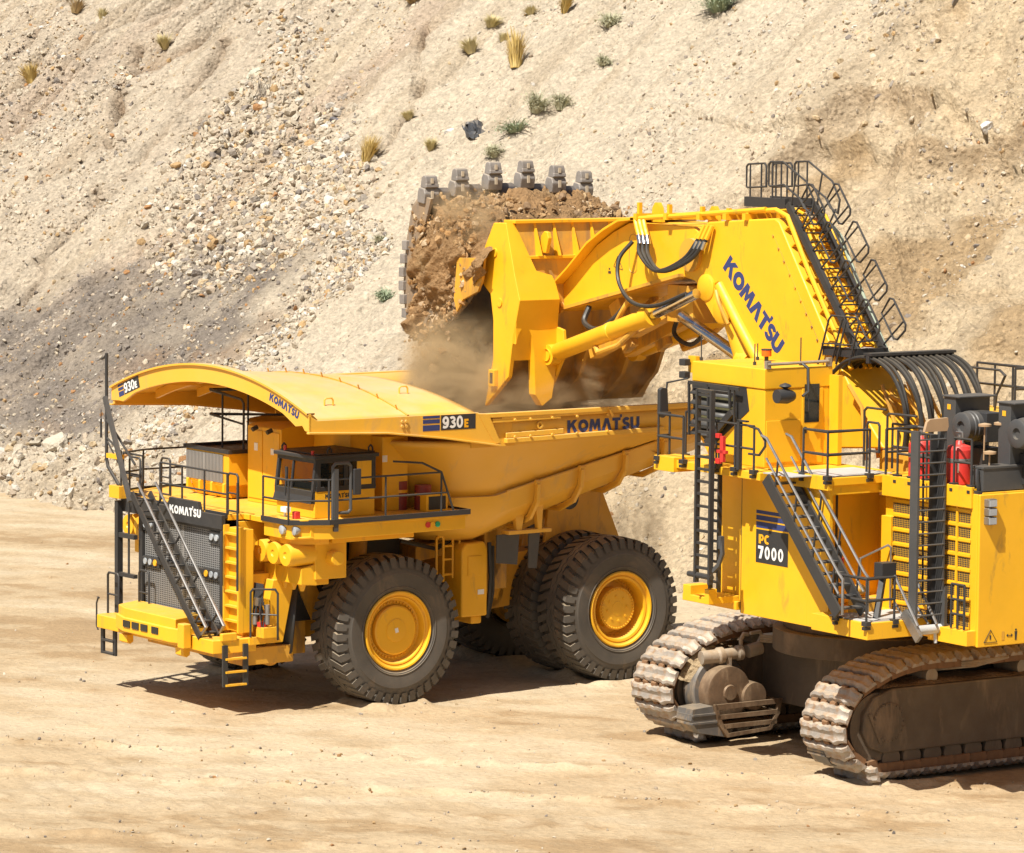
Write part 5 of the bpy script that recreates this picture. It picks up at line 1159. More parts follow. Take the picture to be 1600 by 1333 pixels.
b = MB(); b.tube([(CX0 - .1, CY0 + .95, 9.6), (CX0 - .25, CY0 + .9, 9.5), (CX0 - .25, CY0 + .88, 8.95), (CX0 - .25, CY0 + 1.05, 8.85)], .035); b.tube([(CX0 - .25, CY0 + .86, 8.9), (CX0 - .25, CY0 + .86, 8.5)], .012); b.build('mirror_arm', 'charcoal', cab, split=False)
b = MB(); b.tube([(CX0, CY1 - .05, 9.6), (CX0, CY0 + .1, 9.62)], .04); b.box(CX0 - .02, CX0 + .08, CY1 - .15, CY1 - .02, 9.5, 9.68); b.box(CX0 - .02, CX0 + .08, CY0, CY0 + .12, 9.5, 9.7); b.build('roof_bracket', 'worn_steel', cab, split=False)
b = MB(); b.cyl((.35, 3.0, 9.5), (.35, 3.0, 9.62), .05, n=10); b.cyl((.35, 3.0, 9.76), (.35, 3.0, 9.79), .13, n=14); bc = b.build('beacon', 'charcoal', cab, split=False); b = MB(); b.cyl((.35, 3.0, 9.62), (.35, 3.0, 9.76), .12, n=16); b.build('beacon_lens', 'orange', bc)
for x, y, h in ((1.2, 4.3, .62), (-.5, 4.0, .5), (-1.1, 3.1, .66), (.7, 3.0, .4)): b = MB(); b.tube([(x, y, 9.5), (x, y, 9.5 + h)], .016); b.cyl((x, y, 9.5), (x, y, 9.58), .04, n=8); b.build('antenna', 'charcoal', cab, split=False)
b = MB(); b.box(CX1, CX1 + .3, 4.3, 4.42, 9.2, 9.6); b.build('lamp_bracket', YW, cab)
for z in (9.45, 9.15): b = MB(); b.box(CX1 + .15, CX1 + .38, 4.46, 4.64, z - .08, z + .08); b.build('work_lamp', 'charcoal', cab, bevel=.02)
b = MB(); b.tube([(CX1 + .05, 4.6, 9.08), (CX1 + .55, 4.85, 8.95), (CX1 + .55, 4.9, 8.5)], .022); mr = b.build('mirror_stay', 'charcoal', cab); b = MB(); b.prism([(5.02, 8.85), (5.1, 8.8), (5.1, 8.2), (4.98, 8.1), (4.82, 8.2), (4.86, 8.82)], 'x', CX1 + .5, CX1 + .62); b.build('mirror', 'charcoal', cab, bevel=.03)
# ---- guard rails on the deck -------------------------------------
def erail(path, z=7.2, h=1.05, mids=(.52,), every=1.0, name='guard_rail', clamps=True):
    b = MB(); P = [Vector((*p, z)) for p in path]; b.rails(P, h, .030, mids, every)
    if clamps:
        for i in range(len(P) - 1):
            L = (P[i + 1] - P[i]).length; k = max(1, round(L / every))
            for j in range(k + (1 if i == len(P) - 2 else 0)): p = P[i].lerp(P[i + 1], j / k); b.box(p.x - .09, p.x + .09, p.y - .07, p.y + .07, z - .06, z + .04); b.box(p.x - .05, p.x + .05, p.y - .09, p.y + .09, z - .15, z - .08)
    return b.build(name, 'grey', EX, split=False)
erail([(1.62, 4.9), (1.55, 5.28), (.55, 5.28)]); erail([(-.75, 5.28), (-2.2, 5.28)], every=.75); erail([(1.65, 2.6), (1.65, 4.4)])
b = MB(); b.tube([(-2.0, 5.28, 8.24), (-2.35, 5.28, 8.2), (-2.62, 5.28, 7.95), (-2.62, 5.28, 7.82), (-2.4, 5.28, 7.6), (-2.0, 5.28, 7.6)], .03); b.build('gate_loop', 'grey', EX)
b = MB(); b.box(-1.70, -1.60, 5.24, 5.34, 7.2, 8.35); b.box(-1.95, -1.60, 5.24, 5.34, 8.32, 8.36); b.build('ladder_stop', 'grey', EX)
erail([(-3.2, 4.62), (-4.1, 4.62), (-4.1, 3.4)], every=1.0); erail([(-4.6, 2.98), (-6.15, 2.98)], every=.62); erail([(-6.6, 2.98), (-7.2, 2.98)], every=.6); erail([(-4.2, 3.0), (-4.2, 2.0), (-3.2, 2.0)], every=.9, clamps=False)
b = MB(); b.tube([(-3.5, 3.0, 7.2), (-3.5, 3.0, 8.3), (-3.55, 3.0, 8.36), (-3.9, 3.0, 8.36), (-3.95, 3.0, 8.3), (-3.95, 3.0, 7.7), (-3.5, 3.0, 7.7)], .03); b.tube([(-2.4, 2.2, 7.2), (-2.4, 2.2, 8.5), (-2.5, 2.2, 8.58), (-3.2, 2.2, 8.58)], .03); b.tube([(-3.25, 2.2, 7.2), (-3.25, 2.2, 8.45), (-3.32, 2.2, 8.5), (-4.2, 2.1, 8.5)], .03); b.build('safety_gate', 'grey', EX, split=False)
erail([(-.3, -3.0), (-2.3, -3.0), (-2.3, -2.5)], 8.25, 1.05, (.55,), .72, clamps=False); b = MB(); b.tube([(-.2, -2.7, 9.2), (-1.5, -2.7, 9.2), (-1.7, -2.7, 9.08), (-1.4, -2.7, 8.6), (-1.3, -2.7, 8.0)], .03); b.build('stair_rail', 'grey', EX)
b = MB(); b.box(-5.2, .2, -3.6, -2.3, 7.9, 8.2); b.build('far_deck', YW, EX)
# ---- access stair and landing ------------------------------------
st = MB(); A = Vector((-2.72, 5.32, 7.10)); Bq = Vector((-5.45, 5.32, 4.28)); off = Vector((0, -.72, 0))
st.bar(A, Bq, .06, .30); st.bar(A + off, Bq + off, .06, .30)
stair = st.build('access_stair', 'grey', EX)
for k in range(12): q = A.lerp(Bq, (k + .5) / 12); t = MB(); t.box(q.x - .14, q.x + .12, 4.63, 5.29, q.z - .025, q.z + .015); t.build('tread', 'grey_mid', stair)
for o_ in (Vector((0, 0, 0)), off):
    up = Vector((0, 0, .92)); hr = MB(); hr.tube([A + o_ + up + Vector((.2, 0, .05)), A + o_ + up, Bq + o_ + up, Bq + o_ + Vector((-.15, 0, .80)), Bq + o_ + Vector((-.15, 0, 0))], .033); hr.tube([A + o_ + up * .5, Bq + o_ + up * .5], .028); hr.build('handrail', 'steel', stair, split=False)
    hp = MB()
    for k in range(4): q = A.lerp(Bq, .12 + .26 * k) + o_; hp.tube([q, q + up + Vector((-.12, 0, -.1))], .028)
    hp.build('handrail_post', 'grey', stair)
b = MB(); b.box(-6.1, -4.07, 2.98, 5.0, 3.74, 4.12); b.box(-7.46, -6.1, 2.98, 3.25, 3.64, 3.98); b.build('landing', YW, EX, bevel=.012, split=False)
b = MB(); b.box(-6.0, -4.6, 3.1, 4.9, 4.12, 4.14); b.build('landing_grating', 'grey_light', EX)
erail([(-5.0, 5.0), (-6.06, 5.0), (-6.06, 4.2)], 4.12, 1.0, (.5,), .9); erail([(-6.9, 3.24), (-7.35, 3.24)], 4.0, 1.0, (.33, .66), .2, clamps=False)
b = MB(); b.bar((-5.3, 3.9, 5.15), (-5.55, 4.3, 4.1), .12, .16); b.box(-5.5, -5.2, 3.7, 4.1, 5.0, 5.35); b.build('swing_arm', 'charcoal', EX, split=False)
b = MB(); b.tube([(-4.5, 3.05, 4.15), (-4.5, 3.05, 5.55), (-4.45, 3.1, 5.6), (-4.2, 3.7, 5.3), (-4.2, 3.7, 4.9)], .026); b.build('door_rail', 'steel', EX)
b = MB(); b.sphere((-4.55, 4.0, 4.65), .16, 8, .8); b.box(-4.7, -4.4, 3.6, 4.2, 4.08, 4.45); b.build('grease_unit', 'yellow_dirty', EX, bevel=.01, split=False)
# folding boarding ladder at the back of the landing
b = MB(); X = -6.42
b.box(X - .05, X + .22, 3.86, 3.92, 4.0, 8.42); b.box(X - .05, X + .22, 3.10, 3.15, 4.05, 8.42)
fl = b.build('boarding_ladder', 'grey_mid', EX, split=False)
for k in range(16): q = MB(); q.tube([(X - .04, 3.88, 4.25 + .265 * k), (X - .04, 3.12, 4.25 + .265 * k)], .022); q.build('rung', 'grey_mid', fl)
q = MB(); q.box(X + .2, X + .24, 3.12, 3.35, 4.1, 8.3); q.build('back_plate', 'charcoal', fl)
q = MB(); q.prism([(3.75, 8.40), (3.68, 8.62), (3.60, 8.68), (3.08, 8.70), (3.06, 8.5), (3.10, 8.40)], 'x', X - .06, X + .02); q.build('ladder_hood', M['rusty'] if 'rusty' in M else 'worn_steel', fl)
q = MB(); q.prism([(-.15, 4.9), (-.15, 4.0), (.1, 3.85), (.3, 3.9), (.3, 4.1)], 'y', 3.08, 3.16); q.v = [(x + X, y, z) for x, y, z in q.v]; q.build('foot_plate', 'grey_mid', fl)
q = MB(); q.cyl((X, 3.9, 3.92), (X, 2.95, 3.92), .11, n=14); q.tube([(X, 3.3, 3.9), (X - .02, 3.3, 3.6)], .04); q.build('pivot', 'grey_light', fl, split=False)
st = MB(); a_, c_ = Vector((-5.75, 3.95, 5.0)), Vector((-6.6, 3.95, 3.85))
for dy in (0, -.55): st.tube([a_ + Vector((0, dy, .1)), c_ + Vector((0, dy, .2))], .033); st.tube([a_ + Vector((0, dy, -.5)), c_ + Vector((.1, dy, 0))], .028)
st.bar((-6.1, 3.95, 4.3), (-6.65, 3.95, 3.75), .08, .22); st.build('folding_stair', 'steel', EX, split=False)
b = MB()
for x in (-5.95, -6.2): b.tube([(x, 3.55, 7.9), (x, 3.5, 4.6)], .026)
for z in (7.6, 6.6, 5.6): b.tube([(-5.95, 3.55, z), (X, 3.7, z)], .024)
b.build('ladder_guide', 'grey', EX, split=False)
# ---- kit on the roof ---------------------------------------------
for X in (-5.0, -6.35):
    b = MB(); b.cyl((X, 2.62, 7.18), (X, 2.62, 7.95), .29, n=20); b.rev([(0, .29), (.08, .25), (.12, .12), (.2, .08)], (X, 2.62, 7.95), (X, 2.62, 9), 20, True, lens=True); o = b.build('fire_bottle', 'red', EX, split=False)
    b = MB(); b.rev([(0, .295), (.05, .30), (.1, .295)], (X, 2.62, 7.66), (X, 2.62, 9), 20, False, lens=True); b.cyl((X, 2.62, 8.12), (X, 2.62, 8.28), .05, n=10); b.tube([(X - .1, 2.62, 8.1), (X - .1, 2.62, 8.34), (X + .12, 2.62, 8.34)], .02); b.build('valve', 'steel', o, split=False)
    b = MB(); b.box(X - .25, X - .26, 2.74, 2.62, 7.5, 7.75) if X > -6 else b.box(X - .20, X - .215, 2.85, 2.70, 7.45, 7.68); b.build('label_plate', 'white', o)
for X in (-5.0, -6.92):
    b = MB(); b.box(X, X - .42, .95, 1.98, 7.16, 9.02); b.box(X + .02, X - .60, .9, 2.02, 9.02, 9.06); o = b.build('air_filter_housing', 'grey_mid', EX, bevel=.012, split=False)
    b = MB(); b.box(X - .45, X - 1.25, 1.25, 1.75, 8.05, 8.72); b.box(X - .42, X - 1.05, 1.1, 1.7, 7.2, 7.9); b.build('filter_case', 'charcoal', o, bevel=.015)
    b = MB(); b.rev([(0, .34), (.16, .36), (.18, .34), (.26, .35), (.28, .33), (.42, .33), (.44, .30), (.44, .13), (.38, .11), (.38, 0)], (X - .85, 1.74, 8.40), (X - .85, 4, 8.40), 28, False, lens=True); b.build('intake_drum', 'grey_mid', o)
    b = MB(); b.box(X - .14, X - .26, 1.985, 1.99, 8.74, 8.86); b.build('notice_plate', 'amber', o)
b = MB(); b.box(-7.44, -7.05, -1.5, 2.84, 7.10, 7.62); b.box(-7.46, -7.0, -1.5, 2.86, 7.60, 7.66); b.build('grey_tank', 'grey_mid', EX, bevel=.012, split=False)
b = MB(); b.tube([(-7.3, 2.8, 7.0), (-7.36, 2.9, 7.15), (-7.36, 2.95, 7.35), (-7.3, 2.9, 7.6)], .045); b.box(-7.45, -7.2, 2.86, 2.98, 6.98, 7.12); b.build('pipe_elbow', 'charcoal', EX, split=False)
for X, Y, Z in ((-7.25, 2.5, 7.95), (-6.9, 1.9, 8.55), (-6.6, 2.1, 8.5)):
    b = MB(); b.rev([(-.03, .15), (.02, .15), (.04, .06), (.05, 0)], (X, Y, Z), (X, Y, Z + 1), 14, False, lens=True); b.tube([(X, Y, Z), (X + .02, Y, Z - .8)], .02); b.build('pipe_cap', 'rusty', EX, split=False)
b = MB(); b.cyl((-4.2, -2.6, 8.9), (-4.2, -2.6, 9.35), .20, .22, n=14); b.tube([(-4.2, -2.6, 7.2), (-4.2, -2.6, 9.0)], .06); b.build('exhaust_cap', 'charcoal', EX, split=False)
# ---- boom ---------------------------------------------------------
BP = [(6.28, 11.25), (5.9, 12.2), (5.3, 12.58), (3.44, 12.72), (2.58, 12.78), (2.40, 12.70), (.25, 9.74), (-.89, 8.36), (-1.8, 7.5), (.6, 7.3), (1.4, 7.9), (3.29, 9.42), (4.85, 11.08), (5.43, 10.84), (5.84, 11.06)]
b = MB(); b.prism(BP, 'y', -.55, 1.1); boom = b.build('boom', YW, EX, bevel=.05, seg=3)
for s in (1,):
    b = MB(); b.tube([(4.80, s * 1.08, 11.02), (4.0, s * 1.1, 10.15), (3.25, s * 1.12, 9.38), (1.4, s * 1.12, 7.9)], .15, 12); b.build('boom_flange', YW, boom)
    b = MB()
    for (x, z, r) in ((5.30, 10.93, .34), (4.62, 10.41, .36)): b.rev([(0, r), (.06, r), (.09, r - .04), (.09, 0)], (x, s * 1.1, z), (x, s * 3, z), 24, False, lens=True)
    b.prism([(5.3, 11.27), (5.62, 10.85), (4.95, 10.2), (4.62, 10.05), (4.3, 10.3)], 'y', s * 1.02, s * 1.14); b.build('pin_boss', YW, boom, split=False)
b = MB()
for k in range(11):
    q = Vector((2.62, 1.1, 12.35)) + Vector((-.596, 0, -.803)) * (.38 * k); b.cyl(q, q + Vector((0, .03, 0)), .03, n=6)
for k in range(11): q = Vector((2.62, 1.1, 12.35)) + Vector((-.596, 0, -.803)) * (.38 * k) + Vector((-.02, 0, 0)); b.bar(q, q + Vector((-.596, 0, -.803)) * .36, .006, .012, (0, 1, 0))
b.build('bolt_line', 'yellow_dirty', boom, split=False)
d = MB(); lettering(d, "KOMAT'SU", (4.66, 1.1, 11.46), (-.742, 0, -.672), (-.672, 0, .742), .46, -.03); d.build('lettering', 'blue', boom)
# pipes and brackets down the back of the boom
bk = Vector((-.596, 0, -.803)); bo = Vector((-.803, 0, .596)); top = Vector((2.40, 0, 12.70))
for y in (1.0, .55, .40, -.02, -.18):
    b = MB(); b.tube([Vector((4.9, y, 12.80)), Vector((2.65, y, 12.98)), top + Vector((-.05, y, .02)) + bo * .2, top + bk * 1.4 + bo * .18 + Vector((0, y, 0)), top + bk * 3.3 + bo * .18 + Vector((0, y, 0)), top + bk * 4.4 + bo * .2 + Vector((0, y, 0))], .06 if y > .8 else .045, 8); b.build('boom_pipe', YW, boom, split=False)
r = np.random.default_rng(2)
for k in range(9):
    q = top + bk * (.25 + .48 * k)
    b = MB(); b.bar(q + Vector((0, 1.02, 0)) + bo * .05, q + Vector((0, -.48, 0)) + bo * .05, .06, .06, bo)
    for y in (1.0, .55, .40, -.02, -.18): p = q + Vector((0, y, 0)); b.bar(p, p + bo * .15, .10, .04)
    b.build('pipe_clamp', YW, boom, split=False)
b = MB()
for k in range(12):
    q = top + bk * r.uniform(.2, 4.2) + Vector((0, r.uniform(-.3, .75), 0)); l = r.uniform(.1, .3); b.bar(q + bo * .05, q + bo * r.uniform(.12, .24), r.uniform(.06, .16), r.uniform(.05, .1)); b.tube([q + bo * .18, q + bo * .18 + bk * l + Vector((0, r.uniform(-.3, .3), 0))], .03)
b.build('valve_block', YW, boom)
b = MB(); b.tube([top + Vector((.1, -.36, .1)), top + bo * .25 + bk * .6 + Vector((0, -.36, 0)), top + bo * .15 + bk * 2.4 + Vector((0, -.36, 0)), top + bo * .15 + bk * 4.3 + Vector((0, -.36, 0))], .05, 8); b.build('conduit', 'pipe_green', boom)
b = MB()
for x in (5.68, 8.10):
    b.prism([(x - .22, 12.45), (x + .22, 12.45), (x + .16, 12.82), (x + .05, 12.95), (x - .05, 12.95), (x - .16, 12.82)], 'y', .55, .68)
b.build('lifting_lug', YW, boom)
# ladder on the back of the boom, with its outstanding guard hoops
lt_, lb_ = Vector((2.28, 0, 13.14)), Vector((-.62, 0, 9.58)); ld = (lb_ - lt_).normalized(); lo_ = Vector((-.775, 0, .632))
b = MB()
for y in (.92, .12):
    b.bar(lt_ + Vector((1.7, y, .0)), lt_ + Vector((.05, y, .0)), .12, .24); b.bar(lt_ + Vector((0, y, 0)), lb_ + Vector((0, y, 0)), .17, .11, (0, 1, 0))
bl = b.build('boom_ladder', 'grey', boom, split=False)
for k in range(17): q = lt_.lerp(lb_, (k + .3) / 17); t = MB(); t.tube([q + Vector((0, .92, 0)), q + Vector((0, .12, 0))], .022); t.build('rung', 'grey', bl)
L = (lb_ - lt_).length; S = L / 4
for y in (.12,):
    for k in range(4):
        p0 = lt_ + ld * (S * k + .12) + Vector((0, y, 0)); p1 = lt_ + ld * (S * (k + 1) - .08) + Vector((0, y, 0)); h1, h2 = 1.05, .48
        b = MB(); b.tube([p0 + lo_ * h2 + ld * .1, p0 + lo_ * (h1 - .1), p0 + lo_ * h1 + ld * .1, p1 + lo_ * h1 - ld * .1, p1 + lo_ * (h1 - .1), p1 + lo_ * (h2 + .1), p1 + lo_ * h2 - ld * .1], .026, 6, closed=True)
        for t in (.22, .78): q = p0.lerp(p1, t); b.tube([q, q + lo_ * h1], .024)
        b.build('guard_hoop', 'grey', bl, split=False)
for y in (.92,):
    for k in range(4):
        p0 = lt_ + ld * (S * k + .12) + Vector((0, y, 0)); p1 = lt_ + ld * (S * (k + 1) - .08) + Vector((0, y, 0)); h1, h2 = 1.05, .48
        b = MB(); b.tube([p0 + lo_ * h2 + ld * .1, p0 + lo_ * (h1 - .1), p0 + lo_ * h1 + ld * .1, p1 + lo_ * h1 - ld * .1, p1 + lo_ * (h1 - .1), p1 + lo_ * (h2 + .1), p1 + lo_ * h2 - ld * .1], .026, 6, closed=True)
        for t in (.22, .78): q = p0.lerp(p1, t); b.tube([q, q + lo_ * h1], .024)
        b.build('guard_hoop', 'grey', bl, split=False)
# platform rails on top of the boom
for y in (.92, .12):
    z0 = 13.08; DX = -.78
    b = MB(); b.tube([(4.75, y, z0 + .42), (4.75, y, z0 + .92), (4.68, y, z0 + .98), (4.02, y, z0 + 1.02), (3.95, y, z0 + .95), (3.95, y, z0 + .45), (4.68, y, z0 + .40)], .026, 6, closed=True)
    for x in (4.6, 4.15): b.tube([(x, y, z0), (x, y, z0 + 1.0)], .024)
    b.tube([(3.85, y, z0 + .50), (3.85, y, z0 + 1.0), (3.78, y, z0 + 1.06), (3.3, y, z0 + 1.08), (2.35, y, z0 + .62), (2.05, y, z0 + .18), (2.12, y, z0 - .14), (2.42, y, z0 - .02), (2.62, y, z0 + .22), (3.25, y, z0 + .52), (3.78, y, z0 + .46)], .026, 6, closed=True)
    for x in (3.7, 3.35): b.tube([(x, y, z0), (x, y, z0 + 1.06)], .024)
    b.tube([(2.95, y, z0 + .0), (2.75, y, z0 + .82)], .024); b.tube([(2.5, y, z0 - .5), (2.2, y, z0 - .05)], .024)
    b.v = [(p[0] + DX, p[1], p[2]) for p in b.v]
    b.build('platform_rail', 'grey', bl, split=False)
b = MB(); b.box(-.75, .5, .2, 1.15, 9.72, 9.76); gp = b.build('boom_platform', 'grey_light', boom); b = MB(); b.box(-.78, -.72, .2, 1.15, 9.6, 9.8); b.box(-.75, .5, 1.13, 1.19, 9.58, 9.8); b.build('platform_edge', 'grey', gp, split=False)
b = MB()
for x0 in (.55, .05): b.tube([(x0 + .1, 1.25, 9.2), (x0 - .35, 1.25, 10.45), (x0 - .45, 1.25, 10.55), (x0 - .95, 1.25, 10.55), (x0 - 1.0, 1.25, 10.42), (x0 - .65, 1.25, 9.4)], .026); b.tube([(x0 - .1, 1.25, 9.85), (x0 - .8, 1.25, 9.9)], .022)
b.build('platform_rail', 'grey', gp, split=False)
# ---- stick --------------------------------------------------------
SP_ = [(12.0, 10.56), (11.91, 9.93), (6.52, 11.14), (6.0, 11.05), (5.62, 11.4), (5.62, 12.1), (6.1, 12.42), (8.63, 12.43), (8.91, 12.40), (9.6, 12.14), (10.33, 11.77)]
b = MB(); b.prism(SP_, 'y', -.95, .95); stick = b.build('stick', YW, EX, bevel=.03)
b = MB(); tp = [(12.1, 10.50), (11.2, 11.12), (10.33, 11.80), (9.6, 12.18), (8.95, 12.44), (8.4, 12.50)]
rows = []
for x, z in tp: rows.append([(x, 1.28, z), (x, 1.28, z + .06), (x, -1.28, z + .06), (x, -1.28, z)])
b.grid(rows, False, True); b.build('top_flange', YW, stick, split=False)
b = MB(); b.bar((11.95, 1.0, 9.98), (6.5, 1.0, 11.18), .24, .08, (0, 0, 1)); b.build('bottom_flange', 'yellow_dirty', stick)
b = MB(); b.cyl((11.85, 1.0, 10.05), (11.85, 1.1, 10.05), .16, n=14); b.cyl((5.95, -1.2, 11.72), (5.95, 1.2, 11.72), .42, n=24); b.build('pivot_pin', 'yellow_dirty', stick)
d = MB(); tri = [(9.55, 11.25), (9.15, 11.18), (9.38, 11.52)]
for i in range(3): d.bar((tri[i][0], .953, tri[i][1]), (tri[(i + 1) % 3][0], .953, tri[(i + 1) % 3][1]), .022, .006, (0, 0, 1))
d.box(9.80, 9.68, .951, .955, 11.05, 11.12); d.box(9.78, 9.72, .951, .955, 11.15, 11.2); d.build('warning_sign', 'charcoal', stick, split=False)
d = MB()
ov = [(8.70 + .17 * cos(a), 11.62 + (.35 if sin(a) > 0 else -.35) + .15 * sin(a)) for a in np.linspace(0, 2 * pi, 24, endpoint=False)]
d.tube([(x, .952, z) for x, z in ov], .012, 4, closed=True); d.build('inspection_cover', 'yellow_dirty', stick)
# ---- cylinders ----------------------------------------------------
def cylinder(name, p, q, r, rod_end, rr, lab=None):
    p, q, e = Vector(p), Vector(q), Vector(rod_end)
    b = MB(); b.rev([(0, r * .8), (.08, r), ((q - p).length - .35, r), ((q - p).length - .35, r * 1.18), ((q - p).length, r * 1.18), ((q - p).length, rr)], p, q, 24, True, lens=True); b.rev([(.55 * (q - p).length, r), (.55 * (q - p).length + .02, r * 1.07), (.55 * (q - p).length + .16, r * 1.07), (.55 * (q - p).length + .18, r)], p, q, 24, False, lens=True)
    o = b.build(name, YW, EX, split=False, label=lab); b = MB(); b.cyl(q, e, rr, n=20); b.build('piston_rod', 'chrome', o); return o
for y in (1.5, -1.25):
    c = cylinder('bucket_cylinder', (11.30, y, 8.92), (7.05, y, 10.15), .23, (5.2, y, 10.80), .13)
    b = MB(); b.rev([(0, .27), (.3, .27), (.34, .2), (.34, 0)], (11.55, y + .15, 8.84), (11.55, y - 2, 8.84), 20, True, lens=True); b.rev([(-.05, 0), (-.05, .15), (0, .16), (.02, .16)], (11.55, y + .17, 8.84), (11.55, y + 2, 8.84), 16, False, lens=True); b.build('rod_eye', YW, c, split=False)
    b = MB(); b.tube([(9.6, y, 9.25), (9.3, y + .1, 9.05), (8.4, y + .1, 9.3), (7.8, y, 9.75)], .07, 8); b.build('oil_pipe', 'yellow_dirty', c)
for y in (1.0, -1.0):
    cylinder('stick_cylinder', (1.4, y * .8, 8.1), (4.15, y * .8, 9.20), .30, (6.75, y * .8, 10.12), .155)
    cylinder('boom_cylinder', (4.50, y * .72, 10.15), (3.0, y * .72, 7.2), .37, (2.4, y * .72, 6.0), .2)
b = MB()
for y in (.55, -.55): b.bar((11.0, y, 9.0), (6.8, y, 10.6), .35, .55); b.bar((10.0, y, 10.3), (9.3, y, 9.1), .2, .5)
b.box(6.3, 7.4, -.8, .8, 9.95, 10.9); b.build('stick_linkage', 'yellow_dirty', EX, bevel=.02, split=False)
# ---- hoses --------------------------------------------------------
def hose(pts, r, mat='black', n=26, name='hydraulic_hose', parent=None):
    P = [Vector(p) for p in pts]; Q = []
    E_ = [P[0] * 2 - P[1]] + P + [P[-1] * 2 - P[-2]]
    for i in range(1, len(E_) - 2):
        for k in range(n // (len(P) - 1)):
            t = k / (n // (len(P) - 1)); a, b_, c, d = E_[i - 1:i + 3]
            Q.append(.5 * (2 * b_ + (c - a) * t + (2 * a - 5 * b_ + 4 * c - d) * t * t + (3 * b_ - a - 3 * c + d) * t ** 3))
    Q.append(P[-1]); m = MB(); m.tube(Q, r, 8); return m.build(name, mat, parent or EX)
for k in range(3):
    o = hose([(8.05 - .18 * k, 1.22, 12.05), (7.85 - .18 * k, 1.35, 11.65), (6.9 - .1 * k, 1.5, 11.28), (5.85 - .14 * k, 1.45, 11.62), (5.42 - .16 * k, 1.3, 12.15)], .055)
    b = MB(); b.tube([(8.35 - .18 * k, 1.15, 12.5), (8.2 - .18 * k, 1.2, 12.3), (8.05 - .18 * k, 1.22, 12.05)], .06, 8); b.tube([(5.42 - .16 * k, 1.3, 12.15), (5.3 - .16 * k, 1.2, 12.5)], .06, 8); b.build('hose_fitting', 'yellow', o)
    b = MB(); b.cyl((8.1 - .18 * k, 1.21, 12.12), (7.98 - .18 * k, 1.25, 11.9), .075, n=10); b.cyl((5.44 - .16 * k, 1.31, 12.1), (5.52 - .16 * k, 1.34, 11.9), .075, n=10); b.build('hose_ferrule', 'chrome', o)
hose([(8.45, 1.15, 11.95), (8.62, 1.45, 11.5), (8.4, 1.6, 10.9), (7.6, 1.75, 10.45), (6.6, 1.75, 10.42), (5.5, 1.6, 10.78)], .055, n=40)
hose([(10.6, .98, 10.15), (10.5, 1.2, 9.75), (9.85, 1.25, 9.6), (9.2, 1.2, 9.9), (8.9, 1.05, 10.25)], .075, n=36); hose([(8.6, 1.1, 10.5), (8.75, 1.2, 10.2), (9.1, 1.2, 9.8)], .07, 'yellow_dirty')
hose([(7.6, .2, 10.2), (7.9, .2, 9.6), (7.2, .2, 9.35), (6.4, .3, 9.7)], .06)
hose([(4.6, 1.35, 10.9), (4.4, 1.4, 10.6), (4.15, 1.3, 10.1)], .05, 'yellow_dirty')
b = MB(); b.tube([(8.6, 1.1, 12.52), (6.0, 1.1, 12.72), (3.0, 1.05, 12.98)], .06, 8); b.tube([(8.5, .85, 12.55), (6.0, .85, 12.75), (3.0, .8, 12.98)], .06, 8); b.tube([(8.3, -.2, 12.55), (3.0, -.2, 12.95)], .06, 8); b.build('boom_top_pipe', YW, boom, split=False)
for x in (8.3, 7.0, 5.6, 4.5, 3.7): b = MB(); b.bar((x, 1.2, 12.72 - .04 * (x - 5)), (x, -.4, 12.72 - .04 * (x - 5)), .14, .16); b.bar((x, 1.05, 12.6), (x, 1.05, 12.95), .1, .1); b.build('pipe_clamp', YW, boom, split=False)
# the big hoses that arch from the boom foot to the house
for k in range(15):
    y = 1.22 - 2.45 * k / 14; j = .05 * sin(k * 2.7); y2 = y + .06 * sin(k * 1.9); 
    hose([(.1, y, 9.15), (-.5, y, 9.5), (-1.35, y, 9.62), (-2.15 + j, y, 9.32), (-2.65 + j * 2, y2, 8.6), (-2.72 + j * 3, y2, 7.8), (-2.5 + j, y2, 7.1)], .052 + .008 * sin(k * 4.1), n=36, name='boom_hose')
b = MB(); b.box(-1.5, -1.2, -1.32, 1.3, 9.68, 9.74); b.box(-1.42, -1.3, -1.32, 1.3, 9.50, 9.70); b.build('hose_clamp_bar', 'grey', EX, split=False)
b = MB(); b.box(-3.1, -2.1, -1.4, 1.4, 6.9, 7.5)
r = np.random.default_rng(8)
for k in range(24): x, y = r.uniform(-1.9, -.2), r.uniform(-1.2, 1.3); b.tube([(x, y, r.uniform(7.0, 7.6)), (x + .2, y, r.uniform(7.8, 8.6)), (x + .6, y + .1, r.uniform(8.6, 9.0))], .05)
b.build('valve_bank', 'yellow_dirty', EX, split=False)
# ---- bucket -------------------------------------------------------
W = 2.62
b = MB(); BK = [(12.05, 12.32), (11.92, 11.4), (11.80, 10.2), (11.95, 9.2), (12.45, 8.3), (13.15, 7.42), (13.4, 7.45), (12.75, 8.4), (12.25, 9.3), (12.1, 10.2), (12.2, 11.4), (12.3, 12.32)]
b.prism(BK, 'y', -W, W - .3); bucket = b.build('bucket', 'yellow_scraped', EX, bevel=.03, split=False)
b = MB(); b.box(11.95, 12.5, -W, W - .2, 12.28, 12.36); b.box(11.80, 12.2, -W, W - .3, 11.35, 11.43); b.build('rim_plate', YW, bucket, bevel=.01, split=False)
for y in (1.75, 1.15, .55, -.05, -.65, -1.25, -1.85, -2.4):
    b = MB(); b.prism([(12.05, 12.30), (11.70, 11.43), (11.98, 11.43), (12.1, 12.0)], 'y', y - .035, y + .035); b.build('rim_gusset', YW, bucket)
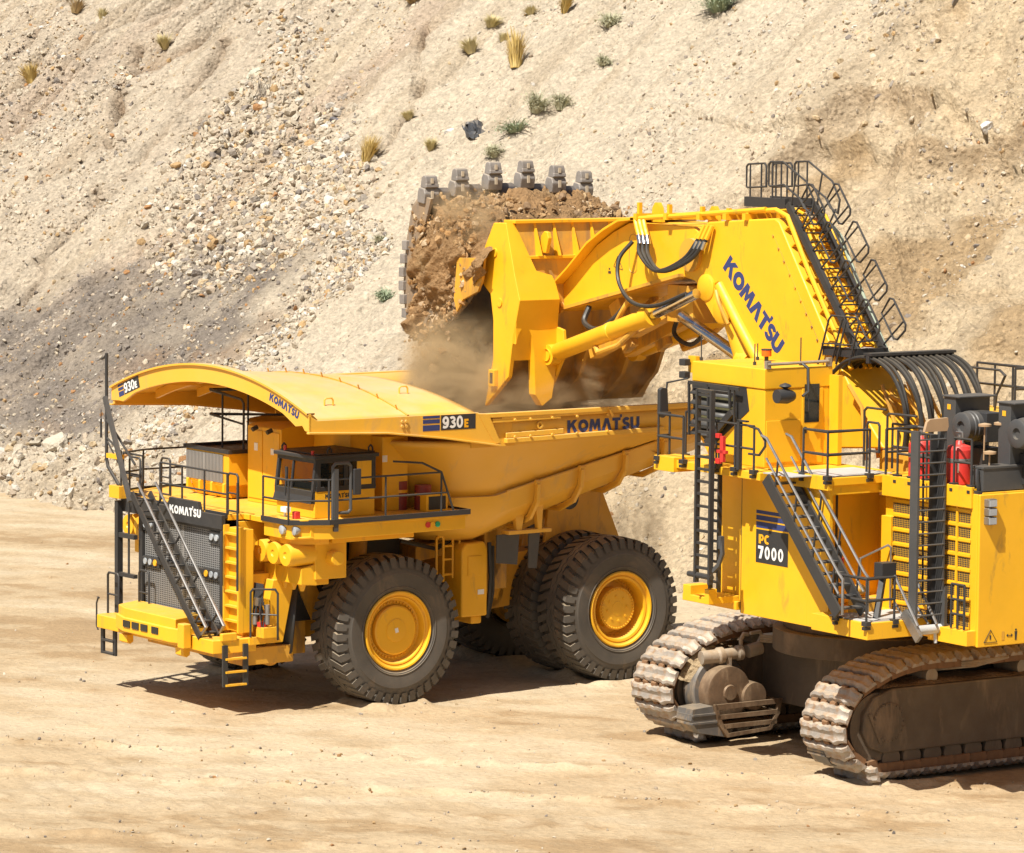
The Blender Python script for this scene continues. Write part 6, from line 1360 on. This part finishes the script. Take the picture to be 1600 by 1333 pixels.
for y in (1.55, -.35):
    b = MB(); b.prism([(11.72, 11.5), (11.60, 11.9), (11.66, 12.05), (11.8, 12.08), (11.95, 11.95), (12.0, 11.5)], 'y', y - .06, y + .06); b.build('lifting_lug', YW, bucket, bevel=.02)
for y in (1.4, .2, -1.2, -2.3):
    b = MB(); b.prism([(11.75, 10.0), (11.60, 9.2), (12.1, 8.2), (12.95, 7.5), (13.1, 7.5), (12.4, 8.4), (11.95, 9.2), (11.8, 10.0)], 'y', y - .06, y + .06); b.build('back_rib', 'yellow_scraped', bucket)
# left arm of the back wall: outer plate and inward-turned face
b = MB(); b.prism([(12.10, 12.30), (12.68, 12.28), (13.43, 11.11), (13.27, 10.7), (12.81, 10.39), (12.67, 9.72), (12.66, 8.71), (13.04, 7.41), (12.90, 7.50), (11.93, 8.25), (11.72, 9.3), (11.42, 10.3), (11.67, 10.95)], 'y', W - .14, W); arm = b.build('bucket_arm', YW, bucket, bevel=.03)
b = MB()
ax = lambda z: 12.10 - (12.3 - z) * .32 if z > 10.95 else (11.67 - (10.95 - z) * .38 if z > 10.3 else 11.42 + (10.3 - z) * .26)
rowsL = []; prof = [(12.30, 2.36), (11.7, 2.15), (11.05, 1.92), (10.92, 1.45), (10.7, 1.38), (10.3, 1.36), (9.7, 1.30), (9.1, 1.28), (8.7, 1.36)]
front = []; back = []
for z, yr in prof: front.append([(ax(z) - .01, W - .01, z), (ax(z) - .03, (W + yr) / 2, z), (ax(z) - .01, yr, z)]); back.append([(ax(z) + .45, W - .2, z), (ax(z) + .45, (W + yr) / 2, z), (ax(z) + .45, yr, z)])
b.grid([r[::-1] for r in front]); b.grid([[f[2], bb[2]] for f, bb in zip(front, back)])
# the two legs below the arch
b.prism([(W - .02, 9.95), (W - .02, 9.15), (2.52, 9.42), (2.38, 9.60), (2.24, 9.60), (2.10, 9.35), (2.02, 8.9), (1.97, 7.8), (1.75, 7.5), (1.45, 7.7), (1.28, 8.8), (1.28, 9.95)], 'x', 11.60, 11.9)
b.build('arm_face', YW, arm, angle=25, split=False)
b = MB(); b.prism([(11.3, 9.5), (11.2, 8.9), (11.45, 8.55), (12.0, 7.7), (12.1, 8.6), (11.8, 9.6)], 'y', 1.22, 1.32); b.build('cylinder_lug', YW, arm, bevel=.02)
for x, z in ((13.38, 10.98), (12.55, 8.2)):
    b = MB(); b.prism([(x - .14, z - .22), (x + .14, z - .22), (x + .14, z + .22), (x - .14, z + .22)], 'y', W, W + .12); o = b.build('wear_block', YW, arm, bevel=.015); b = MB(); b.box(x - .07, x + .07, W + .12, W + .125, z - .14, z + .14); b.build('block_recess', 'charcoal', o)
b = MB()
for x, z in ((12.6, 11.5), (12.35, 10.2)): b.rev([(0, .12), (.03, .12), (.035, .09), (.02, .0)], (x, W, z), (x, W + 1, z), 18, False, lens=True)
b.build('pin_cap', YW, arm)
# front clam: lip, side plates, shrouds and teeth
SD = [(16.05, 12.85), (16.55, 12.45), (16.80, 11.4), (16.92, 10.3), (16.80, 9.6), (16.5, 9.05), (16.06, 9.0), (15.7, 9.15), (16.15, 9.7), (16.30, 10.4), (16.20, 11.3), (15.95, 12.0), (15.60, 12.8)]
SH_ = [(15.7, 9.15), (14.5, 9.6), (13.75, 10.15), (13.5, 10.45), (13.3, 11.15), (13.75, 11.2), (14.3, 10.5), (15.2, 9.9), (16.15, 9.7)]
for s in (1, -1):
    b = MB(); b.prism(SD, 'y', s * (W - .02), s * (W + .07)); b.prism(SH_, 'y', s * (W - .02), s * (W + .07)); sp = b.build('side_plate', 'shell_steel', bucket, bevel=.01)
    if s > 0:
        b = MB(); b.prism([(14.05, 11.3), (12.75, 11.35), (12.85, 10.75), (13.05, 10.45), (13.75, 10.2), (14.05, 9.85), (14.2, 10.2)], 'y', W + .16, W + .24); b.build('hinge_plate', 'yellow_dirty', sp, bevel=.01)
    for k in range(7):
        t = k / 6; x = 16.80 + .16 * sin(pi * min(1, t * 1.15)) - .22 * max(0, t - .72); z = 11.5 - 2.2 * t
        b = MB(); b.box(x - .13, x + .10, s * (W - .06), s * (W + .17), z - .13, z + .13); b.build('side_shroud', 'tooth', sp, bevel=.02)
b = MB(); rows = []
for x, z in ((16.05, 12.9), (16.55, 12.5), (16.83, 11.5), (16.95, 10.4), (16.85, 9.7), (16.5, 9.08), (16.1, 9.02), (14.6, 9.62)): rows.append([(x, y, z) for y in np.linspace(-W, W, 9)])
b.grid(rows); b.build('lip_shell', 'shell_steel', bucket, solid=.12)
zt = [13.42, 13.60, 13.77, 13.80, 13.66, 13.50]
def tooth(y, z):
    lean = .10
    b = MB(); b.prism([(15.86, z - .78), (16.20, z - .74), (16.18, z - .45), (16.10, z - .32), (15.86, z - .36), (15.80, z - .5)], 'y', y - .24, y + .24)
    o = b.build('tooth', 'tooth', bucket, bevel=.035)
    b = MB(); b.prism([(15.84, z - .36), (16.12, z - .33), (16.06, z - .06), (15.97, z), (15.86, z - .02), (15.80, z - .2)], 'y', y - .19, y + .19); b.prism([(15.78, z - .33), (15.86, z - .36), (15.86, z - .22), (15.80, z - .22)], 'y', y - .21, y + .21); b.build('tooth_tip', 'tooth', o, bevel=.03)
    b = MB(); b.box(15.77, 15.80, y - .03, y + .05, z - .62, z - .42); b.box(15.78, 15.81, y - .03, y + .05, z - .22, z - .08); b.build('pin_slot', 'rock_pale', o)
for y, z in zip((2.52, 1.54, .46, -.60, -1.64, -2.55), zt): tooth(y, z)
for y in (2.05, 1.0, -.07, -1.12, -2.1):
    z = 12.98 + .12 * (1 - (y / 2.2) ** 2); b = MB(); b.prism([(15.95, z - .55), (16.3, z - .5), (16.25, z - .1), (16.12, z + .10), (15.98, z - .02)], 'y', y - .24, y + .24); b.build('lip_shroud', 'tooth_blue', bucket, bevel=.05)
# ================================================================== soil, dust, plants, boulders, litter
# soil held in the bucket (bucket coordinates of the shovel)
def soil_in_bucket():
    nx, nm = 90, 130; xs = np.linspace(12.55, 16.45, nx); rows = []
    for i, x in enumerate(xs):
        zb = np.interp(x, [12.5, 13.4, 14.4, 15.2, 16.0, 16.45], [11.0, 10.5, 9.75, 9.35, 8.95, 9.1])
        zt = np.interp(x, [12.5, 13.2, 14.2, 15.2, 16.0, 16.45], [11.6, 11.9, 12.35, 12.55, 12.72, 12.3])
        # side of the heap, then its crest across to the other side
        m1 = int(nm * .45); side = [(x, 2.66 + .16 * sin(pi * t) - .25 * t ** 3, zb + (zt - .1 - zb) * t) for t in np.linspace(0, 1, m1)]
        across = [(x, 2.41 - 5.0 * t, zt - .1 + .22 * sin(pi * t)) for t in np.linspace(.02, 1, nm - m1)]
        rows.append(side + across)
    P = np.array(rows); U = P[..., 0]; V = P[..., 1]; Zz = P[..., 2]
    k = 1.25 * fbm(U * .9 + Zz * .5, V * 1.0 + Zz * .8, 95, 4, .55) + .38 * (.35 - np.abs(2 * fbm(U * 1.7 + Zz * .9, V * 1.7 + Zz * 1.3, 94, 3))) + .24 * fbm(U * 4 + Zz * 2, V * 4 + Zz * 3.3, 96, 4, .65)
    Nn = np.stack([np.zeros_like(U), np.clip((V + 1.0) / 3.6, 0, 1), np.clip(1.1 - (V + 1.0) / 3.6, .1, 1)], -1)
    P = P + Nn * k[..., None]
    c = np.array([.37, .225, .11]) * (1 + .5 * fbm(U * 2, Zz * 2, 97, 4))[..., None]
    pale = ss(fbm(U * .9 + 3, Zz * .9 + V * .4, 98, 4), .02, .25)[..., None]; c = c * (1 - pale * .6) + np.array([.54, .385, .215]) * pale * .6
    return P.reshape(-1, 3), grid_faces(nx, nm), c.reshape(-1, 3)
V, F, c = soil_in_bucket(); o = np_mesh('soil_load', V, F, 'soil', c)
o.location = EX.location; o.rotation_euler = (0, 0, E_ANG); tag(o, 'brown lumpy soil filling the raised shovel bucket', 'soil', kind=None)
# lumps and crumbs on and below it
r = np.random.default_rng(21); n = 3600
BX = np.array([EX.location.x, EX.location.y, 0]); ca, sa = cos(E_ANG), sin(E_ANG)
def e2w(P): P = np.asarray(P, float); return np.stack([P[:, 0] * ca - P[:, 1] * sa + BX[0], P[:, 0] * sa + P[:, 1] * ca + BX[1], P[:, 2]], -1)
STONE_keep = STONE.copy(); STONE[:] = np.array([[.38, .23, .11], [.44, .28, .14], [.32, .19, .09], [.52, .37, .21], [.36, .23, .12], [.46, .30, .15], [.30, .20, .12], [.54, .41, .27], [.42, .24, .10]])
q = []
for _ in range(n):
    x = r.uniform(13.6, 16.5); f = r.random()
    if f < .45: q.append((x, r.uniform(2.5, 2.85), r.uniform(np.interp(x, [13.4, 14.4, 16], [10.4, 9.7, 8.9]), 12.4)))
    elif f < .75: q.append((x, r.uniform(-2.5, 2.5), np.interp(x, [13.2, 14.2, 16.], [12.0, 12.4, 12.75]) + r.uniform(-.1, .25)))
    else: q.append((r.uniform(14.6, 16.6), r.uniform(-1.5, 2.9), r.uniform(8.2, 9.4) if r.random() < .6 else r.uniform(7.4, 9)))
sz = .018 + .17 * r.random(n) ** 4.5
o = stones('falling_soil', e2w(q), sz, [1] * 9, seed=31); tag(o, 'clods and crumbs of soil spilling from the bucket side', 'soil', kind='stuff')
# soil lying in the truck body
tx = TR.location; ct, st_ = cos(T_ANG), sin(T_ANG)
U, W = np.meshgrid(np.linspace(-9.3, -2.4, 90), np.linspace(-3.9, 3.9, 70))
hh = 7.35 - ((U + 5.6) / 4.3) ** 2 * 1.3 - ((W - .4) / 4.2) ** 2 * 1.2 + .8 * fbm(U * .7, W * .7, 101, 5, .6)
P = np.stack([U, W, np.maximum(hh, 5.6)], -1).reshape(-1, 3)
cc = (np.array([.44, .30, .165]) * (1 + .5 * fbm(U * 1.5, W * 1.5, 102, 4))[..., None]).reshape(-1, 3)
o = np_mesh('soil_heap', P, grid_faces(70, 90), 'soil', cc); o.location = tx; o.rotation_euler = (0, 0, T_ANG); tag(o, 'heap of loose tan soil lying in the dump truck body', 'soil')
STONE[:] = STONE_keep
# dust hanging where the soil falls
def dust_mat(dens):
    m = bpy.data.materials.new('airborne_dust'); m.use_nodes = True; t = m.node_tree; t.nodes.clear()
    o = t.nodes.new('ShaderNodeOutputMaterial'); v = t.nodes.new('ShaderNodeVolumePrincipled'); t.links.new(v.outputs[0], o.inputs['Volume'])
    v.inputs['Color'].default_value = (.98, .76, .47, 1); v.inputs['Anisotropy'].default_value = .2
    co = N(t, 'ShaderNodeTexCoord').outputs['Object']
    n = noise(t, co, 2.1, 7, .68, .8)
    ln = N(t, 'ShaderNodeVectorMath', operation='LENGTH'); t.links.new(co, ln.inputs[0])
    f = ramp(t, ln.outputs['Value'], .15, 1.0, 1, 0)
    t.links.new(mul(t, mul(t, ramp(t, n, .43, .68, 0, 1), f), dens), v.inputs['Density'])
    return m
def dust(name, loc, rad, dens, label):
    b = MB(); b.sphere((0, 0, 0), 1.0, 12); o = b.build(name, dust_mat(dens), None, split=False); o.location = e2w([loc])[0]; o.rotation_euler = (0, 0, E_ANG); o.scale = rad
    tag(o, label, 'dust', kind='stuff'); return o
dust('dust_cloud', (14.5, 1.4, 8.2), (2.9, 2.9, 2.2), 4.8, 'tan dust drifting down between bucket and truck body')
dust('dust_cloud', (14.2, .3, 7.7), (3.4, 4.0, 1.35), 6.0, 'tan dust rolling over the soil in the truck body')
dust('dust_cloud', (15.6, 2.3, 7.9), (1.3, 1.4, 1.5), 6.0, 'dense brown curtain of fines falling from the bucket edge')
tp = T_ANG
o = dust('dust_cloud', (0, 0, 0), (.9, 1.3, 1.9), 2.6, 'brown dust falling behind the dump truck tail')
o.location = (tx.x + cos(tp) * -10.6 - sin(tp) * .2, tx.y + sin(tp) * -10.6 + cos(tp) * .2, 3.3); o.rotation_euler = (0, 0, tp)
dust('dust_cloud', (14.2, 2.4, 12.3), (1.7, 1.0, 1.2), 2.6, 'thin tan dust over the soil in the bucket')
# dry grass tufts and low shrubs on the slope
def leafmat(name, a, b_):
    m, t, b, o = nodes(name); n = noise(t, pos(t), 4, 4); t.links.new(mixc(t, ramp(t, n, .3, .7), a, b_), b.inputs['Base Color']); b.inputs['Roughness'].default_value = .8; b.inputs['Specular IOR Level'].default_value = .2
    return m
M['straw'] = leafmat('dry_straw', (.52, .36, .10), (.62, .47, .20)); M['straw_pale'] = leafmat('pale_straw', (.52, .43, .20), (.60, .52, .30)); M['straw_brown'] = leafmat('brown_straw', (.36, .25, .12), (.48, .35, .18))
M['sage'] = leafmat('sage_green_leaf', (.38, .37, .24), (.48, .46, .32)); M['shrub'] = leafmat('grey_green_leaf', (.25, .30, .19), (.34, .39, .26))
def tuft(mat, h, w, seed, shrub=False):
    r = np.random.default_rng(seed); V = []; F = []; n = 300 if not shrub else 300
    for k in range(n):
        a = r.uniform(0, 2 * pi); rr = w * .28 * sqrt(r.random()); b0 = np.array([rr * cos(a), rr * sin(a), -.05]); L = h * r.uniform(.45, 1.08); out = r.uniform(.05, .9) * w * (.75 if not shrub else 1.0) + rr * .6
        d = np.array([cos(a + r.normal(0, .5)), sin(a + r.normal(0, .5)), 0]); s = np.array([-d[1], d[0], 0]) * r.uniform(.010, .022) * (1.2 if not shrub else 1)
        p1 = b0 + d * out * .35 + np.array([0, 0, L * .62]); p2 = b0 + d * out + np.array([0, 0, L * (1.0 if not shrub else r.uniform(.5, 1.0))])
        k0 = len(V); V += [b0 - s, b0 + s, p1 + s * .9, p1 - s * .9, p2]; F += [(k0, k0 + 1, k0 + 2, k0 + 3), (k0 + 3, k0 + 2, k0 + 4)]
        if shrub:
            for _ in range(2): c = b0 + (p2 - b0) * r.uniform(.4, 1) + r.normal(0, .03, 3); e = r.normal(0, .028, (3, 3)); k0 = len(V); V += [c + e[0], c + e[1], c + e[2]]; F += [(k0, k0 + 1, k0 + 2)]
    b = MB(); b.add([tuple(p) for p in V], F); return b
TUFTS = [
 (-66.3, 26.2, 'straw', .95, .55, 'round golden grass tuft far left on the slope, beside a rain runnel'), (-59.3, 29.1, 'straw_pale', .65, .45, 'small straw tuft above the grey stones, by the top edge'), (-67.6, 29.2, 'straw_pale', .45, .3, 'tiny straw tuft above the round golden grass tuft'),
 (-37.0, 21.2, 'straw', 1.15, .60, 'bright orange straw tuft beside the rubble fan'), (-34.5, 28.1, 'straw', 1.5, .62, 'tallest straw tuft, high above the bucket teeth'), (-38.6, 29.4, 'straw_pale', .65, .5, 'pale straw tuft up-slope from the tallest straw tuft'),
 (-45.1, 32.5, 'straw_brown', .6, .6, 'brownish grass tuft cut by the top edge, over the long crack'), (-39.2, 31.3, 'straw_pale', .5, .5, 'loose straw tuft near the top edge, upper one of a close pair'), (-37.8, 30.5, 'straw_pale', .4, .35, 'loose straw tuft near the top edge, lower one of a close pair'),
 (-65.4, 30.6, 'straw_pale', .5, .35, 'faint straw tuft near the top edge, above the grey stone field'), (-37.4, 24.3, 'straw_pale', .4, .35, 'little straw tuft at the lower end of the long crack'), (-34.2, 22.4, 'straw_pale', .5, .35, 'short straw tuft just up from the corner tooth'),
 (-35.4, 32.2, 'straw', .85, .35, 'upright straw tuft touching the top edge'), (-68.3, 31.2, 'straw_brown', .7, .55, 'brown wiry tuft near the upper left corner'), (-37.8, 32.4, 'straw_pale', .35, .4, 'low straw tuft at the top edge beside the upright one'),
 (-25.9, 32.0, 'shrub', 1.0, 1.0, 'large green bush at the top edge of the slope'), (-31.4, 31.0, 'sage', .65, .55, 'grey-green bush between straw tufts and the large green bush'), (-30.5, 25.1, 'sage', .95, .55, 'sage bush above the teeth, taller one of a touching pair'),
 (-29.6, 25.6, 'sage', .75, .45, 'sage bush above the teeth, smaller one of a touching pair'), (-30.7, 24.0, 'shrub', .5, .75, 'low spreading dark green bush above the bucket teeth'), (-30.5, 22.4, 'sage', .6, .4, 'thin sage sprig right above the middle teeth'),
 (-28.2, 13.3, 'shrub', .5, .35, 'small green sprig left of the bucket, low on the slope'), (-29.7, 28.5, 'sage', .5, .35, 'faint sage sprig below the grey-green bush'), (-32.0, 16.8, 'sage', .35, .3, 'tiny sage sprig between rubble band and bucket')]
for k, (u, v, mt, h, w, lb) in enumerate(TUFTS):
    sb_ = mt in ('sage', 'shrub'); o = tuft(mt, h * 1.08, w * 1.15, 400 + k, sb_).build('desert_shrub' if sb_ else 'grass_tuft', mt, None, split=False, angle=180)
    o.location = hill_pt(np.array([u]), np.array([v]))[0]; o.rotation_euler = (radians(-8), radians(-14), k * 1.3); tag(o, lb, 'bush' if sb_ else 'grass tuft', 'dry tufts and bushes on the slope')
# single boulders that stand out
BO = [(-50.3, 27.0, .46, 9, 'big pale greenish boulder at the head of the rubble fan'), (-37.3, 3.0, .72, 1, 'largest pale boulder, low at the foot of the slope'), (-33.4, -.5, .55, 0, 'flat pale boulder at the foot, nearest the pit floor'), (-43.3, 12.0, .34, 7, 'pale boulder alone on the dark gravel, left one of two'),
 (-41.3, 12.5, .30, 1, 'pale boulder alone on the dark gravel, right one of two'), (-51.1, 29.8, .26, 10, 'chalk white stone high above the rubble fan'), (-18.6, 28.6, .24, 1, 'pale stone alone on the bare middle slope'), (-6.6, 25.0, .30, 10, 'white stone under the brown ledge'), (-17.6, 32.3, .30, 7, 'pale block at the top edge above the brown rubble'),
 (-47.0, 21.3, .34, 1, 'long pale slab in the middle of the rubble fan'), (-41.6, 16.6, .30, 7, 'pale rounded boulder in the lower rubble fan'), (-49.0, 20.5, .26, 3, 'tan boulder at the left rim of the rubble fan'), (-49.1, 24.9, .38, 5, 'sandy boulder near the head of the rubble fan'), (-42.0, 24.1, .26, 11, 'slate grey block right of the rubble fan'),
 (-54.2, 19.7, .30, 0, 'pale slab left of the rubble fan, on bare slope'), (-47.5, 9.7, .24, 4, 'dark boulder at the left end of the grey gravel'), (-45.0, 22.5, .28, 3, 'orange-brown stone in the upper rubble fan'), (-37.6, .8, .34, 0, 'pale boulder at the foot, at the far left'), (-34.4, 23.8, .36, 10, 'white block beside the dark litter above the bucket'), (-4.3, 20.2, .26, 5, 'sandy boulder on the brown cut face behind the boom')]
STX = np.concatenate([STONE, [[.45, .47, .38], [.70, .68, .65], [.16, .15, .16]]])
for k, (u, v, s, ci, lb) in enumerate(BO):
    V, F = rock_proto(3, 700 + k); V = V * s; V = V + .06 * s * np.stack([fbm(V[:, 1] * 6 / s * .4, V[:, 2] * 6 / s * .4, 7), fbm(V[:, 0] * 5, V[:, 2] * 5, 8), fbm(V[:, 0] * 5, V[:, 1] * 5, 9)], -1)
    o = np_mesh('boulder', V, F, 'rock', np.tile(STX[ci], (len(V), 1)), False); o.location = hill_pt(np.array([u]), np.array([v]), -s * .12)[0]; o.rotation_euler = (.5 * k, radians(-20), 1.7 * k); tag(o, lb, 'boulder', 'boulders on the slope')
# torn dark plastic lying above the bucket
b = MB(); r = np.random.default_rng(77); base = hill_pt(np.array([-33.2]), np.array([24.0]))[0]
rows = [[(.9 * (i / 9 - .5) * (1 - .5 * abs(j / 7 - .5)) + r.normal(0, .05), 1.1 * (j / 7 - .5) + r.normal(0, .05), .12 + r.normal(0, .13)) for i in range(10)] for j in range(8)]
b.grid(rows, False); o = b.build('plastic_sheet', 'tarp', None, split=False, solid=.02); o.location = base; o.rotation_euler = (radians(32), radians(-20), .4); tag(o, 'crumpled dark slate plastic sheet on the slope above the bucket', 'litter')
# dry branches in the rubble fan
b = MB(); r = np.random.default_rng(5)
for k in range(14):
    p = Vector((r.uniform(-.3, .3), 0, .05)); d = Vector((r.normal(0, .35), r.normal(0, .2), 1)).normalized() * r.uniform(.6, 1.3); b.tube([p, p + d * .5 + Vector((r.normal(0, .06), 0, 0)), p + d], .012 + .01 * r.random(), 4)
o = b.build('dead_branch', 'dead_wood', None, split=False); o.location = hill_pt(np.array([-48.6]), np.array([25.6]), .1)[0]; o.rotation_euler = (radians(-50), radians(20), 0); tag(o, 'bundle of dry grey branches lying in the upper rubble fan', 'branch')
